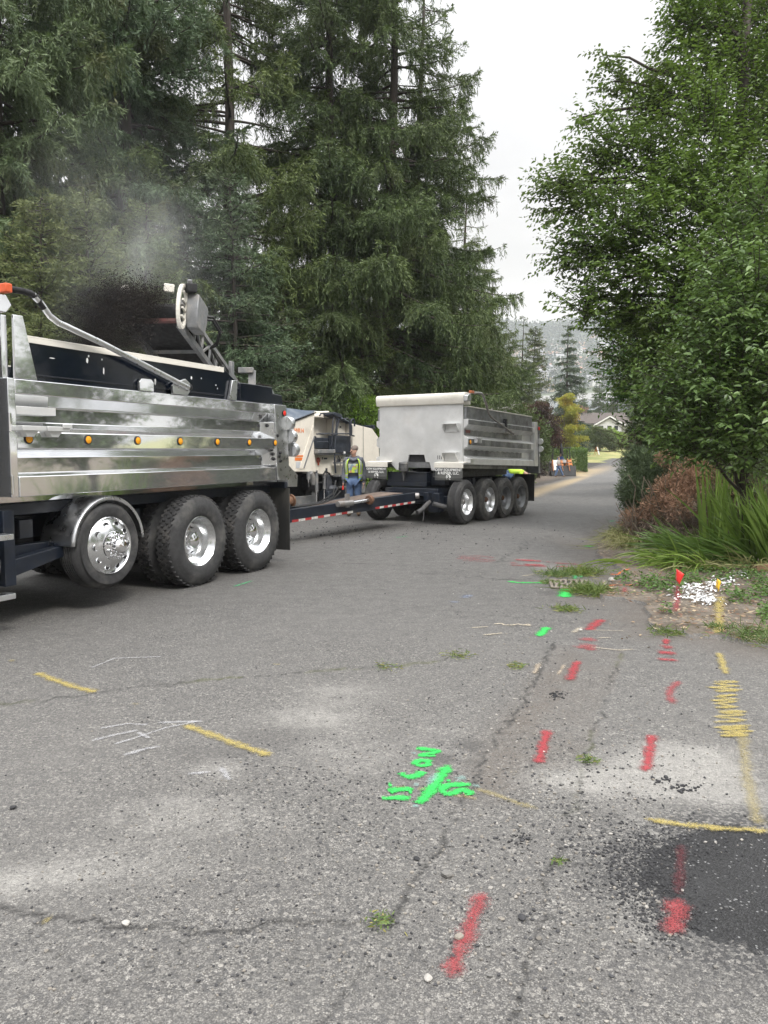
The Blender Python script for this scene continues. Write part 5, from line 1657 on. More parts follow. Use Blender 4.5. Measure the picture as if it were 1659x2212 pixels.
DOG = leafy_meshes(10, [(5.2, 10.9, 0), (5.1, 10.85, 1.0), (5.0, 10.8, 2.0), (4.95, 10.8, 3.2), (5.0, 10.8, 4.0)], cl, 320, .094, 10, LEAF_D, limb_r=.03, twigL=(.35, .7), upb=.15)
put_tree('dogwood_tree', DOG, (0, 0, 0), 0, 1, 'near dogwood with large pale green leaves at the right edge', 'tree')
# tree row continuing along the right of the street, and garden trees behind the photographer (seen in the polished bed)
gl = [((0, 0, 4.0), (2.4, 2.4, 1.7)), ((1.6, .8, 5.2), 1.7), ((-1.5, -.6, 5.4), 1.7), ((.3, -1.4, 6.4), 1.6), ((-.2, 1.2, 6.8), 1.6), ((0, 0, 8), 1.4), ((1.4, -1.2, 3.4), 1.3), ((-1.7, 1.0, 3.3), 1.3), ((0, -2, 2.6), 1.2), ((2.1, .2, 2.6), 1.2)]
GEN = leafy_meshes(12, [(0, 0, 0), (.05, 0, 2), (0, .1, 4), (.1, 0, 6.5), (0, 0, 8)], gl, 62, .15, 12, LEAF_M, limb_r=.08)
for (x, y, s, lab) in ((11.8, 26, 1.0, 'round headed tree right of the road behind the maple'), (14.5, 36, 1.05, 'round headed tree farther along the right side of the road'), (22, 52, 1.2, 'farthest round headed tree on the right of the road')):
    put_tree('garden_tree', GEN, (x, y, float(zt(y))), x, s, lab, 'tree', 'trees along the right of the road')
for (x, y, s) in ((10.5, -2.5, 1.0), (12, 3.5, 1.05), (8, -9.5, 1.1), (1.5, -12.5, 1.0)):
    put_tree('garden_tree', GEN, (x, y, 0), x * 3 + y, s, 'green garden tree across the street, out of view behind the photographer', 'tree', 'garden trees behind the photographer')

# shrubs: leaf shells around a lumpy core ------------------------------------------------
def shrub_mesh(seed, lumps, n, leafL, mat, ratio=.5, flat=0.0, needles=False, inner=.55):
    rg = np.random.default_rng(seed)
    lv = Leaves()
    A = np.array([np.prod(r if np.ndim(r) else (r,) * 3) ** (2 / 3) for c_, r in lumps])
    for (c_, r), a in zip(lumps, A):
        k = int(n * a / A.sum())
        d = unit(rg.normal(size=(k, 3)))
        rr = rg.uniform(inner ** 3, 1.05, k) ** (1 / 3)
        ph = rg.uniform(0, 6, 3)
        lump = 1 + .22 * np.sin(d[:, 0:1] * 5 + ph[0]) * np.sin(d[:, 1:2] * 5 + ph[1]) + .16 * np.sin(d[:, 2:3] * 8 + d[:, 0:1] * 6 + ph[2])
        B = np.array(c_) + d * np.array(r if np.ndim(r) else (r,) * 3) * rr[:, None] * lump
        B = B[B[:, 2] > .02]
        d = d[:len(B)]
        k = len(B)
        dd = unit(d * .6 + rg.normal(0, .5, (k, 3)) + np.array([0, 0, .25 - flat]))
        t = .42 + rg.normal(0, .1) + rg.normal(0, .17, k) + .12 * (B[:, 2] > c_[2])  # leaves above each lump's centre get a lighter tint
        Ls = leafL * rg.uniform(.6, 1.3, k)
        if needles: lv.diamonds(B, dd, Ls, Ls * ratio, t, rg)
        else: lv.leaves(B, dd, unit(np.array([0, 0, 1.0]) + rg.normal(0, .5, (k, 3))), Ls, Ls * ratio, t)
    return lv.mesh('foliage', mat)
def box_shrub(seed, x0, x1, y0, y1, z0, z1, n, leafL, mat, rounds=.25):
    rg = np.random.default_rng(seed)
    lv = Leaves()
    P = rg.uniform(0, 1, (n, 3))
    f = rg.integers(0, 5, n)
    dep = rg.uniform(0, .14, n) ** 1.2
    P[:, 0] = np.where(f == 0, dep * .5, np.where(f == 1, 1 - dep * .5, P[:, 0]))
    P[:, 1] = np.where(f == 2, dep, np.where(f == 3, 1 - dep, P[:, 1]))
    P[:, 2] = np.where(f == 4, 1 - dep, P[:, 2])
    B = np.stack([x0 + (x1 - x0) * P[:, 0], y0 + (y1 - y0) * P[:, 1], z0 + (z1 - z0) * P[:, 2]], -1)
    B += .05 * np.sin(B[:, [1, 0, 0]] * 4)
    nrm = np.stack([np.where(f == 0, -1, np.where(f == 1, 1, 0)), np.where(f == 2, -1, np.where(f == 3, 1, 0)), np.where(f == 4, 1, 0)], -1).astype(float)
    dd = unit(nrm * .8 + rg.normal(0, .6, (n, 3)))
    t = .35 + rg.normal(0, .16, n) + .35 * (f == 4)  # top face gets a lighter tint than the sides
    Ls = leafL * rg.uniform(.6, 1.3, n)
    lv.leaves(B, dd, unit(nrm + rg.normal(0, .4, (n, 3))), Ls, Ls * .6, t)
    return lv.mesh('foliage', mat)
def thing1(name, me, loc, label, cat, group=None, rz=0, s=1):
    o = link(name, me, None, loc)
    o.rotation_euler = (0, 0, rz)
    o.scale = (s, s, s) if not isinstance(s, tuple) else s
    return tag(o, label, cat, group)
# ------------------------------------------------------------------ verge plants, hedges, shrubs
def zg(x, y):
    """height of the laid surface nearest to a spot"""
    i = min(max(np.searchsorted(ys, y), 1), ny - 1); j = min(max(np.searchsorted(xs, x), 1), nx - 1)
    return float(zz[i * nx + j])
# half-dead conifer hedge on the corner: green left end, brown middle, dark right end
hedge = empty('hedge', G(1470, 1180), 0, 'half dead conifer hedge, green on its left end and brown behind the sword leaves', 'hedge')
def world_child(name, me, parent):
    o = link(name, me, parent)
    o.matrix_parent_inverse = Matrix.Translation(parent.location).inverted()
    return o
def hl(u, v, y, r): return (tuple(at(u, v, y)), r)
gl_ = [hl(1385, 1010, 14.2, (.34, .4, .3)), hl(1372, 1050, 14.0, (.28, .4, .35)), hl(1410, 1005, 14.0, (.35, .4, .28)), hl(1420, 1060, 13.8, (.4, .4, .35)), hl(1395, 1085, 14, (.3, .35, .3)), hl(1360, 1075, 14.1, (.18, .3, .25)), hl(1450, 1020, 13.6, (.3, .4, .3)), hl(1375, 990, 14.4, (.2, .3, .22))]
world_child('green_foliage', shrub_mesh(61, gl_, 30000, .085, YEW, .13, needles=True, inner=.3), hedge)
bl_ = [hl(1450, 1055, 13.1, (.30, .3, .22)), hl(1500, 1035, 13.0, (.42, .35, .30)), hl(1540, 1045, 12.9, (.42, .35, .34)), hl(1425, 1100, 13.2, (.34, .3, .24)), hl(1490, 1085, 12.8, (.45, .3, .28)), hl(1380, 1120, 13.5, (.30, .3, .2)), hl(1505, 1010, 13.2, (.22, .25, .16)), hl(1440, 990, 13.4, (.16, .2, .14)), hl(1580, 1060, 12.6, (.42, .35, .32)), hl(1620, 1070, 12.4, (.45, .35, .35))]
world_child('brown_foliage', shrub_mesh(62, bl_, 22000, .075, DEAD, .14, needles=True, inner=.25), hedge)
dl_ = [hl(1400, 1145, 13.4, (.45, .35, .38)), hl(1450, 1150, 13.0, (.5, .35, .38)), hl(1520, 1130, 12.8, (.55, .35, .42)), hl(1590, 1110, 12.5, (.6, .4, .5)), hl(1372, 1165, 13.6, (.28, .3, .30)), hl(1480, 1180, 12.8, (.6, .35, .28)), hl(1650, 1110, 12.3, (.55, .4, .5)), hl(1400, 1190, 13.4, (.40, .3, .2))]
world_child('bare_twigs', shrub_mesh(63, dl_, 16000, .13, DEADT, .07, needles=True, inner=.1), hedge)
rl_ = [hl(1560, 1085, 12.5, (.35, .3, .32)), hl(1610, 1035, 12.5, (.4, .35, .35)), hl(1575, 1030, 12.7, (.25, .3, .22)), hl(1650, 1040, 12.2, (.45, .35, .4)), hl(1590, 1130, 12.3, (.25, .25, .25))]
world_child('green_foliage', shrub_mesh(64, rl_, 12000, .08, YEW, .13, needles=True, inner=.3), hedge)
wd = Wood(5)
rg = np.random.default_rng(4)
for u in (1380, 1410, 1445, 1470, 1500, 1520, 1560, 1600, 1640):
    b0 = np.array(at(u, 1190, 13.2)); b0[2] = 0.0
    for k in range(5):
        e = b0 + np.array([rg.normal(0, .35), rg.normal(0, .2), rg.uniform(.7, 1.25)])
        t = np.linspace(0, 1, 6)[:, None]
        wd.tube(b0 * (1 - t) + e * t + rg.normal(0, .05, (6, 3)) * np.sin(t * 3.1), np.linspace(.016, .006, 6))
world_child('stems', wd.mesh('stems', TWIG), hedge)
# dark understorey right of the road behind the hedge
und = empty('shrub', at(1450, 1010, 16.5) * 1, 0, 'dark tangled shrub under the big broadleaf tree, behind the dying hedge', 'shrub')
und.location.z = 0
ul = [hl(1432, 930, 17.5, (.75, .8, .8)), hl(1512, 930, 17, (1.0, .9, .9)), hl(1602, 940, 16, (1.2, .9, 1.0)), hl(1682, 960, 15, (1.2, .9, 1.0)), hl(1462, 990, 17, (.8, .8, .7)), hl(1562, 1010, 16, (1.0, .8, .7)), hl(1662, 1030, 15, (1.1, .8, .7)), hl(1407, 985, 18, (.4, .7, .5)), hl(1422, 1040, 18, (.5, .7, .5))]
world_child('foliage', shrub_mesh(65, ul, 24000, .10, leafmat('dim shrub leaves', (.028, .05, .018), (.085, .12, .035), .55, .15, .3), .5, inner=.4), und)
wd = Wood(4)
for k in range(70):
    b0 = np.array(at(rg.uniform(1345, 1440), rg.uniform(935, 990), 17.0))
    e = b0 + np.array([rg.normal(-.1, .30), rg.normal(-.3, .2), rg.normal(.05, .28)])
    t = np.linspace(0, 1, 5)[:, None]
    wd.tube(b0 * (1 - t) + e * t + rg.normal(0, .03, (5, 3)), np.linspace(.009, .003, 5))
world_child('bare_twigs', wd.mesh('twigs', TWIG), und)

# strap-shaped leaves ---------------------------------------------------------------
def blades(name, rg, roots, tips_dir, lens, widths, curl, tint, mat, seg=6):
    """ribbon leaves: roots (n,3), direction (n,3), length, width, droop"""
    n = len(roots)
    t = np.linspace(0, 1, seg + 1)
    d = unit(tips_dir)
    side = unit(np.cross(d, np.stack([rg.normal(0, 1, n), rg.normal(0, 1, n), rg.normal(0, .3, n)], -1)))
    P = roots[:, None] + d[:, None] * (lens[:, None] * t)[..., None]
    P[:, :, 2] -= (curl * lens)[:, None] * t ** 2.4
    hz = unit(d * np.array([1, 1, 0]))
    P += hz[:, None] * ((curl * lens * .35)[:, None] * t ** 2)[..., None]
    P[:, :, 2] = np.maximum(P[:, :, 2], .015)
    w = widths[:, None] * np.minimum(1, .45 + 3 * t) * (1 - t ** 2.2) ** .8 * .5 + .0006
    A, B = P + side[:, None] * w[..., None], P - side[:, None] * w[..., None]
    V = np.stack([A, B], 2).reshape(n, -1, 3)
    k = 2 * (seg + 1)
    i = np.arange(seg) * 2
    q = np.stack([i, i + 1, i + 3, i + 2], -1)
    F = (np.arange(n) * k)[:, None, None] + q[None]
    return mesh_np(name, V.reshape(-1, 3), F.reshape(-1, 4), mat, np.repeat(np.clip(tint, 0, 1), seg), smooth=True)
rg = np.random.default_rng(17)
def clumpset(spec, n, lean, lrange, wrange, curl, mat, spread=.25):
    """roots around given ground pixels, leaning one way"""
    R_, D_, = [], []
    for (u, v) in spec:
        g = np.array(G(u, v))
        g[2] = zg(g[0], g[1])
        k = n // len(spec)
        R_.append(g + np.stack([rg.normal(0, .10, k), rg.normal(0, .12, k), np.zeros(k)], -1))
        D_.append(np.array(lean) + rg.normal(0, spread, (k, 3)))
    R_, D_ = np.concatenate(R_), np.concatenate(D_)
    m = len(R_)
    D_[:, 2] = np.abs(D_[:, 2]) + .1
    return blades('blades', rg, R_, D_, rg.uniform(*lrange, m), rg.uniform(*wrange, m), np.abs(rg.normal(*curl, m)), .45 + rg.normal(0, .2, m), mat)
iris = empty('sword_leaf_plant', G(1520, 1225), 0, 'leaning clump of long green sword shaped leaves in front of the brown hedge', 'plant')
world_child('leaves', clumpset([(1540, 1215), (1570, 1222), (1600, 1222), (1520, 1210), (1500, 1205), (1625, 1225), (1480, 1200)], 230, (-1.0, -.15, .58), (.62, 1.08), (.024, .044), (.20, .14), BLADE, .22), iris)
world_child('low_leaves', clumpset([(1440, 1225), (1470, 1230), (1500, 1232), (1530, 1235), (1460, 1215)], 170, (-.9, -.25, .45), (.4, .85), (.016, .030), (.55, .25), BLADE, .32), iris)
world_child('yellow_leaves', clumpset([(1450, 1228), (1500, 1235), (1550, 1235), (1610, 1232)], 60, (-.7, -.4, .35), (.3, .7), (.014, .026), (.5, .3), BLADE_L, .45), iris)
iris2 = empty('sword_leaf_plant', G(1625, 1215), 0, 'upright clump of sword shaped leaves at the right edge of the verge', 'plant')
world_child('leaves', clumpset([(1545, 1205), (1552, 1208)], 44, (-.02, .0, 1.0), (1.05, 1.65), (.030, .050), (.05, .05), BLADE, .10), iris2)
world_child('leaves', clumpset([(1620, 1222), (1640, 1225), (1665, 1230), (1690, 1235)], 170, (-.22, .0, 1.0), (.9, 1.6), (.028, .048), (.16, .12), BLADE, .2), iris2)
world_child('yellow_leaves', clumpset([(1600, 1235), (1640, 1240)], 40, (-.5, -.5, .4), (.4, .8), (.016, .026), (.5, .3), BLADE_L, .4), iris2)
arc = empty('sword_leaf_plant', G(1360, 1240), 0, 'single sword leaf arching left over the asphalt beside the drain', 'plant')
P0 = np.array(G(1368, 1222))[None]
world_child('leaf', blades('leaf', rg, np.repeat(P0, 4, 0), np.array([[-1, -.12, .42], [-1, -.05, .36], [-.8, -.3, .4], [-1, .1, .3]]), np.array([.85, .7, .5, .45]), np.array([.04, .035, .03, .03]), np.array([.42, .4, .5, .5]), np.array([.6, .5, .6, .4]), BLADE, 8), arc)
tus = empty('grass_tussock', G(1352, 1190), 0, 'drooping pale straw grass tussock at the foot of the hedge corner', 'grass tussock')
world_child('blades', clumpset([(1350, 1170), (1356, 1178), (1345, 1165), (1362, 1185)], 420, (-.35, -.2, .8), (.45, .80), (.006, .012), (.95, .25), BLADE_L, .35), tus)
world_child('green_blades', clumpset([(1352, 1168), (1360, 1160)], 130, (-.3, -.1, .9), (.4, .75), (.006, .011), (.8, .25), GRASSM, .35), tus)
def tuft(u, v, n, h, rad, label, mat=GRASSM, dry=.3):
    g = np.array(G(u, v)); g[2] = zg(g[0], g[1])
    o = empty('grass_tuft', tuple(g), 0, label, 'grass tuft', 'weeds growing in the street')
    R_ = g + np.stack([rg.normal(0, rad, n), rg.normal(0, rad * 1.3, n), np.zeros(n)], -1)
    D_ = np.stack([rg.normal(0, .6, n), rg.normal(0, .6, n), rg.uniform(.5, 1.2, n)], -1)
    world_child('blades', blades('blades', rg, R_, D_, rg.uniform(.5, 1, n) * h * 1.5, rg.uniform(.004, .008, n), np.abs(rg.normal(.45, .2, n)), .4 + rg.normal(0, .2, n), mat), o)
    m = int(n * dry)
    if m: world_child('dry_blades', blades('blades', rg, R_[:m] + rg.normal(0, .02, (m, 3)) * [1, 1, 0], D_[:m] * [1.4, 1.4, .6], rg.uniform(.4, 1, m) * h, rg.uniform(.004, .007, m), np.abs(rg.normal(.6, .25, m)), .4 + rg.normal(0, .2, m), BLADE_L), o)
    return o
tuft(1275, 1280, 620, .17, .12, 'thick grass tuft growing over the near right edge of the drain grate')
tuft(1205, 1243, 330, .13, .10, 'grass tuft along the far left edge of the drain grate')
tuft(1262, 1238, 420, .16, .13, 'grass tuft behind the drain grate at the dirt edge')
tuft(1188, 1260, 120, .08, .06, 'thin grass tuft at the left end of the drain grate')
tuft(1222, 1318, 200, .07, .07, 'small mossy tuft in the crack in front of the drain')
tuft(1640, 1385, 260, .14, .14, 'grass tuft where the asphalt meets the dirt at the right edge')
tuft(1547, 1362, 110, .06, .05, 'small green tuft on the yellow paint trail')
tuft(1440, 1368, 140, .09, .07, 'dry tuft at the asphalt edge below the red flag')
tuft(1271, 1645, 46, .05, .022, 'tiny weed in the pavement between the two lowest long red dashes')
tuft(1115, 1441, 80, .035, .035, 'low weed in the crack left of the red dashes', GRASSM, .6)
tuft(988, 1418, 80, .04, .05, 'weed patch in the moss crack near the middle of the street', GRASSM, .5)
tuft(826, 1996, 60, .03, .022, 'short weed at the right end of the mossy crack in front', GRASSM, .3)
tuft(832, 1442, 60, .03, .05, 'low weed strip in the crack left of centre', GRASSM, .6)
tuft(1205, 1867, 22, .03, .012, 'tiny weed in the long crack beside the dark patch')
# ground cover and weeds on the dirt: nobody could count the leaves
lv = Leaves()
spots = [(1430, 1275, 38, 14), (1400, 1268, 30, 12), (1470, 1258, 30, 12), (1500, 1262, 26, 10), (1350, 1255, 18, 10), (1560, 1255, 26, 10), (1610, 1250, 30, 12), (1640, 1265, 24, 14), (1590, 1230, 30, 10), (1530, 1240, 40, 8), (1600, 1300, 26, 14), (1650, 1290, 18, 16), (1440, 1325, 8, 8), (1655, 1335, 14, 20), (1570, 1285, 10, 6)]
B = []
for (u, v, ru, rv) in spots:
    for k in range(int(ru * rv * .42)):
        g = np.array(G(u + rnd.gauss(0, ru * .6), v + rnd.gauss(0, rv * .6)))
        g[2] = zg(g[0], g[1]) + abs(rnd.gauss(0, .045)) + .01
        B.append(g)
B = np.array(B)
n = len(B)
lv.leaves(B, unit(np.stack([rg.normal(0, 1, n), rg.normal(0, 1, n), rg.uniform(-.1, .5, n)], -1)), unit(np.array([0, 0, 1.0]) + rg.normal(0, .4, (n, 3))), rg.uniform(.025, .06, n), rg.uniform(.02, .04, n), .45 + rg.normal(0, .22, n))
tag(link('ground_cover', lv.mesh('ground_cover', WEED)), 'low green weeds spreading over the dirt verge', 'weeds', kind='stuff')
# dry stalks and leaf litter
B = []
for k in range(520):
    u, v = rnd.uniform(1290, 1659), rnd.uniform(1240, 1400)
    g = np.array(G(u, v))
    if in_verge[min(max(np.searchsorted(ys, g[1]), 1), ny - 1) * nx + min(max(np.searchsorted(xs, g[0]), 1), nx - 1)] or rnd.random() < .12:
        g[2] = zg(g[0], g[1]) + rnd.uniform(.004, .02)
        B.append(g)
B = np.array(B); n = len(B)
lv = Leaves()
lv.diamonds(B, unit(np.stack([rg.normal(0, 1, n), rg.normal(0, 1, n), rg.normal(0, .15, n)], -1)), rg.uniform(.02, .10, n) ** 1.0, rg.uniform(.006, .024, n), .5 + rg.normal(0, .3, n), rg)
tag(link('leaf_litter', lv.mesh('leaf_litter', leafmat('dry litter', (.18, .10, .06), (.52, .42, .28), .8, .1, .2))), 'dry leaves and stalks lying on the dirt verge', 'leaf litter', kind='stuff')

# hedge and shrubs beyond the trailer ---------------------------------------------------
def grd(u, y): return Vector((X_at(u, y), y, float(zt(y))))
hg = grd(1198, 78)
thing1('hedge', box_shrub(71, -2.7, 2.8, -2.0, 2.0, 0, 2.25, 17000, .12, LEAF_H), hg, 'clipped hedge with a bright green top behind the loader', 'hedge')
def bush(u, y, lumps, n, leafL, mat, label, cat='shrub', name='shrub', group=None, seed=1, inner=.5, ratio=.5, needles=False):
    o = empty(name, grd(u, y), 0, label, cat, group)
    link('foliage', shrub_mesh(seed, lumps, n, leafL, mat, ratio, inner=inner, needles=needles), o)
    st = Wood(5)
    r_ = np.random.default_rng(seed)
    top = max(c_[2] for c_, r in lumps)
    for k in range(5):
        e = np.array([r_.normal(0, .5), r_.normal(0, .4), top * .8]); t = np.linspace(0, 1, 5)[:, None]
        st.tube(np.array([r_.normal(0, .15), r_.normal(0, .15), -.05]) * (1 - t) + e * t, np.linspace(.06, .02, 5))
    link('stems', st.mesh('stems', TWIG), o)
    return o
bush(1045, 38, [((0, 0, 1.6), (2.2, 1.5, 1.5)), ((-1.4, 0, 2.9), (1.5, 1.2, 1.0)), ((1.0, .2, 3.2), (1.5, 1.2, 1.0)), ((-.2, 0, 4.0), (1.3, 1.1, .8)), ((2.2, .3, 2.2), (1.2, 1.1, 1.1)), ((-2.6, .2, 1.8), (1.2, 1.1, 1.2))], 30000, .13, LEAF_O, 'broad olive shrub behind the trailer', seed=81)
bush(1078, 50, [((0, 0, 1.5), (1.7, 1.4, 1.4)), ((.6, 0, 2.9), (1.5, 1.3, .9)), ((-.9, .2, 3.3), (1.2, 1.1, .8)), ((1.6, -.4, 2.1), (1.2, 1.2, .8))], 17000, .13, LEAF_O, 'grey green spreading shrub right of the trailer tail', seed=82)
bush(1122, 57, [((0, 0, 1.5), (1.5, 1.2, 1.5)), ((.6, -.3, .9), (1.4, 1.1, .9)), ((-.4, .2, 2.4), (1.2, 1, .7)), ((-1.6, 0, 1.2), (1.1, 1, 1.1))], 18000, .13, LEAF_P, 'purple black bush beside the trailer tail', seed=83)
bush(1162, 63, [((0, 0, 4.3), (1.6, 1.3, 1.1)), ((.8, 0, 3.2), (1.3, 1.1, .8)), ((-.9, 0, 5.2), (1.1, 1, .8)), ((.2, 0, 5.7), (.8, .8, .5)), ((-1.9, 0, 4.0), (1.1, 1, .9))], 16000, .15, LEAF_R, 'dark red maple above the trailer tail', 'tree', 'red_maple', seed=84)
rg_ = np.random.default_rng(19)
bush(1222, 94, [((rg_.normal(0, .75) * (1.25 - h / 9), rg_.normal(0, .6), h), (rg_.uniform(.55, 1.0), rg_.uniform(.5, .9), rg_.uniform(.28, .5))) for h in np.linspace(.9, 7.6, 24)] + [((1.5, 0, 3.9), (.9, .7, .35)), ((1.8, 0, 2.6), (.8, .7, .3))], 13000, .21, LEAF_Y, 'yellow green maple in front of the far house', 'tree', 'yellow_maple', seed=85, inner=.15)
bush(1284, 113, [((0, 0, 1.7), (2.6, 2, 1.5)), ((-1.6, -.2, 1.9), (1.6, 1.5, 1.0)), ((1.4, 0, 2.0), (1.5, 1.5, 1.1)), ((0, 0, 2.9), (1.5, 1.4, .7)), ((2.4, -.5, .8), (1.0, 1, .8))], 17000, .20, LEAF_O, 'big round dark green bush on the dry lawn', seed=86)
bush(1318, 125, [((0, 0, 1.5), (1.9, 1.5, 1.5)), ((1.2, 0, 1.0), (1.4, 1.2, 1.0))], 8000, .20, LEAF_L, 'bright yellow green bush right of the round bush', seed=87)
bush(1233, 103, [((0, 0, .7), (2.0, 1.4, .8)), ((-1.5, 0, .6), (1.3, 1.2, .7))], 8000, .15, LEAF_H, 'low clipped mound left of the ornamental grass', seed=88)
bush(1352, 118, [((-1.6, 0, .9), (1.9, 1.3, .7)), ((1.2, 0, .9), (1.8, 1.3, .9)), ((0, -.2, .6), (2.3, 1.3, .6))], 9000, .16, LEAF_M, 'dark clipped mounds at the right end of the lawn', seed=89)
bush(1230, 70, [((-1.2, 0, .5), (.5, .5, .4)), ((-1.5, 0, .3), (.4, .4, .3))], 900, .12, LEAF_L, 'small leafy sprig at the roadside right of the trailer', seed=90) if False else None
bush(765, 27.0, [((0, 0, 1.4), (1.6, 1.0, 1.4)), ((1.2, .2, 2.1), (1.2, .9, .9)), ((-1.2, .2, 2.3), (1.1, .9, .9)), ((.2, 0, 3.0), (1.0, .9, .7)), ((1.0, -.3, .7), (1.0, .8, .7))], 17000, .11, LEAF_L, 'sunlit bright green bush behind the milling machine', seed=91)
bush(1445, 30, [((0, 0, 1.8), (1.3, 1.5, 1.8)), ((.4, 0, 3.6), (1.1, 1.3, 1.4)), ((-.5, -.3, 1.0), (1.0, 1.2, 1.0)), ((1.5, 0, 2.4), (1.2, 1.2, 1.8))], 24000, .12, YEW, 'tall dark yew on the right of the road beyond the hedge', seed=92, needles=True, ratio=.3)
# ornamental grass in front of the bush
og = grd(1250, 108)
n = 500
rg = np.random.default_rng(33)
thing1('ornamental_grass', blades('blades', rg, np.array(og) + np.stack([rg.normal(0, .4, n), rg.normal(0, .4, n), np.zeros(n)], -1), np.stack([rg.normal(0, .25, n), rg.normal(0, .25, n), np.ones(n)], -1), rg.uniform(1.4, 2.9, n), rg.uniform(.03, .06, n), np.abs(rg.normal(.2, .1, n)), .5 + rg.normal(0, .25, n), BLADE_L), (0, 0, 0), 'tall tan ornamental grass left of the round bush', 'grass')
# bare lichen-grey branches sticking out of the olive shrub
wd = Wood(5)
rg = np.random.default_rng(91)
for k in range(16):
    p = np.array(at(1068 + rg.normal(0, 12), 905 + rg.normal(0, 8), 36.5))
    d = np.array([rg.normal(-.1, .6), rg.normal(-.3, .3), 1.0]); L = rg.uniform(.8, 1.9)
    t = np.linspace(0, 1, 8)[:, None]
    Q = p + unit(d) * L * t + np.array([rg.normal(0, .35), 0, -.5]) * (t ** 2) * L
    wd.tube(Q, np.linspace(.032, .008, 8))
    for j in (3, 4, 5, 6):
        e = Q[j] + np.array([rg.normal(0, .3), rg.normal(0, .15), rg.normal(-.1, .25)])
        wd.tube(np.stack([Q[j], (Q[j] + e) / 2 + rg.normal(0, .03, 3), e]), np.array([.014, .010, .005]))
db = thing1('dead_shrub', wd.mesh('dead_branches', LICHEN), (0, 0, 0), 'bare lichen grey branches arching above the trailer side', 'shrub')

# conifers far down the street ------------------------------------------------------------
SP_D = spruce_meshes(71, 15, 3.0, .3, 15, bare=.1, weep=.35, droop=.25, nper=6, step=.45, trunk_r=.16, spray=1.7, dens=.8, mat=NEED_G)
put_tree('cypress_tree', SP_D, grd(1152, 84), .7, 1.0, 'bushy pointed conifer left of the thin drooping one, down the street', 'tree', None, leafmat('bronze green needles', (.04, .06, .025), (.14, .16, .065), .6, .1, .3))
SP_E = spruce_meshes(77, 17.5, 3.4, 2.2, 17.5, bare=.10, weep=1.0, droop=.42, nper=5, step=.85, trunk_r=.22, spray=1.7, dens=1.1, tipup=.08)
put_tree('cedar_tree', SP_E, grd(1222, 104), 1.9, 1.0, 'thin sparse cedar with drooping layers against the far hillside', 'tree', None, leafmat('cedar needles', (.04, .065, .04), (.13, .17, .09), .6, .1, .3))
for (u, y, s, ms, lab) in ((1125, 74, .62, SP_C, 'dark conifer behind the red maple, left of the bushy pointed one'), (1095, 95, .66, SP_B, 'distant dark conifer at the foot of the tall conifer row'), (1290, 215, .80, SP_B, 'hazy conifer behind the far house chimney'), (1330, 200, .85, SP_C, 'hazy conifer behind the right end of the far house'), (1362, 190, 1.0, SP_B, 'tall hazy conifer right of the far house'), (1255, 230, .70, SP_C, 'hazy conifer left of the far house chimney'), (1395, 150, .9, SP_C, 'dark conifer behind the clipped mounds on the right')):
    put_tree('conifer_tree', ms, grd(u, y), u * .3, s, lab, 'tree', 'conifers around the far house')
# ------------------------------------------------------------------ spray-painted marks: thin sheets just above the asphalt
def paintmat(name, col, cover=.9, rough=.75, soft=.55):
    """sprayed paint: solid along the stroke's middle, breaking into specks towards its edge"""
    m, nt, b, vec = newmat(name)
    e = attr(nt, 'edge')
    sp = noise(nt, vec, 120, 4, .8)
    sp2 = noise(nt, vec, 22, 3, .6)
    spk = rmap(nt, sp, .30, .68)
    th = mth(nt, 'SUBTRACT', mth(nt, 'MULTIPLY', mth(nt, 'POWER', e, .75), soft * 2.6), mth(nt, 'MULTIPLY', spk, .95))
    th = mth(nt, 'SUBTRACT', th, mth(nt, 'MULTIPLY', rmap(nt, sp2, .45, .70), .45))
    f = mth(nt, 'MULTIPLY', rmap(nt, th, -.05, .75), cover)
    c = mixc(nt, rmap(nt, sp, .3, .7), tuple(x * .82 for x in col), tuple(min(1, x * 1.12) for x in col))
    vv = nd(nt, 'TexVoronoi', {'Vector': vec, 'Scale': 150.0})
    c = mixc(nt, rmap(nt, vv.outputs['Distance'], .42, .75, 0, .75), c, tuple(x * .3 for x in col))
    nt.links.new(c, b.inputs['Base Color'])
    b.inputs['Roughness'].default_value = rough
    nt.links.new(nd(nt, 'Bump', {'Height': mth(nt, 'MULTIPLY', vv.outputs['Distance'], -1.0), 'Strength': .25, 'Distance': .003}).outputs[0], b.inputs['Normal'])
    tr = nd(nt, 'BsdfTransparent')
    mx = nd(nt, 'MixShader', {0: f, 1: tr.outputs[0], 2: b.outputs[0]})
    nt.links.new(mx.outputs[0], nt.nodes['Material Output'].inputs['Surface'])
    return m
P_RED = paintmat('red marking paint', (.38, .042, .052), .84)
P_REDM = paintmat('worn red marking paint', (.36, .055, .062), .66)
P_REDF = paintmat('faded red marking paint', (.40, .06, .07), .55)
P_GRN = paintmat('green marking paint', (.025, .56, .09), .96, .7, .62)
P_GRNF = paintmat('faded green marking paint', (.06, .55, .20), .75)
P_YEL = paintmat('yellow marking paint', (.50, .40, .12), .66)
P_YELF = paintmat('faded yellow marking paint', (.46, .38, .16), .36)
P_WHT = paintmat('chalky white marking', (.62, .62, .64), .40)
P_WHS = paintmat('white paint', (.82, .82, .82), .95)
P_ORG = paintmat('orange marking paint', (.80, .20, .05), .85)
P_BLU = paintmat('faded blue marking paint', (.22, .28, .42), .35)
P_CYN = paintmat('faint teal overspray', (.35, .60, .55), .40)
_lift = [0]
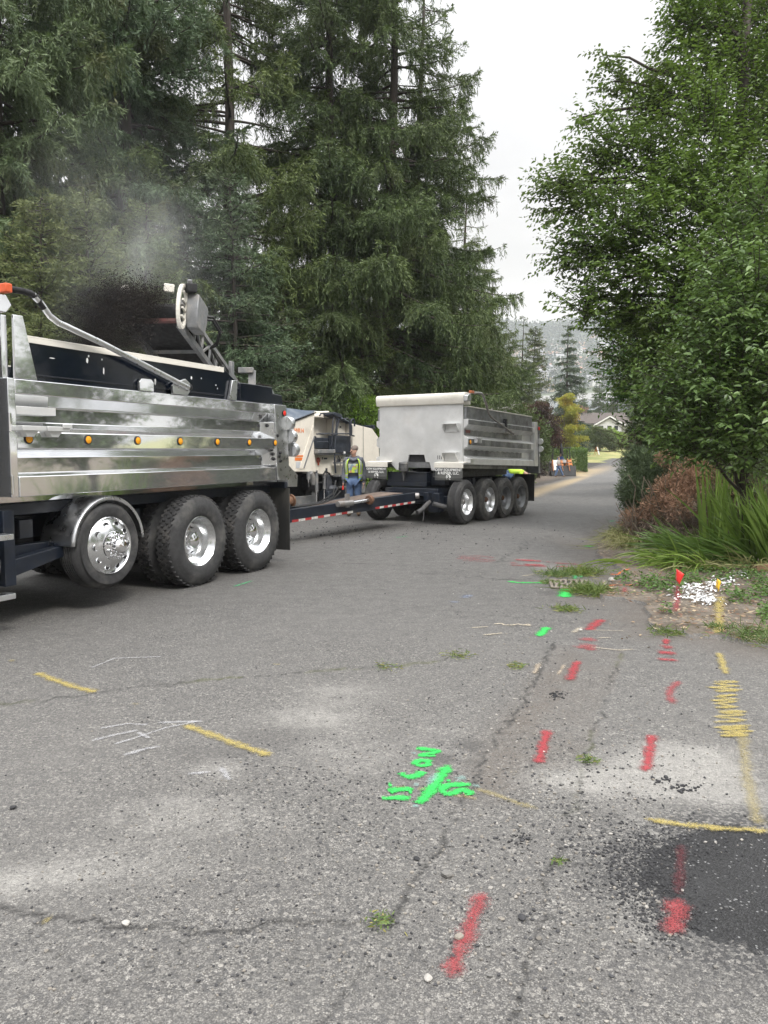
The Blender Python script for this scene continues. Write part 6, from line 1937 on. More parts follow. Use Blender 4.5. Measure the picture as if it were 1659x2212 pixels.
def strokes(name, cm, lines, mat, label, cat='paint mark', group=None, over=None):
    """lines: (width in metres, [points in the crop]); one object"""
    _lift[0] = (_lift[0] + 1) % 7
    V, F, E_ = [], [], []
    for li, (w, pts) in enumerate(lines):
        g = [G(*(cm(*p) if cm else p)) for p in pts]
        Q = []
        for a, b in zip(g[:-1], g[1:]):
            m = max(2, int((b - a).length / .04))
            Q += [a.lerp(b, k / m) for k in range(m)]
        Q.append(g[-1])
        n = len(Q)
        tot = sum((b - a).length for a, b in zip(Q[:-1], Q[1:])) + 1e-6
        run = 0
        o = len(V)
        for i, p in enumerate(Q):
            if i: run += (p - Q[i - 1]).length
            d = (Q[min(i + 1, n - 1)] - Q[max(i - 1, 0)])
            d.z = 0
            d = d.normalized() if d.length > 1e-6 else Vector((1, 0, 0))
            s = Vector((d.y, -d.x, 0))
            ww = (1.4 if mat is P_GRN else 1.2) * w * (1 + .16 * math.sin(run * 29 + li) + .10 * math.sin(run * 71 + 2 * li))
            endf = min(1, (run + .012) / (w * .6), (tot - run + .012) / (w * .6))
            for q, t in enumerate((-.85, -.45, 0, .45, .85)):
                x, y = p.x + s.x * ww * t, p.y + s.y * ww * t
                V.append((x, y, zg(x, y) + .0045 + .0007 * _lift[0] + li * .00012))
                E_.append(max(0.0, (1.15, .88, 0)[int(abs(abs(t) - .85) > .01) + int(abs(t) < .01)] if False else (1 - abs(t) / .85)) * endf)
            if i:
                for q in range(4): F.append((o + (i - 1) * 5 + q, o + (i - 1) * 5 + q + 1, o + i * 5 + q + 1, o + i * 5 + q))
    me = mesh_np(name, np.array(V), np.array(F), mat, smooth=True)
    a = me.attributes.new('edge', 'FLOAT', 'POINT')
    a.data.foreach_set('value', np.array(E_, dtype=np.float32))
    return tag(link(name, me), label, cat, group)
def strokes_each(name, cm, lines, mat, label, group):
    for ln in lines: strokes(name, cm, [ln], mat, label, 'paint mark', group)
ell = lambda cx, cy, rx, ry, n=14: [(cx + rx * math.cos(2 * math.pi * k / n), cy + ry * math.sin(2 * math.pi * k / n)) for k in range(n + 1)]
strokes('painted_writing', ctx, [
    (.030, [(600, 182), (760, 196), (900, 216), (955, 222)]), (.030, [(955, 215), (870, 245), (760, 262), (640, 282)]), (.030, [(625, 285), (760, 292), (890, 300)]),
    (.032, ell(692, 402, 95, 42)), (.036, [(370, 545), (410, 585), (500, 608), (600, 592), (660, 560), (710, 530)]),
    (.042, [(1070, 430), (990, 560), (900, 690), (800, 820), (700, 940), (630, 1012)]),
    (.038, [(180, 725), (240, 722)]), (.034, [(190, 830), (300, 800), (440, 790), (560, 790)]), (.036, [(480, 830), (540, 830)]), (.034, [(210, 838), (270, 836)]), (.034, [(90, 932), (300, 922), (525, 918)]),
    (.036, [(1415, 722), (1250, 722), (1090, 728), (1000, 760), (985, 820), (1050, 862), (1150, 850), (1240, 815), (1330, 815), (1390, 850), (1420, 885)]), (.030, [(1050, 670), (1110, 668)])],
    P_GRN, 'bright green sprayed letters and slash in the middle of the street', 'painted writing')
strokes_each('teal_overspray', ctx, [(.04, [(1300, 590), (1200, 680)]), (.035, [(900, 560), (780, 740)]), (.03, [(1430, 745), (1540, 752)]), (.03, [(520, 262), (600, 262)]), (.03, [(640, 735), (560, 730)]), (.02, [(600, 1020), (575, 1060)])], P_CYN, 'faint teal overspray fleck beside the green letters', 'teal overspray flecks')
dash = 'red dashes sprayed on the pavement'
for (pts, w, lab, mt) in (([(772, 484), (735, 622)], .050, 'straight red dash just right of the green letters', P_RED), ([(1194, 503), (1182, 570), (1168, 655)], .050, 'red dash at the left end of the white dusty patch', P_RED),
                      ([(512, 1140), (450, 1310), (375, 1490)], .052, 'longest red dash at the bottom middle of the photo', P_REDM), ([(1312, 950), (1304, 1060), (1296, 1150)], .034, 'dim red streak across the edge of the black patch', paintmat('red paint under tar', (.11, .022, .028), .55)),
                      ([(1296, 1165), (1285, 1250), (1272, 1322)], .068, 'wide pink red dash below the black patch', P_REDM), ([(892, 208), (878, 245), (862, 288)], .058, 'short red dash below the red arrow blotch', P_RED),
                      ([(992, 40), (965, 58), (936, 84)], .085, 'slanting red dash above the red arrow blotch', P_RED), ([(1300, 288), (1268, 320), (1262, 345), (1278, 382)], .050, 'curved faded red hook between the two arrow columns', P_REDF)):
    strokes('red_dash', c6, [(w, pts)], mt, lab, 'paint mark', dash)
strokes('red_arrow', c6, [(.10, [(975, 120), (895, 122)]), (.11, [(960, 140), (890, 158)]), (.09, [(930, 150), (958, 168)])], P_REDF, 'blotchy red arrow head beside the thin beige line', 'paint mark', 'red arrow heads')
strokes('red_arrow', c6, [(.05, [(1248, 118), (1250, 140)]), (.12, [(1222, 150), (1285, 152)]), (.11, [(1206, 172), (1295, 176)]), (.07, [(1208, 200), (1300, 204)])], P_RED, 'red arrow head with a stem at the dirt edge', 'paint mark', 'red arrow heads')
strokes('red_streaks', cdr, [(.16, [(565, 152), (640, 150)]), (.13, [(600, 120), (760, 128), (860, 135)]), (.12, [(680, 160), (780, 165), (890, 172)]), (.10, [(880, 140), (930, 142)]), (.05, [(940, 148), (1170, 160)]), (.05, [(960, 178), (1100, 182)]), (.05, [(570, 168), (900, 182)])], P_RED, 'long red streaks across the street behind the drain', 'paint mark')
strokes('red_streaks', cdr, [(.05, [(110, 92), (300, 90), (440, 105)]), (.06, [(100, 112), (280, 118), (450, 128)]), (.05, [(130, 104), (330, 106)]), (.04, [(150, 128), (420, 140)])], P_REDF, 'faded pink streaks left of the long red ones', 'paint mark')
strokes('red_streaks', cdr, [(.06, [(1180, 170), (1180, 200)]), (.05, [(1570, 380), (1570, 425)])], P_REDF, 'small dark red smears on the shoulder beside the drain', 'paint mark')
strokes('red_trail', c4, [(.06, [(812, 1345), (812, 1480)]), (.055, [(808, 1470), (800, 1585)])], P_REDF, 'dim red trail on the dirt below the red flag', 'paint mark')
grn = 'small green ticks'
for (cm, w, pts, lab) in ((c6, .055, [(772, 70), (755, 88), (738, 108)], 'bright green tick left of the red arrow blotch'), (cdr, .10, [(1085, 345), (1060, 400), (1045, 450)], 'green tick at the near edge of the drain grate'), (cdr, .09, [(1118, 226), (1150, 226)], 'green dab at the far edge of the drain grate'),
                          (None, .03, [(505, 1268), (524, 1262), (544, 1256)], 'thin green dash on the road behind the truck wheels'), (c4, .10, [(20, 1003), (60, 996)], 'pale green tick near the straw tussock'), (c4, .10, [(225, 783), (262, 776)], 'tiny green tick by the hedge corner'), (None, .03, [(855, 1162), (880, 1158)], 'tiny green line on the road in front of the trailer')):
    strokes('green_tick', cm, [(w, pts)], P_GRN if 'thin' not in lab and 'tiny' not in lab else P_GRNF, lab, 'paint mark', grn)
strokes('green_line', cdr, [(.045, [(550, 308), (640, 320), (760, 320), (890, 322)])], P_GRN, 'long thin green line leading to the drain grate', 'paint mark')
strokes('green_line', cdr, [(.05, [(1135, 235), (1140, 285)]), (.05, [(1190, 235), (1190, 275)])], P_GRNF, 'green paint over the weeds behind the grate', 'paint mark')
zig = []
_r = random.Random(5)
for (ya, yb, xa, xb, nn) in ((290, 332, 1432, 1540, 3), (345, 398, 1440, 1545, 4), (410, 455, 1456, 1570, 3), (468, 512, 1458, 1592, 4)):
    pl_ = []
    for k in range(nn * 2):
        y = ya + (yb - ya) * k / (nn * 2 - 1)
        pl_.append(((xa if k % 2 else xb) + _r.uniform(-14, 14), y + _r.uniform(-3, 3)))
    zig.append((.034, pl_))
    zig.append((.036, [(xa + _r.uniform(0, 20), ya + 4), ((xa + xb) / 2, ya + _r.uniform(-2, 6)), (xb - _r.uniform(0, 16), ya)]))
    zig.append((.034, [(xa + _r.uniform(0, 30), yb), (xb - _r.uniform(0, 30), yb - 3)]))
strokes('painted_writing', c6, zig, P_YEL, 'dense yellow scribbled lettering column near the right edge', 'painted writing')
strokes('yellow_trail', c6, [(.05, [(1462, 175), (1475, 215), (1490, 262)])], P_YEL, 'yellow dash above the yellow scribbled lettering', 'paint mark', 'yellow lines')
strokes('yellow_trail', c6, [(.055, [(1558, 512), (1566, 580)]), (.050, [(1566, 570), (1575, 690), (1600, 780), (1625, 870)])], P_YELF, 'long fading yellow tail under the scribbled lettering', 'paint mark', 'yellow lines')
strokes('yellow_trail', c6, [(.040, [(1158, 846), (1300, 868), (1480, 886), (1660, 893)])], P_YEL, 'yellow line just above the black patch', 'paint mark', 'yellow lines')
strokes('yellow_trail', c6, [(.034, [(480, 722), (560, 745), (640, 775), (735, 803)])], P_YELF, 'faded yellow line right of the green letters', 'paint mark', 'yellow lines')
strokes('yellow_trail', ctx, [(.022, [(300, 760), (430, 752)]), (.030, [(620, 780), (760, 795), (900, 830)]), (.03, [(1150, 880), (1300, 890), (1500, 935)])], P_YELF, 'faded yellow line running under the green letters', 'paint mark', 'yellow lines')
strokes('yellow_trail', c5, [(.060, [(155, 276), (240, 310), (330, 340), (425, 362)])], P_YEL, 'yellow dash farthest left on the street', 'paint mark', 'yellow lines')
strokes('yellow_trail', c5, [(.055, [(800, 503), (930, 552), (1060, 600), (1185, 640)])], P_YEL, 'yellow dash over the grey smear left of centre', 'paint mark', 'yellow lines')
strokes('yellow_trail', c4, [(.085, [(1190, 1465), (1175, 1520), (1175, 1600)]), (.075, [(1175, 1600), (1180, 1700), (1165, 1790)])], P_YEL, 'yellow trail on the dirt below the yellow flag', 'paint mark', 'yellow lines')
for (p, lab) in (((52, 225), 'yellow fleck at the left border'), ((592, 415), 'yellow fleck between the two left dashes'), ((1205, 240), 'pale yellow fleck near the mossy crack'), ((205, 1355), 'yellow fleck on the front crack')):
    strokes('yellow_fleck', c5, [(.035, [(p[0] - 14, p[1] - 2), (p[0] + 14, p[1] + 2)])], P_YELF, lab, 'paint mark', 'yellow flecks')
strokes_each('chalk_scribble', c5, [(.02, [(440, 520), (560, 500), (640, 505)]), (.025, [(400, 575), (520, 545), (600, 530)]), (.02, [(500, 590), (600, 560), (720, 520), (860, 490)]), (.03, [(540, 640), (640, 610), (700, 600)]), (.02, [(600, 540), (650, 565)]), (.03, [(690, 495), (880, 488)]), (.03, [(960, 690), (1000, 745)]), (.025, [(820, 720), (920, 710)]), (.02, [(400, 255), (500, 215), (700, 208)])], P_WHT, 'worn white chalky stroke near the middle yellow dash', 'worn chalky strokes')
strokes_each('chalk_scribble', cdr, [(.028, [(430, 682), (500, 675), (520, 690), (600, 690), (640, 680), (680, 690), (740, 695), (735, 682), (690, 690)]), (.02, [(240, 715), (380, 705)]), (.03, [(340, 780), (440, 770), (505, 762)]), (.03, [(680, 262), (775, 250)])], paintmat('pale beige paint', (.55, .48, .36), .8), 'worn white chalky stroke near the middle yellow dash', 'worn chalky strokes')
strokes_each('beige_line', cdr, [(.03, [(1260, 880), (1400, 895), (1520, 908), (1650, 900)]), (.02, [(1290, 735), (1560, 742)]), (.03, [(1330, 803), (1450, 800)]), (.05, [(1190, 710), (1120, 760)]), (.04, [(1395, 300), (1388, 355)])], paintmat('dull beige paint', (.52, .46, .36), .6), 'thin beige line on the pavement near the red arrows', 'thin beige lines')
strokes_each('beige_line', c6, [(.035, [(740, 218), (718, 262)]), (.025, [(840, 222), (815, 262)])], paintmat('dull tan paint', (.48, .40, .30), .6), 'thin beige line on the pavement near the red arrows', 'thin beige lines')
strokes('blue_smear', cdr, [(.10, [(230, 425), (160, 455)]), (.08, [(120, 480), (60, 495)])], P_BLU, 'faint blue smear on the street left of the drain', 'paint mark')
strokes('orange_line', cdr, [(.05, [(1430, 245), (1500, 250), (1610, 225)]), (.03, [(1420, 368), (1540, 358), (1650, 356)])], P_ORG, 'orange sprayed lines on the shoulder below the arching leaf', 'paint mark')

# storm drain --------------------------------------------------------------------------
g0 = G(1230, 1264)
drain = empty('drain_grate', (g0.x, g0.y, 0), R(-9), 'rusty iron storm drain grate half hidden by grass', 'drain grate')
GRATE = pm('weathered iron', (.22, .19, .16), .75, .3, .2, 14, dirt=(.12, .08, .055), dirt_amt=.4, dscale=9)
mb = MB()
mb.bx(-.22, .22, -.27, .27, .004, .006)  # black plate laid on flat ground, painting the darkness of a hole
mb.build('pit_shade_plate', [BLACK], drain)
mb = MB()
for (x0, x1, y0, y1) in ((-.24, .24, -.30, -.255), (-.24, .24, .255, .30), (-.24, -.205, -.2549, .2549), (.205, .24, -.2549, .2549), (-.2049, .2049, -.022, .022)):
    mb.bx(x0, x1, y0, y1, .004, .024)
for k in range(6):
    x = -.165 + k * .066
    for (ya, yb) in ((-.2549, -.0221), (.0221, .2549)):
        M = Matrix.Translation((x, (ya + yb) / 2, 0))
        mb.add([M @ Vector(p) for p in ((-.028, -.1164, .008), (.0, -.1164, .008), (.024, .1164, .008), (-.004, .1164, .008), (-.028, -.1164, .0225), (.0, -.1164, .0225), (.024, .1164, .0225), (-.004, .1164, .0225))], [(3, 2, 1, 0), (4, 5, 6, 7), (0, 1, 5, 4), (1, 2, 6, 5), (2, 3, 7, 6), (3, 0, 4, 7)])
mb.build('bars', [GRATE], drain, bevel=.003)
# marker flags ----------------------------------------------------------------------------
def flag(u, v, hgt, w, h, mat, label, turn):
    g = G(u, v)
    r_ = empty('marker_flag', (g.x, g.y, zg(g.x, g.y)), turn, label, 'marker flag', 'small survey flags')
    mb = MB()
    mb.tube([(0, 0, -.02), (.004, 0, hgt * .6), (.0, .004, hgt)], .0022, 6)
    mb.build('wire', [STEEL], r_)
    vs, fs = [], []
    for i in range(7):
        for j in range(7):
            a, b_ = i / 6, j / 6
            x = a * w * (1 - .55 * b_ * a)
            vs.append((x, .016 * math.sin(a * 5 + b_ * 2), hgt - b_ * h - a * h * .42 + .0 * a))
    for i in range(6):
        for j in range(6): fs.append((i * 7 + j, i * 7 + j + 1, (i + 1) * 7 + j + 1, (i + 1) * 7 + j))
    mb = MB()
    mb.add(vs, fs)
    o = mb.build('flag', [mat], r_, smooth=60)
    so = o.modifiers.new('thickness', 'SOLIDIFY'); so.thickness = .001
flag(1459, 1287, .285, .085, .135, pm('red vinyl', (.72, .035, .03), .4, 0, .08, 9), 'small red survey flag at the edge of the weeds', R(-10))
flag(1548, 1285, .185, .045, .125, pm('yellow vinyl', (.80, .50, .03), .4, 0, .08, 9), 'small yellow survey flag amid the spilled white paint', R(20))
# white paint spilled over litter ------------------------------------------------------------
rg = np.random.default_rng(44)
B = []
for (u, v, ru, rv, n) in ((1500, 1288, 26, 14, 260), (1520, 1300, 18, 8, 160), (1490, 1278, 14, 8, 90), (1545, 1270, 22, 10, 120), (1575, 1262, 14, 6, 60), (1600, 1250, 20, 5, 60), (1530, 1308, 16, 5, 90)):
    for k in range(int(n * .55)):
        g = np.array(G(u + rg.normal(0, ru * .75), v + rg.normal(0, rv * .65)))
        g[2] = zg(g[0], g[1]) + rg.uniform(.006, .04)
        B.append(g)
B = np.array(B); n = len(B)
lv = Leaves()
lv.leaves(B, unit(np.stack([rg.normal(0, 1, n), rg.normal(0, .6, n), rg.normal(0, .12, n)], -1)), unit(np.array([0, 0, 1.0]) + rg.normal(0, .25, (n, 3))), rg.uniform(.02, .065, n), rg.uniform(.012, .03, n), np.ones(n))
tag(link('white_paint_spill', lv.mesh('white_paint_spill', pm('spilled white paint', (.80, .81, .82), .5, 0, .08, 12))), 'spilled white paint caking the leaves by the yellow flag', 'paint spill')
g = G(1650, 1243)
mb = MB()
mb.bx(-.30, .34, -.045, .045, .0, .085, 0, Matrix.Rotation(R(14), 4, 'Z'))
pl = mb.build('wood_block', [pm('weathered timber', (.24, .15, .085), .85, 0, .25, 6, stretch=(.6, 6, 6), dirt=(.10, .07, .05), dirt_amt=.4)], None, bevel=.006, loc=(g.x + .18, g.y + .1, zg(g.x, g.y)))
tag(pl, 'short weathered timber half under the leaves at the right edge', 'timber')
# stones ------------------------------------------------------------------------------------
ICO = bmesh.new()
bmesh.ops.create_icosphere(ICO, subdivisions=2, radius=1)
ico_v = np.array([v.co[:] for v in ICO.verts]); ico_f = np.array([[v.index for v in f.verts] for f in ICO.faces])
ICO.free()
STONE, nt, b, vec = newmat('loose stone')
t = attr(nt, 'tint')
cr_ = nd(nt, 'ValToRGB', {0: t})
cr_.color_ramp.elements[0].color = (.02, .02, .022, 1); cr_.color_ramp.elements[1].color = (.52, .50, .47, 1)
for p_, c_ in ((.35, (.07, .07, .075, 1)), (.6, (.20, .195, .185, 1)), (.8, (.30, .27, .23, 1))):
    e = cr_.color_ramp.elements.new(p_); e.color = c_
nt.links.new(mixc(nt, .8, cr_.outputs[0], mixc(nt, noise(nt, vec, 120, 3), (.4, .4, .4), (1.0, 1.0, 1.0)), 'MULTIPLY'), b.inputs['Base Color'])
b.inputs['Roughness'].default_value = .85
def stone(u, v, size, tint, label):
    g = G(u, v)
    r_ = np.random.default_rng(int(u * 7 + v))
    v_ = ico_v * (1 + .18 * np.sin(ico_v[:, [1, 2, 0]] * 3 + r_.uniform(0, 6))) * np.array([1, .8, .55]) * size
    me = mesh_np('stone', v_, ico_f, STONE, np.full(len(ico_f), tint))
    o = thing1('stone', me, (g.x, g.y, zg(g.x, g.y) + size * .38), label, 'stone', 'loose stones on the pavement', r_.uniform(0, 6))
stone(1322, 1255, .055, .93, 'pale flat stone on the shoulder beside the drain')
stone(965, 1893, .026, .62, 'grey stone below the green letters')
stone(992, 2028, .020, .80, 'pinkish pebble on the longest red dash')
stone(1128, 1985, .017, .25, 'dark pebble right of the longest red dash')
stone(272, 1998, .017, .97, 'white pebble on the front crack')
stone(1254, 1362, .022, .97, 'white crumb beside the slanting red dash')
stone(900, 1857, .014, .1, 'black pebble left of the grey stone')
stone(925, 2116, .016, .95, 'white pebble at the lower end of the longest red dash')
stone(28, 1747, .017, .12, 'black pebble at the left border')
def gravel(name, spots, label, dark=False, cat='gravel'):
    rg = np.random.default_rng(len(spots) * 13 + 5)
    lo_v = np.array([(1, 0, 0), (-1, 0, 0), (0, 1, 0), (0, -1, 0), (0, 0, 1), (0, 0, -1)], float)
    bm_ = bmesh.new(); bmesh.ops.create_icosphere(bm_, subdivisions=1, radius=1)
    bv = np.array([v.co[:] for v in bm_.verts]); bf = np.array([[v.index for v in f.verts] for f in bm_.faces]); bm_.free()
    V, F, T = [], [], []
    n = 0
    for (u, v, ru, rv, cnt, s0, s1, tl, th) in spots:
        for k in range(cnt):
            uu, vv_ = u + rg.normal(0, ru), v + rg.normal(0, rv)
            if vv_ < 1110 or vv_ > 2400: continue
            g = G(uu, vv_)
            sz = s0 + (s1 - s0) * rg.random() ** 2.5
            m = bv * (1 + .25 * rg.normal(size=bv.shape)) * sz * np.array([1, .85, .6])
            a = rg.uniform(0, 6.28)
            m = np.stack([m[:, 0] * math.cos(a) - m[:, 1] * math.sin(a), m[:, 0] * math.sin(a) + m[:, 1] * math.cos(a), m[:, 2]], -1)
            V.append(m + np.array([g.x, g.y, zg(g.x, g.y) + sz * .35]))
            F.append(bf + n); n += len(bv)
            T.append(np.full(len(bf), rg.uniform(tl, th)))
    me = mesh_np(name, np.concatenate(V), np.concatenate(F), STONE, np.concatenate(T))
    tag(link(name, me), label, cat, kind='stuff')
gravel('gravel', [(900, 1750, 420, 200, 2300, .0022, .008, .05, .85), (1150, 1850, 180, 170, 1300, .0025, .010, .15, .95), (1350, 1650, 150, 90, 700, .0025, .009, .2, 1.0), (1130, 1500, 60, 90, 500, .003, .010, .3, 1.0), (500, 1900, 330, 160, 1500, .0022, .007, .1, .8), (720, 1690, 160, 60, 700, .0025, .008, .05, .8), (500, 2050, 300, 60, 240, .0025, .008, .2, .85), (1190, 1300, 160, 60, 300, .004, .012, .3, 1.0)], 'loose gravel scattered over the worn asphalt')
gravel('asphalt_crumbs', [(1405, 1895, 45, 55, 1500, .0018, .0065, .0, .22), (1440, 1830, 70, 16, 600, .0018, .0065, .0, .25), (1345, 1885, 50, 40, 420, .002, .008, .0, .28), (1120, 1815, 16, 8, 40, .004, .011, .0, .2), (1430, 1685, 12, 4, 16, .006, .014, .0, .2), (1480, 1703, 22, 6, 24, .006, .013, .0, .2), (1200, 1502, 10, 4, 60, .004, .012, .0, .1), (1450, 1990, 40, 25, 300, .002, .007, .0, .3), (1300, 1790, 70, 50, 160, .003, .010, .0, .3), (860, 1150, 160, 14, 260, .006, .020, .0, .25), (700, 1152, 60, 10, 120, .006, .022, .0, .25), (1000, 1175, 200, 25, 110, .006, .016, .0, .3)], 'black asphalt crumbs and millings scattered on the street', True)
# ------------------------------------------------------------------ people
SKIN = pm('skin', (.50, .29, .21), .5, 0, .08, 20)
HAIRM = pm('grey brown hair', (.16, .13, .11), .8, 0, .3, 60)
JEANS = pm('blue denim', (.085, .14, .26), .85, 0, .2, 12, dirt=(.16, .20, .27), dirt_amt=.4, dscale=5)
HOODIE = pm('grey hoodie', (.13, .14, .165), .9, 0, .15, 9)
VIS = pm('high visibility yellow', (.55, .80, .06), .6, 0, .08, 12)
REFL = pm('reflective strip', (.55, .58, .55), .4, .2, .08, 20)
TRIM = pm('dark trim', (.02, .022, .025), .8)
SHOE = pm('tan work boot', (.18, .12, .075), .8, 0, .2, 12)
def skin_mesh(name, nodes, edges, root, mat, grow_=0.0, level=2, fn=None):
    names = [n for n in nodes if any(n in e for e in edges)]
    idx = {n: i for i, n in enumerate(names)}
    me = bpy.data.meshes.new(name)
    me.from_pydata([nodes[n][0] for n in names], [(idx[a], idx[b]) for a, b in edges], [])
    tmp = bpy.data.objects.new(name, me)
    COL.objects.link(tmp)
    sk = tmp.modifiers.new('skin', 'SKIN')
    sk.use_smooth_shade = True
    for n, i in idx.items():
        r = nodes[n][1]
        r = r if isinstance(r, tuple) else (r, r)
        g = grow_ if r[0] > .02 else 0
        me.skin_vertices[0].data[i].radius = (r[0] + g, r[1] + g)
        me.skin_vertices[0].data[i].use_root = (n == root)
    sb_ = tmp.modifiers.new('sub', 'SUBSURF')
    sb_.levels = sb_.render_levels = level
    dg = bpy.context.evaluated_depsgraph_get()
    out = bpy.data.meshes.new_from_object(tmp.evaluated_get(dg))
    bpy.data.objects.remove(tmp)
    out.materials.clear()
    out.materials.append(mat)
    out.polygons.foreach_set('use_smooth', [True] * len(out.polygons))
    return out
def skeleton(p=None):
    """joint -> (place, radius); x to the picture's right, facing -y"""
    d = dict(pelvis=((0, 0, .95), (.155, .115)), spine=((0, 0, 1.10), (.15, .115)), chest=((0, 0, 1.28), (.185, .130)), collar=((0, .01, 1.43), (.085, .075)), neck=((0, 0, 1.50), .056),
             jaw=((0, -.02, 1.56), (.062, .075)), face=((0, -.015, 1.635), (.074, .092)), crown=((0, .005, 1.695), (.055, .068)), nose=((0, -.118, 1.62), .012), nosetip=((0, -.128, 1.605), .012),
             ear_l=((-.078, .01, 1.63), .012), ear_l2=((-.088, .015, 1.645), .016), ear_r=((.078, .01, 1.63), .012), ear_r2=((.088, .015, 1.645), .016))
    for s, k in ((-1, 'l'), (1, 'r')):
        d.update({'sh_' + k: ((.185 * s, .01, 1.40), .070), 'el_' + k: ((.235 * s, .03, 1.12), .048), 'wr_' + k: ((.255 * s, -.03, .865), .031), 'pa_' + k: ((.262 * s, -.045, .80), (.022, .036)),
                  'hip_' + k: ((.092 * s, 0, .88), .098), 'kn_' + k: ((.105 * s, -.015, .48), .064), 'an_' + k: ((.11 * s, .02, .085), .044), 'to_' + k: ((.13 * s, -.14, .045), .042)})
    d.update(p or {})
    for s, k in ((-1, 'l'), (1, 'r')):
        pa, wr = Vector(d['pa_' + k][0]), Vector(d['wr_' + k][0])
        ax_ = (pa - wr).normalized()
        sidev = Vector((0, 1, 0)) if abs(ax_.y) < .8 else Vector((0, 0, 1))
        for q, (o, L1, L2) in enumerate(((-.026, .050, .032), (-.009, .055, .038), (.009, .052, .034), (.026, .042, .026))):
            a = pa + ax_ * .03 + sidev * o
            b_ = a + ax_ * L1 - Vector((s * .010, 0, 0))
            d['f%d_%s' % (q, k)] = (tuple(a), .0095)
            d['g%d_%s' % (q, k)] = (tuple(b_), .009)
            d['h%d_%s' % (q, k)] = (tuple(b_ + ax_ * L2 - Vector((s * .018, 0, 0))), .0075)
        a = pa - sidev * .034
        d['t0_' + k] = (tuple(a), .011)
        d['t1_' + k] = (tuple(a - sidev * .018 + ax_ * .035), .010)
    return d
def body_edges():
    e = [('pelvis', 'spine'), ('spine', 'chest'), ('chest', 'collar'), ('collar', 'neck'), ('neck', 'jaw'), ('jaw', 'face'), ('face', 'crown'), ('face', 'nose'), ('nose', 'nosetip'), ('face', 'ear_l'), ('ear_l', 'ear_l2'), ('face', 'ear_r'), ('ear_r', 'ear_r2')]
    for k in 'lr':
        e += [('chest', 'sh_' + k), ('sh_' + k, 'el_' + k), ('el_' + k, 'wr_' + k), ('wr_' + k, 'pa_' + k), ('pelvis', 'hip_' + k), ('hip_' + k, 'kn_' + k), ('kn_' + k, 'an_' + k), ('an_' + k, 'to_' + k), ('pa_' + k, 't0_' + k), ('t0_' + k, 't1_' + k)]
        for q in range(4): e += [('pa_' + k, 'f%d_%s' % (q, k)), ('f%d_%s' % (q, k), 'g%d_%s' % (q, k)), ('g%d_%s' % (q, k), 'h%d_%s' % (q, k))]
    return e
TOP_E = [('spine', 'chest'), ('pelvis', 'spine'), ('chest', 'collar')] + [e for k in 'lr' for e in (('chest', 'sh_' + k), ('sh_' + k, 'el_' + k), ('el_' + k, 'wr_' + k))]
LEG_E = [e for k in 'lr' for e in (('pelvis', 'hip_' + k), ('hip_' + k, 'kn_' + k), ('kn_' + k, 'an_' + k))]
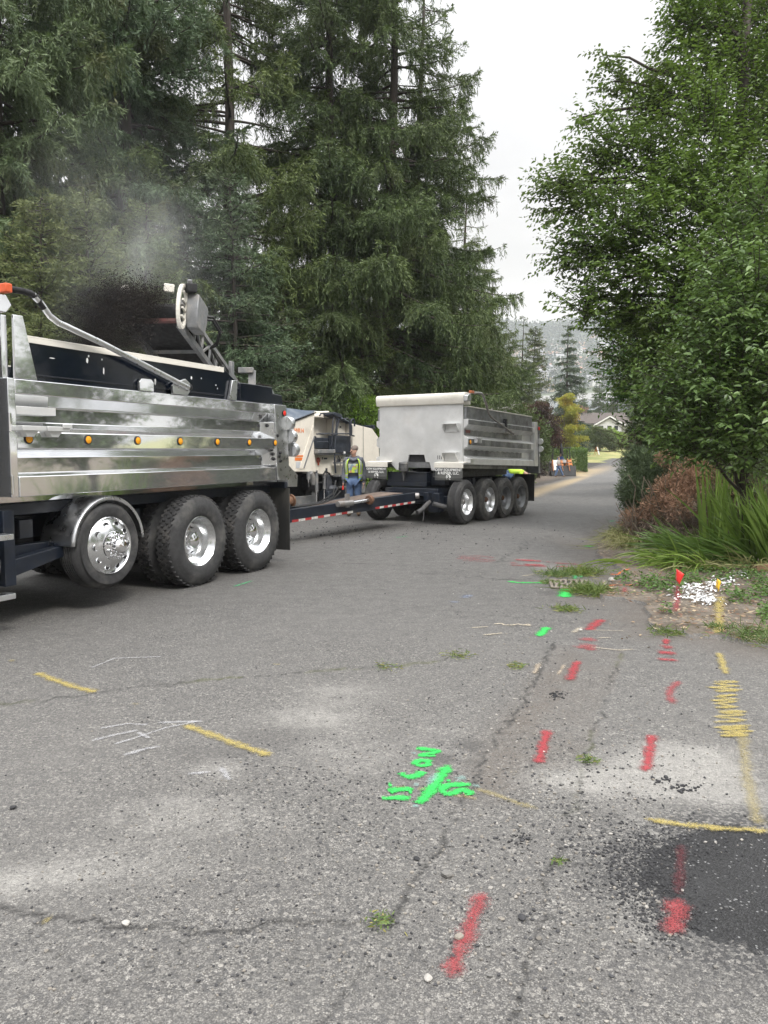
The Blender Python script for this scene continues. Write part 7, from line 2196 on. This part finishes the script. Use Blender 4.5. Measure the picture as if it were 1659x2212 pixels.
def person(loc, rz, label, pose=None, top=HOODIE, legs=JEANS, hair=HAIRM, head_turn=None, sleeves=True, scale=1.0, group=None):
    root = empty('person', loc, rz, label, 'person', group)
    root.scale = (scale,) * 3
    sk = skeleton(pose)
    if head_turn:
        M = Matrix.Translation(Vector(sk['neck'][0])) @ Matrix.Rotation(head_turn, 4, 'Z') @ Matrix.Translation(-Vector(sk['neck'][0]))
        for n in ('jaw', 'face', 'crown', 'nose', 'nosetip', 'ear_l', 'ear_l2', 'ear_r', 'ear_r2'):
            sk[n] = (tuple(M @ Vector(sk[n][0])), sk[n][1])
    b = link('body', skin_mesh('body', sk, body_edges(), 'pelvis', SKIN), root)
    bm_ = b.data
    bm_.materials.append(top); bm_.materials.append(legs)
    heads = [Vector(sk[n][0]) for n in ('jaw', 'face', 'crown')]
    hands = [Vector(sk[n][0]) for n in sk if n[:2] in ('pa', 'f0', 'f1', 'f2', 'f3', 'g0', 'g1', 'g2', 'g3', 'h0', 'h1', 'h2', 'h3', 't0', 't1')]
    arms = [Vector(sk[n + k][0]) for n in ('el_', 'wr_') for k in 'lr']
    tops = [Vector(sk[n][0]) for n in ('spine', 'chest', 'collar', 'sh_l', 'sh_r')] + (arms if sleeves else [])
    skins = heads + hands + ([] if sleeves else arms)
    lows = [Vector(sk[n + k][0]) for n in ('hip_', 'kn_', 'an_') for k in 'lr'] + [Vector(sk['pelvis'][0])]
    for p_ in bm_.polygons:
        d_ = [min((p_.center - q).length for q in g_) for g_ in (skins, tops, lows)]
        p_.material_index = d_.index(min(d_))
    te = TOP_E if sleeves else [e for e in TOP_E if 'wr' not in e[1]]
    link('hoodie' if top is HOODIE else 'shirt', skin_mesh('top', sk, te, 'chest', top, .034), root)
    link('jeans', skin_mesh('jeans', sk, LEG_E, 'pelvis', legs, .030), root)
    for k in 'lr':
        a, t_ = Vector(sk['an_' + k][0]), Vector(sk['to_' + k][0])
        mb = MB()
        mb.tube([a + (a - t_) * .25 + Vector((0, 0, -.03)), a + Vector((0, 0, -.02)), a.lerp(t_, .6), t_, t_ + (t_ - a) * .22], [.045, .056, .054, .050, .028], 12)
        mb.build('boot', [SHOE], root, smooth=60)
    f, c_ = Vector(sk['face'][0]), Vector(sk['crown'][0])
    fr_ = (Vector(sk['nose'][0]) - f).normalized()
    upv = (c_ - Vector(sk['jaw'][0])).normalized()
    rt = fr_.cross(upv).normalized()
    mb = MB()
    M = Matrix(((rt.x, fr_.x, upv.x), (rt.y, fr_.y, upv.y), (rt.z, fr_.z, upv.z)))
    mb.ball((0, 0, 0), (.092, .110, .098), 16)
    mb.v = [tuple(f + M @ Vector((x, y - .014, max(z, -.02 if y > 0 else -.06) + .050))) for x, y, z in mb.v]
    mb.v = [v if (Vector(v) - f).dot(fr_) < .072 or (Vector(v) - f).dot(upv) > .062 else tuple(Vector(v) - fr_ * .03) for v in mb.v]
    mb.build('hair', [hair], root, smooth=70)
    for s in (-1, 1):
        mb = MB()
        p = f + rt * (.03 * s) + fr_ * .088 + upv * .005
        mb.ball(p, (.011, .009, .008), 8)
        mb.build('eye', [BLACK], root)
    return root, sk
W0 = Vector((-.76, 19.55, 0))
man, sk = person(W0, R(-6), 'worker in a high visibility vest over a grey hoodie standing beside the milling machine', dict(
    wr_l=((-.265, -.02, .86), .031), pa_l=((-.27, -.03, .795), (.022, .036)), wr_r=((.25, -.05, .86), .031), pa_r=((.255, -.075, .795), (.022, .036)), el_l=((-.25, .04, 1.12), .05), el_r=((.255, .04, 1.12), .05)), head_turn=R(-38))
def shell(z0, z1, a0, a1, gx, gy, mi, mb, nz=10, na=14):
    """curved panel hugging the torso between two heights and two angles (0 = front, towards -y)"""
    vs, fs = [], []
    for i in range(nz + 1):
        z = z0 + (z1 - z0) * i / nz
        rx = np.interp(z, [.85, .95, 1.1, 1.28, 1.38, 1.46], [.205, .205, .20, .222, .21, .125]) + gx
        ry = np.interp(z, [.85, .95, 1.1, 1.28, 1.38, 1.46], [.172, .170, .165, .172, .145, .11]) + gy
        for j in range(na + 1):
            t = a0 + (a1 - a0) * j / na
            vs.append((rx * math.sin(t), -ry * math.cos(t), z))
    for i in range(nz):
        for j in range(na): fs.append((i * (na + 1) + j, i * (na + 1) + j + 1, (i + 1) * (na + 1) + j + 1, (i + 1) * (na + 1) + j))
    mb.add(vs, fs, mi)
mb = MB()
for s in (-1, 1):
    shell(.86, 1.455, s * R(33), s * R(180), .022, .022, 0, mb)
v = mb.build('vest', [VIS], man, smooth=60)
so = v.modifiers.new('thickness', 'SOLIDIFY'); so.thickness = .006
mb = MB()
for s in (-1, 1):
    shell(.86, 1.455, s * R(30), s * R(36), .030, .030, 0, mb, 10, 2)
    shell(.86, .885, s * R(33), s * R(180), .030, .030, 0, mb, 1, 12)
    shell(1.30, 1.44, s * R(78), s * R(90), .031, .031, 0, mb, 5, 2)
mb.build('vest_trim', [TRIM], v, smooth=60)
mb = MB()
for s in (-1, 1):
    shell(.99, 1.05, s * R(37), s * R(180), .030, .030, 0, mb, 2, 12)
    shell(1.09, 1.42, s * R(45), s * R(58), .030, .030, 0, mb, 8, 3)
mb.build('reflective_strip', [REFL], v, smooth=60)
m_, nt, b, vec = newmat('printed hoodie picture')
vo = nd(nt, 'TexVoronoi', {'Vector': vec, 'Scale': 14.0})
sp_ = nd(nt, 'SeparateColor', {0: vo.outputs['Color']})
c = mixc(nt, rmap(nt, sp_.outputs[0], .45, .5), (.50, .62, .08), (.42, .46, .40))
c = mixc(nt, rmap(nt, sp_.outputs[1], .66, .7), c, (.50, .28, .16))
c = mixc(nt, rmap(nt, sp_.outputs[2], .75, .78), c, (.20, .28, .33))
nt.links.new(c, b.inputs['Base Color'])
mb = MB()
shell(1.09, 1.315, R(-30), R(30), .024, .024, 0, mb, 6, 8)
mb.build('hoodie_print', [m_], man, smooth=60)
mb = MB()
mb.tube([(-.10, -.05, 1.45), (-.06, -.11, 1.42), (0, -.13, 1.40), (.06, -.11, 1.42), (.10, -.05, 1.45), (.10, .06, 1.48), (.05, .12, 1.47), (-.05, .12, 1.47), (-.10, .06, 1.48), (-.10, -.05, 1.45)], .040, 10)
mb.build('hood', [HOODIE], man, smooth=70)
mb = MB()
mb.tube([(-.275, -.06, .76), (-.28, -.07, .66)], .022, 8)
mb.build('red_marker', [REDL], man)
# bending worker seen under the trailer bed
bend_ = dict(spine=((.10, -.02, 1.0), (.15, .115)), chest=((.30, -.04, 1.0), (.17, .13)), collar=((.45, -.04, .98), (.085, .075)), neck=((.52, -.05, .96), .055), jaw=((.57, -.07, .90), (.06, .07)), face=((.62, -.06, .86), (.074, .085)), crown=((.70, -.05, .87), (.058, .07)),
             nose=((.61, -.10, .77), .012), nosetip=((.615, -.11, .765), .012), ear_l=((.62, -.14, .88), .012), ear_l2=((.63, -.15, .88), .015), ear_r=((.62, .02, .88), .012), ear_r2=((.63, .03, .88), .015),
             sh_l=((.38, -.18, .95), .066), el_l=((.42, -.22, .70), .048), wr_l=((.50, -.20, .48), .031), pa_l=((.52, -.19, .41), (.022, .036)), sh_r=((.38, .14, .95), .066), el_r=((.44, .16, .70), .048), wr_r=((.52, .10, .50), .031), pa_r=((.54, .09, .43), (.022, .036)))
bw, sk2 = person(Vector((4.28, 26.5, float(zt(26.5)))), 0, 'worker in a yellow vest bending down behind the trailer wheels', bend_, top=VIS)
# far worker walking in front of the loader
gl = G(1206, 1026.5)
walk = dict(hip_l=((-.05, -.05, .88), .098), kn_l=((-.16, -.06, .48), .064), an_l=((-.30, -.05, .09), .044), to_l=((-.17, -.07, .045), .042), hip_r=((.05, .05, .88), .098), kn_r=((.24, .05, .50), .064), an_r=((.42, .06, .12), .044), to_r=((.56, .05, .06), .042),
            el_l=((-.12, -.17, 1.12), .048), wr_l=((.10, -.20, 1.05), .031), pa_l=((.17, -.19, 1.06), (.022, .036)), el_r=((-.10, .17, 1.12), .048), wr_r=((.12, .12, 1.03), .031), pa_r=((.19, .11, 1.04), (.022, .036)), sh_l=((0, -.165, 1.40), .066), sh_r=((0, .165, 1.40), .066),
            nose=((.10, 0, 1.62), .012), nosetip=((.112, 0, 1.605), .012), ear_l=((0, -.075, 1.63), .012), ear_l2=((0, -.085, 1.64), .015), ear_r=((0, .075, 1.63), .012), ear_r2=((0, .085, 1.64), .015), pelvis=((0, 0, .95), (.115, .15)), spine=((0, 0, 1.1), (.115, .15)), chest=((0, 0, 1.28), (.125, .165)))
wk, sk3 = person(((1206 - 829.5) / F_PX * 67.0, 67.0, float(zt(67.0))), 0, 'person in a pale shirt and jeans striding past the loader bucket', walk, top=pm('pale grey shirt', (.42, .40, .37), .85, 0, .1, 9), sleeves=False)

# ------------------------------------------------------------------ loader tractor far down the street
LX, LY = X_at(1213, 70.0) if 'X_at' in globals() else (1211 - 829.5) / F_PX * 70.0, 70.0
loader = empty('loader', (LX, LY, float(zt(70))), R(-6), 'black canopied loader tractor carrying sign boards in its front bucket', 'tractor')
LBLK = pm('loader black', (.014, .014, .015), .6, 0, .3, 5, dirt=(.05, .045, .04), dirt_amt=.3)
LGRY = pm('loader grey', (.22, .21, .20), .6, .1, .2, 5, dirt=(.10, .09, .08), dirt_amt=.4)
mb = MB()
mb.prism([(-1.5, .05), (-1.62, .10), (-1.35, .80), (-1.28, .95), (-1.20, .95), (-.95, .55), (-.95, .12)], 'x', -1.06, 1.06)
bk = mb.build('bucket', [LBLK], loader, bevel=.015)
mb = MB()
mb.bx(-1.08, 1.08, -1.66, -1.50, .03, .07)
mb.build('bucket_edge', [LGRY], bk)
for s in (-1, 1):
    mb = MB()
    mb.beam((s * .62, -1.0, .5), (s * .58, .35, 1.25), .12, .16)
    mb.beam((s * .50, -.95, .75), (s * .50, .1, .95), .07, .07)
    mb.build('lift_arm', [LGRY], loader, bevel=.01)
mb = MB()
mb.prism([(-.75, .75), (-.78, 1.25), (-.60, 1.42), (.55, 1.50), (.55, .75)], 'x', -.38, .38)
mb.bx(-.32, .32, -.74, 1.6, .5, .80)
hdl = mb.build('hood', [LGRY], loader, bevel=.03)
mb = MB()
for k in range(6): mb.bx(-.30, .30, -.80, -.775, .82 + k * .075, .85 + k * .075)
mb.build('grille', [LBLK], hdl)
for (x, y, r, w) in ((-.78, -.35, .42, .30), (.78, -.35, .42, .30), (-.80, 1.35, .68, .42), (.80, 1.35, .68, .42)):
    mb = MB()
    mb.lathe([(r * .55, -w / 2 + .03), (r * .85, -w / 2), (r * .97, -w / 2 + .05), (r, -w / 2 + .1), (r, w / 2 - .1), (r * .97, w / 2 - .05), (r * .85, w / 2), (r * .55, w / 2 - .03)], (x, y, r), 'x', 28, 0, True)
    wl_ = mb.build('wheel', [RUBDUST], loader)
    mb = MB()
    mb.lathe([(r * .56, -w / 2 + .05), (r * .4, -w / 2 + .1), (.08, -w / 2 + .06), (0, -w / 2 + .06)], (x, y, r), 'x', 24)
    mb.lathe([(r * .56, w / 2 - .05), (r * .4, w / 2 - .1), (.08, w / 2 - .06), (0, w / 2 - .06)], (x, y, r), 'x', 24)
    mb.build('rim', [LGRY], wl_)
mb = MB()
for (x, y) in ((-.72, .45), (.72, .45), (-.66, 1.75), (.66, 1.75)):
    mb.beam((x * 1.12, y, 1.15), (x, y, 2.52), .07, .07)
mb.bx(-.86, .86, .30, 1.95, 2.52, 2.62)
for k in range(4): mb.bx(-.6 + k * .36, -.48 + k * .36, .26, .30, 2.50, 2.58)
mb.bx(-1.0, 1.0, .5, 1.9, 1.05, 1.14)
mb.build('canopy', [LBLK], loader, bevel=.02)
mb = MB()
mb.bx(-.26, .26, 1.0, 1.45, 1.0, 1.15)
mb.bx(-.26, .26, 1.40, 1.52, 1.15, 1.65)
mb.build('seat', [BLACK], loader, bevel=.03)
mb = MB()
mb.tube([(0, .62, 1.30), (0, .75, 1.58)], .03, 8)
mb.tube([(.19 * math.cos(t), .75 + .08 * math.sin(t), 1.60 + .15 * math.sin(t)) for t in [2 * math.pi * k / 16 for k in range(17)]], .018, 6)
mb.build('steering_wheel', [BLACK], loader)
mb = MB()
mb.beam((.25, 2.3, .8), (.22, 2.35, 2.6), .22, .26)
mb.beam((.22, 2.35, 2.6), (.10, 2.55, 3.35), .18, .22)
mb.beam((.05, 2.6, 3.2), (.35, 2.4, 2.5), .08, .10)
mb.prism([(-.28, 3.15), (-.25, 3.42), (.05, 3.48), (.28, 3.30), (.2, 3.05)], 'y', 2.4, 2.75)
mb.bx(-.7, .7, 2.0, 2.35, .45, .85)
mb.build('backhoe_boom', [LBLK], loader, bevel=.02)
LM = loader.matrix_basis
sit = dict(pelvis=((0, 0, .52), (.15, .12)), spine=((0, -.02, .68), (.15, .115)), chest=((0, -.03, .88), (.175, .125)), collar=((0, -.03, 1.03), (.085, .075)), neck=((0, -.04, 1.10), .055), jaw=((0, -.06, 1.16), (.062, .075)), face=((0, -.055, 1.235), (.074, .09)), crown=((0, -.04, 1.32), (.058, .07)),
           nose=((0, -.158, 1.22), .012), nosetip=((0, -.168, 1.205), .012), ear_l=((-.078, -.03, 1.23), .012), ear_l2=((-.088, -.025, 1.245), .016), ear_r=((.078, -.03, 1.23), .012), ear_r2=((.088, -.025, 1.245), .016),
           sh_l=((-.165, -.03, 1.0), .068), el_l=((-.26, -.12, .78), .048), wr_l=((-.19, -.32, .80), .031), pa_l=((-.17, -.38, .82), (.022, .036)), sh_r=((.165, -.03, 1.0), .068), el_r=((.26, -.12, .78), .048), wr_r=((.19, -.32, .80), .031), pa_r=((.17, -.38, .82), (.022, .036)),
           hip_l=((-.10, -.03, .50), .098), kn_l=((-.16, -.46, .52), .066), an_l=((-.16, -.50, .10), .044), to_l=((-.17, -.64, .06), .042), hip_r=((.10, -.03, .50), .098), kn_r=((.16, -.46, .52), .066), an_r=((.16, -.50, .10), .044), to_r=((.17, -.64, .06), .042))
_p = Matrix.Translation(Vector((LX, LY, float(zt(70))))) @ Matrix.Rotation(R(-6), 4, 'Z') @ Vector((0, 1.15, .70))
op, sk4 = person(_p, R(-6), 'loader driver in a blue shirt seated under the canopy', sit, top=pm('blue shirt', (.045, .12, .36), .85, 0, .15, 9))
# folding sign boards
BOARD_O = pm('orange barricade board', (.48, .17, .045), .6, 0, .12, 6, dirt=(.5, .42, .33), dirt_amt=.3)
def aframe(loc, rz, label, h=1.0, w=.62, sign=None, group='folding sign boards', lean=.30):
    r_ = empty('sign_board', loc, rz, label, 'sign', group)
    for s in (-1, 1):
        mb = MB()
        for x in (-w / 2, w / 2):
            mb.beam((x, s * lean, 0), (x, 0, h), .05, .03)
        for z in (.80, .55):
            t = z
            mb.beam((-w / 2, s * lean * (1 - t), h * t), (w / 2, s * lean * (1 - t), h * t), .03, .18 * h, 0, (0, -s * .3, 1))
        mb.build('panel', [BOARD_O], r_)
    if sign:
        mb = MB()
        mb.beam((0, -lean * .98 - .02, h * .08), (0, -.03, h * .98), w * .82, .012, 0, (0, -1, .3))
        mb.build('sign_face', [REFL], r_)
    return r_
LP = lambda x, y, z: tuple(Matrix.Translation(Vector((LX, LY, float(zt(70))))) @ Matrix.Rotation(R(-6), 4, 'Z') @ Vector((x, y, z)))
aframe(LP(-.72, -1.22, .50), R(8), 'orange sign board with a white face in the left of the loader bucket', 1.0, .55, True)
aframe(LP(-.22, -1.2, .52), R(60), 'narrow orange sign board folded in the middle of the loader bucket', 1.0, .5)
aframe(LP(.48, -1.2, .52), R(40), 'orange sign boards stacked in the right of the loader bucket', 1.1, .5)
gb = Vector((X_at(1288, 104) if 'X_at' in globals() else (1288 - 829.5) / F_PX * 104, 104, float(zt(104))))
aframe(gb, R(55), 'orange and white folding sign standing alone on the dry lawn', 1.15, .62, True)
# ------------------------------------------------------------------ houses
SHING = pm('grey brown roof shingles', (.085, .070, .062), .9, 0, .25, 3, dirt=(.14, .12, .11), dirt_amt=.3, stretch=(1, 1, 4))
SIDEW = pm('white siding', (.62, .62, .61), .6, 0, .04, 3)
BRICK = pm('old brick', (.20, .115, .09), .9, 0, .3, 6)
DGLASS = pm('window glass', (.03, .035, .04), .08, 0, .1)
DARKW = pm('dark stained wall', (.06, .05, .045), .8, 0, .2, 4)
hx, hy = X_at(1293, 165), 165.0
hz = float(zt(hy))
house = empty('house', (hx, hy, hz), R(-4), 'low house with a white gable and wide brick chimney beyond the lawn', 'house')
mb = MB()
mb.bx(-6, 6.5, 2, 10, 0, 4.2)
mb.prism([(-.8, 2.2), (4.4, 2.2), (4.4, 3.6), (1.9, 5.1), (-.8, 3.6)], 'y', -.5, 2)
mb.build('wall', [SIDEW], house)
mb = MB()
mb.add([(-7, 1.2, 4.1), (7.2, 1.2, 4.1), (6.5, 6, 6.6), (-6.3, 6, 6.6), (7.2, 11, 4.1), (-7, 11, 4.1)], [(0, 1, 2, 3), (3, 2, 4, 5), (0, 3, 5), (1, 4, 2)])
mb.prism([(-1.6, 3.35), (1.9, 5.35), (5.4, 3.35), (5.4, 3.55), (1.9, 5.6), (-1.6, 3.55)], 'y', -1.0, 4)
mb.prism([(-2, 2.0), (6.5, 2.0), (6.5, 2.25), (-2, 2.25)], 'y', -2.2, -.4)
mb.prism([(-2, 1.4), (6.5, 1.4), (6.5, 2.0), (-2, 2.0)], 'y', -2.6, -2.2)
rf = mb.build('roof', [SHING], house)
mb = MB()
for s in (-1, 1): mb.beam((1.9, -1.03, 5.50), (1.9 + s * 3.5, -1.03, 3.46), .06, .26, 0, (0, 0, 1))
mb.bx(4.2, 7, 1.1, 1.2, 3.55, 3.85)
mb.build('fascia', [WHITEP], house)
mb = MB()
mb.bx(-4.6, -1.4, 6.2, 7.4, 5.6, 8.0)
mb.bx(-4.75, -1.25, 6.05, 7.55, 7.3, 7.9)
for k in range(4): mb.bx(-4.3 + k * .75, -3.85 + k * .75, 6.5, 7.1, 8.0, 8.3)
mb.build('chimney', [BRICK], rf)
for (x, w) in ((.2, .9), (1.9, .9), (3.3, .8)):
    mb = MB()
    mb.bx(x - w / 2 - .1, x + w / 2 + .1, -.56, -.505, 2.45, 3.65)
    wf = mb.build('window', [WHITEP], house)
    mb = MB()
    mb.bx(x - w / 2, x + w / 2, -.58, -.565, 2.55, 3.55)
    mb.build('pane', [DGLASS], wf)
mb = MB()
mb.bx(-9.5, -2.2, .5, 7, 0, 2.6)
mb.prism([(-10, 2.55), (-1.8, 2.55), (-1.8, 2.75), (-10, 2.75)], 'y', -1.4, 1.0)
for x in (-8, -6, -4): mb.beam((x, -1.3, 2.75), (x + .1, -1.3, 3.5), .06, .06)
mb.beam((-9.8, -1.3, 3.5), (-1.5, -1.3, 3.6), .08, .10)
mb.build('porch', [DARKW], house)
mb = MB()
mb.add([(-9.5, 1.0, 4.6), (-3, 1.0, 4.6), (-3, 5, 6.2), (-8.5, 5, 6.2)], [(0, 1, 2, 3)])
mb.bx(-9.2, -2.9, 1.6, 8, 2.6, 4.6)
mb.build('wing', [SHING], house)
# brown-roofed house hidden behind the conifers on the left
h2 = empty('house', (-5.4, 38, 0), R(12), 'brown house with a tiled roof glimpsed behind the conifer trunks', 'house')
mb = MB()
mb.bx(-7, 5, 0, 8, 0, 2.7)
mb.build('wall', [pm('brown siding', (.20, .145, .11), .85, 0, .15, 4)], h2)
mb = MB()
for k in range(10):
    y0, z0 = -.8 + k * .52, 2.5 + k * .26
    mb.prism([(y0, z0), (y0 + .56, z0 + .24), (y0 + .56, z0 + .29), (y0, z0 + .07)], 'x', -7.6, 5.6)
mb.prism([(4.3, 5.05), (8.9, 2.6), (8.9, 2.5), (4.3, 4.9)], 'x', -7.6, 5.6)
mb.build('roof', [pm('pinkish brown roof tiles', (.24, .17, .145), .9, 0, .25, 5, dirt=(.11, .085, .075), dirt_amt=.4)], h2)
mb = MB()
mb.bx(1.0, 2.4, -.03, -.005, .9, 2.0)
w_ = mb.build('window', [WHITEP], h2)
mb = MB()
mb.bx(1.1, 2.3, -.05, -.035, 1.0, 1.9)
mb.build('pane', [DGLASS], w_)

# ------------------------------------------------------------------ lake and far hillside (the street falls towards them)
WATER, nt, b, vec = newmat('lake water')
b.inputs['Base Color'].default_value = (.10, .13, .16, 1)
b.inputs['Roughness'].default_value = .12
nt.links.new(nd(nt, 'Bump', {'Height': noise(nt, vec, .35, 3), 'Strength': .15, 'Distance': .5}).outputs[0], b.inputs['Normal'])
lakez = lambda y: 1.65 - 32 + .104 * y
mb = MB()
mb.add([(-700, 395, lakez(395) + .4), (1100, 395, lakez(395) + .4), (1100, 830, lakez(830) + .4), (-700, 830, lakez(830) + .4)], [(0, 1, 2, 3)])
tag(mb.build('lake', [WATER], smooth=0), kind='structure')
HILL, nt, b, vec = newmat('far hillside')
c = mixc(nt, rmap(nt, noise(nt, vec, .012, 5, .65), .38, .62), (.035, .055, .025), (.10, .12, .06))
c = mixc(nt, rmap(nt, noise(nt, vec, .05, 4, .7), .56, .66, 0, .7), c, (.22, .19, .13))
nt.links.new(c, b.inputs['Base Color'])
b.inputs['Roughness'].default_value = .95
hxs, hys = np.linspace(-750, 1300, 120), np.linspace(790, 1750, 70)
HX, HY = np.meshgrid(hxs, hys)
rg = np.random.default_rng(2)
def hillz(x, y):
    base = np.interp(y, [790, 830, 900, 1500, 1600, 1750], [53, 56, 70, 233, 238, 205])
    return base + 7 * np.sin(x * .011 + y * .006) + 4 * np.sin(x * .031 + 1.3) * np.clip((y - 830) / 200, 0, 1) + np.clip((x - 500) / 800, -1, 1) * -6
HZ = hillz(HX, HY)
I = np.arange(HX.size).reshape(HX.shape)
tag(link('far_hill', mesh_np('far_hill', np.stack([HX.ravel(), HY.ravel(), HZ.ravel()], -1), np.stack([I[:-1, :-1], I[:-1, 1:], I[1:, 1:], I[1:, :-1]], -1).reshape(-1, 4), HILL, smooth=True)), kind='structure')
# wood on the hillside: pointed and round crowns, read as one mass
lv = Leaves()
nT = 2600
tx = np.concatenate([rg.uniform(150, 520, nT), rg.uniform(-700, 1250, 1500), rg.uniform(140, 520, 420)])
ty = np.concatenate([rg.uniform(820, 1500, nT), rg.uniform(820, 1500, 1500), rg.uniform(1440, 1560, 420)])
keep = np.sin(tx * .035) * np.sin(ty * .02 + tx * .01) + rg.normal(0, .5, len(tx)) > -.15
keep |= ty > 1440
tx, ty = tx[keep], ty[keep]
tz = hillz(tx, ty)
for x, y, z in zip(tx, ty, tz):
    h = rg.uniform(9, 19) * (1.2 if y > 1440 else 1)
    k = 46
    f = rg.uniform(0, 1, k) ** .8
    r = h * (.26 if rg.random() < .6 else .36) * (1 - f) ** .7
    a = rg.uniform(0, 6.28, k)
    B = np.stack([x + r * np.cos(a), y + r * np.sin(a), z + h * f], -1)
    d = unit(np.stack([np.cos(a), np.sin(a), rg.normal(-.1, .3, k)], -1))
    lv.diamonds(B, d, np.full(k, h * .22), np.full(k, h * .13), np.clip(.4 + rg.normal(0, .2) + rg.normal(0, .15, k), 0, 1), rg)
tag(link('far_wood', lv.mesh('far_wood', leafmat('far trees', (.02, .038, .022), (.075, .105, .045), .7, 0, .2))), 'dark trees covering the far hillside', 'wood', kind='stuff')
# houses over the hillside
WALLS = [pm('far wall ' + n_, c_, .8, 0, .04, .3) for n_, c_ in (('white', (.74, .73, .70)), ('tan', (.50, .38, .26)), ('grey', (.42, .42, .42)), ('cream', (.66, .58, .44)))]
ROOFS = [pm('far roof ' + n_, c_, .9, 0, .08, .3) for n_, c_ in (('brown', (.17, .12, .095)), ('grey', (.24, .24, .25)), ('red', (.30, .15, .10)))]
hm = []
for k in range(6):
    mb = MB()
    w, d, h = rg.uniform(9, 17), 9, rg.uniform(3.5, 6.5)
    mb.bx(-w / 2, w / 2, -d / 2, d / 2, -4, h, 0)
    mb.prism([(-d / 2 - .8, h), (0, h + rg.uniform(2, 3.2)), (d / 2 + .8, h)], 'x', -w / 2 - .7, w / 2 + .7, 1)
    for q in range(3): mb.bx(-w / 2 + w * (q + .6) / 3.6 - .8, -w / 2 + w * (q + .6) / 3.6 + .8, -d / 2 - .05, -d / 2 - .01, h * .35, h * .75, 2)
    hm.append(mb.mesh('far_house', [WALLS[k % 4], ROOFS[k % 3], DGLASS], 0))
for k in range(150):
    if k < 105: u, v_ = rnd.uniform(1095, 1295), rnd.uniform(742, 862)
    else: u, v_ = None, None
    if u:
        y = float(np.interp(v_, [705, 742, 800, 850, 862], [1500, 1360, 1120, 900, 850])) + rnd.uniform(-25, 25)
        x = X_at(u, y)
    else:
        x, y = rnd.uniform(-600, 1100), rnd.uniform(840, 1380)
    z = float(hillz(np.array(x), np.array(y)))
    thing1('far_house', hm[k % 6], (x, y, z + 1.5), 'tiny pale house among trees on the far hillside across the lake', 'house', 'houses on the far hillside', rnd.uniform(-.5, .5), rnd.uniform(.8, 1.25))

# ------------------------------------------------------------------ millings thrown from the conveyor, and their dust
rg = np.random.default_rng(12)
n = 60000
hd_ = np.array([-3.42, 11.35, 3.72])
t = rg.uniform(0, 1, n) ** .75
side_ = rg.uniform(-.38, .38, n)
v0 = np.stack([-1.05 + rg.normal(0, .33, n), -1.5 + rg.normal(0, .35, n), 1.5 + rg.normal(0, .5, n)], -1)
tt = t * .78
P = hd_ + np.stack([side_, -.02 * np.ones(n), np.zeros(n)], -1) + v0 * tt[:, None] * np.array([.62, .75, 1.0])
P[:, 2] -= 4.9 * tt ** 2 * .95
P += rg.normal(0, .035, (n, 3)) * (1 + 2.2 * t)[:, None]
# fuller cloud of fines around the stream
m = 30000
c_ = np.array([[-3.85, 11.05, 3.62], [-4.05, 10.95, 3.4], [-3.65, 11.15, 3.80], [-3.95, 11.0, 3.0]])[rg.integers(0, 4, m)]
Q = c_ + rg.normal(0, 1, (m, 3)) * np.array([.21, .18, .17])
P = np.concatenate([P, Q])
P = P[P[:, 2] > 2.2]
k = len(P)
sz = .003 + .009 * rg.random(k) ** 3
lv = Leaves()
lv.diamonds(P, unit(rg.normal(size=(k, 3))), sz * 2, sz * 1.6, rg.random(k), rg)
tag(link('flying_millings', lv.mesh('flying_millings', leafmat('black asphalt millings', (.010, .009, .009), (.045, .04, .038), .9, 0, .2))), 'spray of black asphalt millings falling from the conveyor into the truck', 'millings', kind='stuff')
def cloud(name, loc, size, dens, col, label, sc_, emit=None):
    m = bpy.data.materials.new(name)
    m.use_nodes = True
    nt = m.node_tree
    nt.nodes.clear()
    out = nt.nodes.new('ShaderNodeOutputMaterial')
    vec = nd(nt, 'TexCoord').outputs['Object']
    ln = nd(nt, 'VectorMath', {0: vec}, operation='LENGTH').outputs['Value']
    fall = rmap(nt, ln, .15, 1.0, 1.0, 0.0)
    nz = rmap(nt, noise(nt, nd(nt, 'Mapping', {'Vector': vec, 'Location': loc}).outputs[0], sc_, 4, .6), .38, .70)
    d = mth(nt, 'MULTIPLY', mth(nt, 'MULTIPLY', mth(nt, 'POWER', fall, 1.3), nz), dens)
    v = nd(nt, 'VolumePrincipled', {'Color': rgba(col), 'Density': d, 'Anisotropy': .2})
    nt.links.new(v.outputs[0], out.inputs['Volume'])
    mb = MB()
    mb.ball((0, 0, 0), 1.0, 20)
    o = mb.build(name, [m])
    o.location = loc
    o.scale = size
    return tag(o, label, 'dust', kind='stuff')
cloud('black_dust', (-3.92, 11.05, 3.42), (.80, .7, .80), 12.0, (.055, .054, .058), 'dense black dust around the falling millings', 3.4)
cloud('pale_dust', (-4.1, 12.6, 4.9), (2.3, 2.0, 2.6), .12, (.88, .90, .92), 'thin pale dust drifting up in front of the conifers', 1.1)
cloud('pale_dust', (-3.6, 12.0, 4.7), (.95, .9, 1.25), .42, (.90, .91, .92), 'whiter puff of dust rising right above the black millings', 1.9)

# ------------------------------------------------------------------ air: thin haze that veils the far hillside
HAZE = bpy.data.materials.new('haze')
HAZE.use_nodes = True
nt = HAZE.node_tree
nt.nodes.clear()
vp = nd(nt, 'VolumePrincipled', {'Color': (.91, .94, .98, 1), 'Density': .00032, 'Anisotropy': 0.0})
nt.links.new(vp.outputs[0], nd(nt, 'OutputMaterial').inputs['Volume'])
mb = MB()
mb.bx(-900, 1500, -70, 1800, -3, 300)
hzo = mb.build('haze', [HAZE], smooth=0)
tag(hzo, kind='stuff')
hzo['label'] = 'thin bluish haze over the whole place'
hzo['category'] = 'haze'
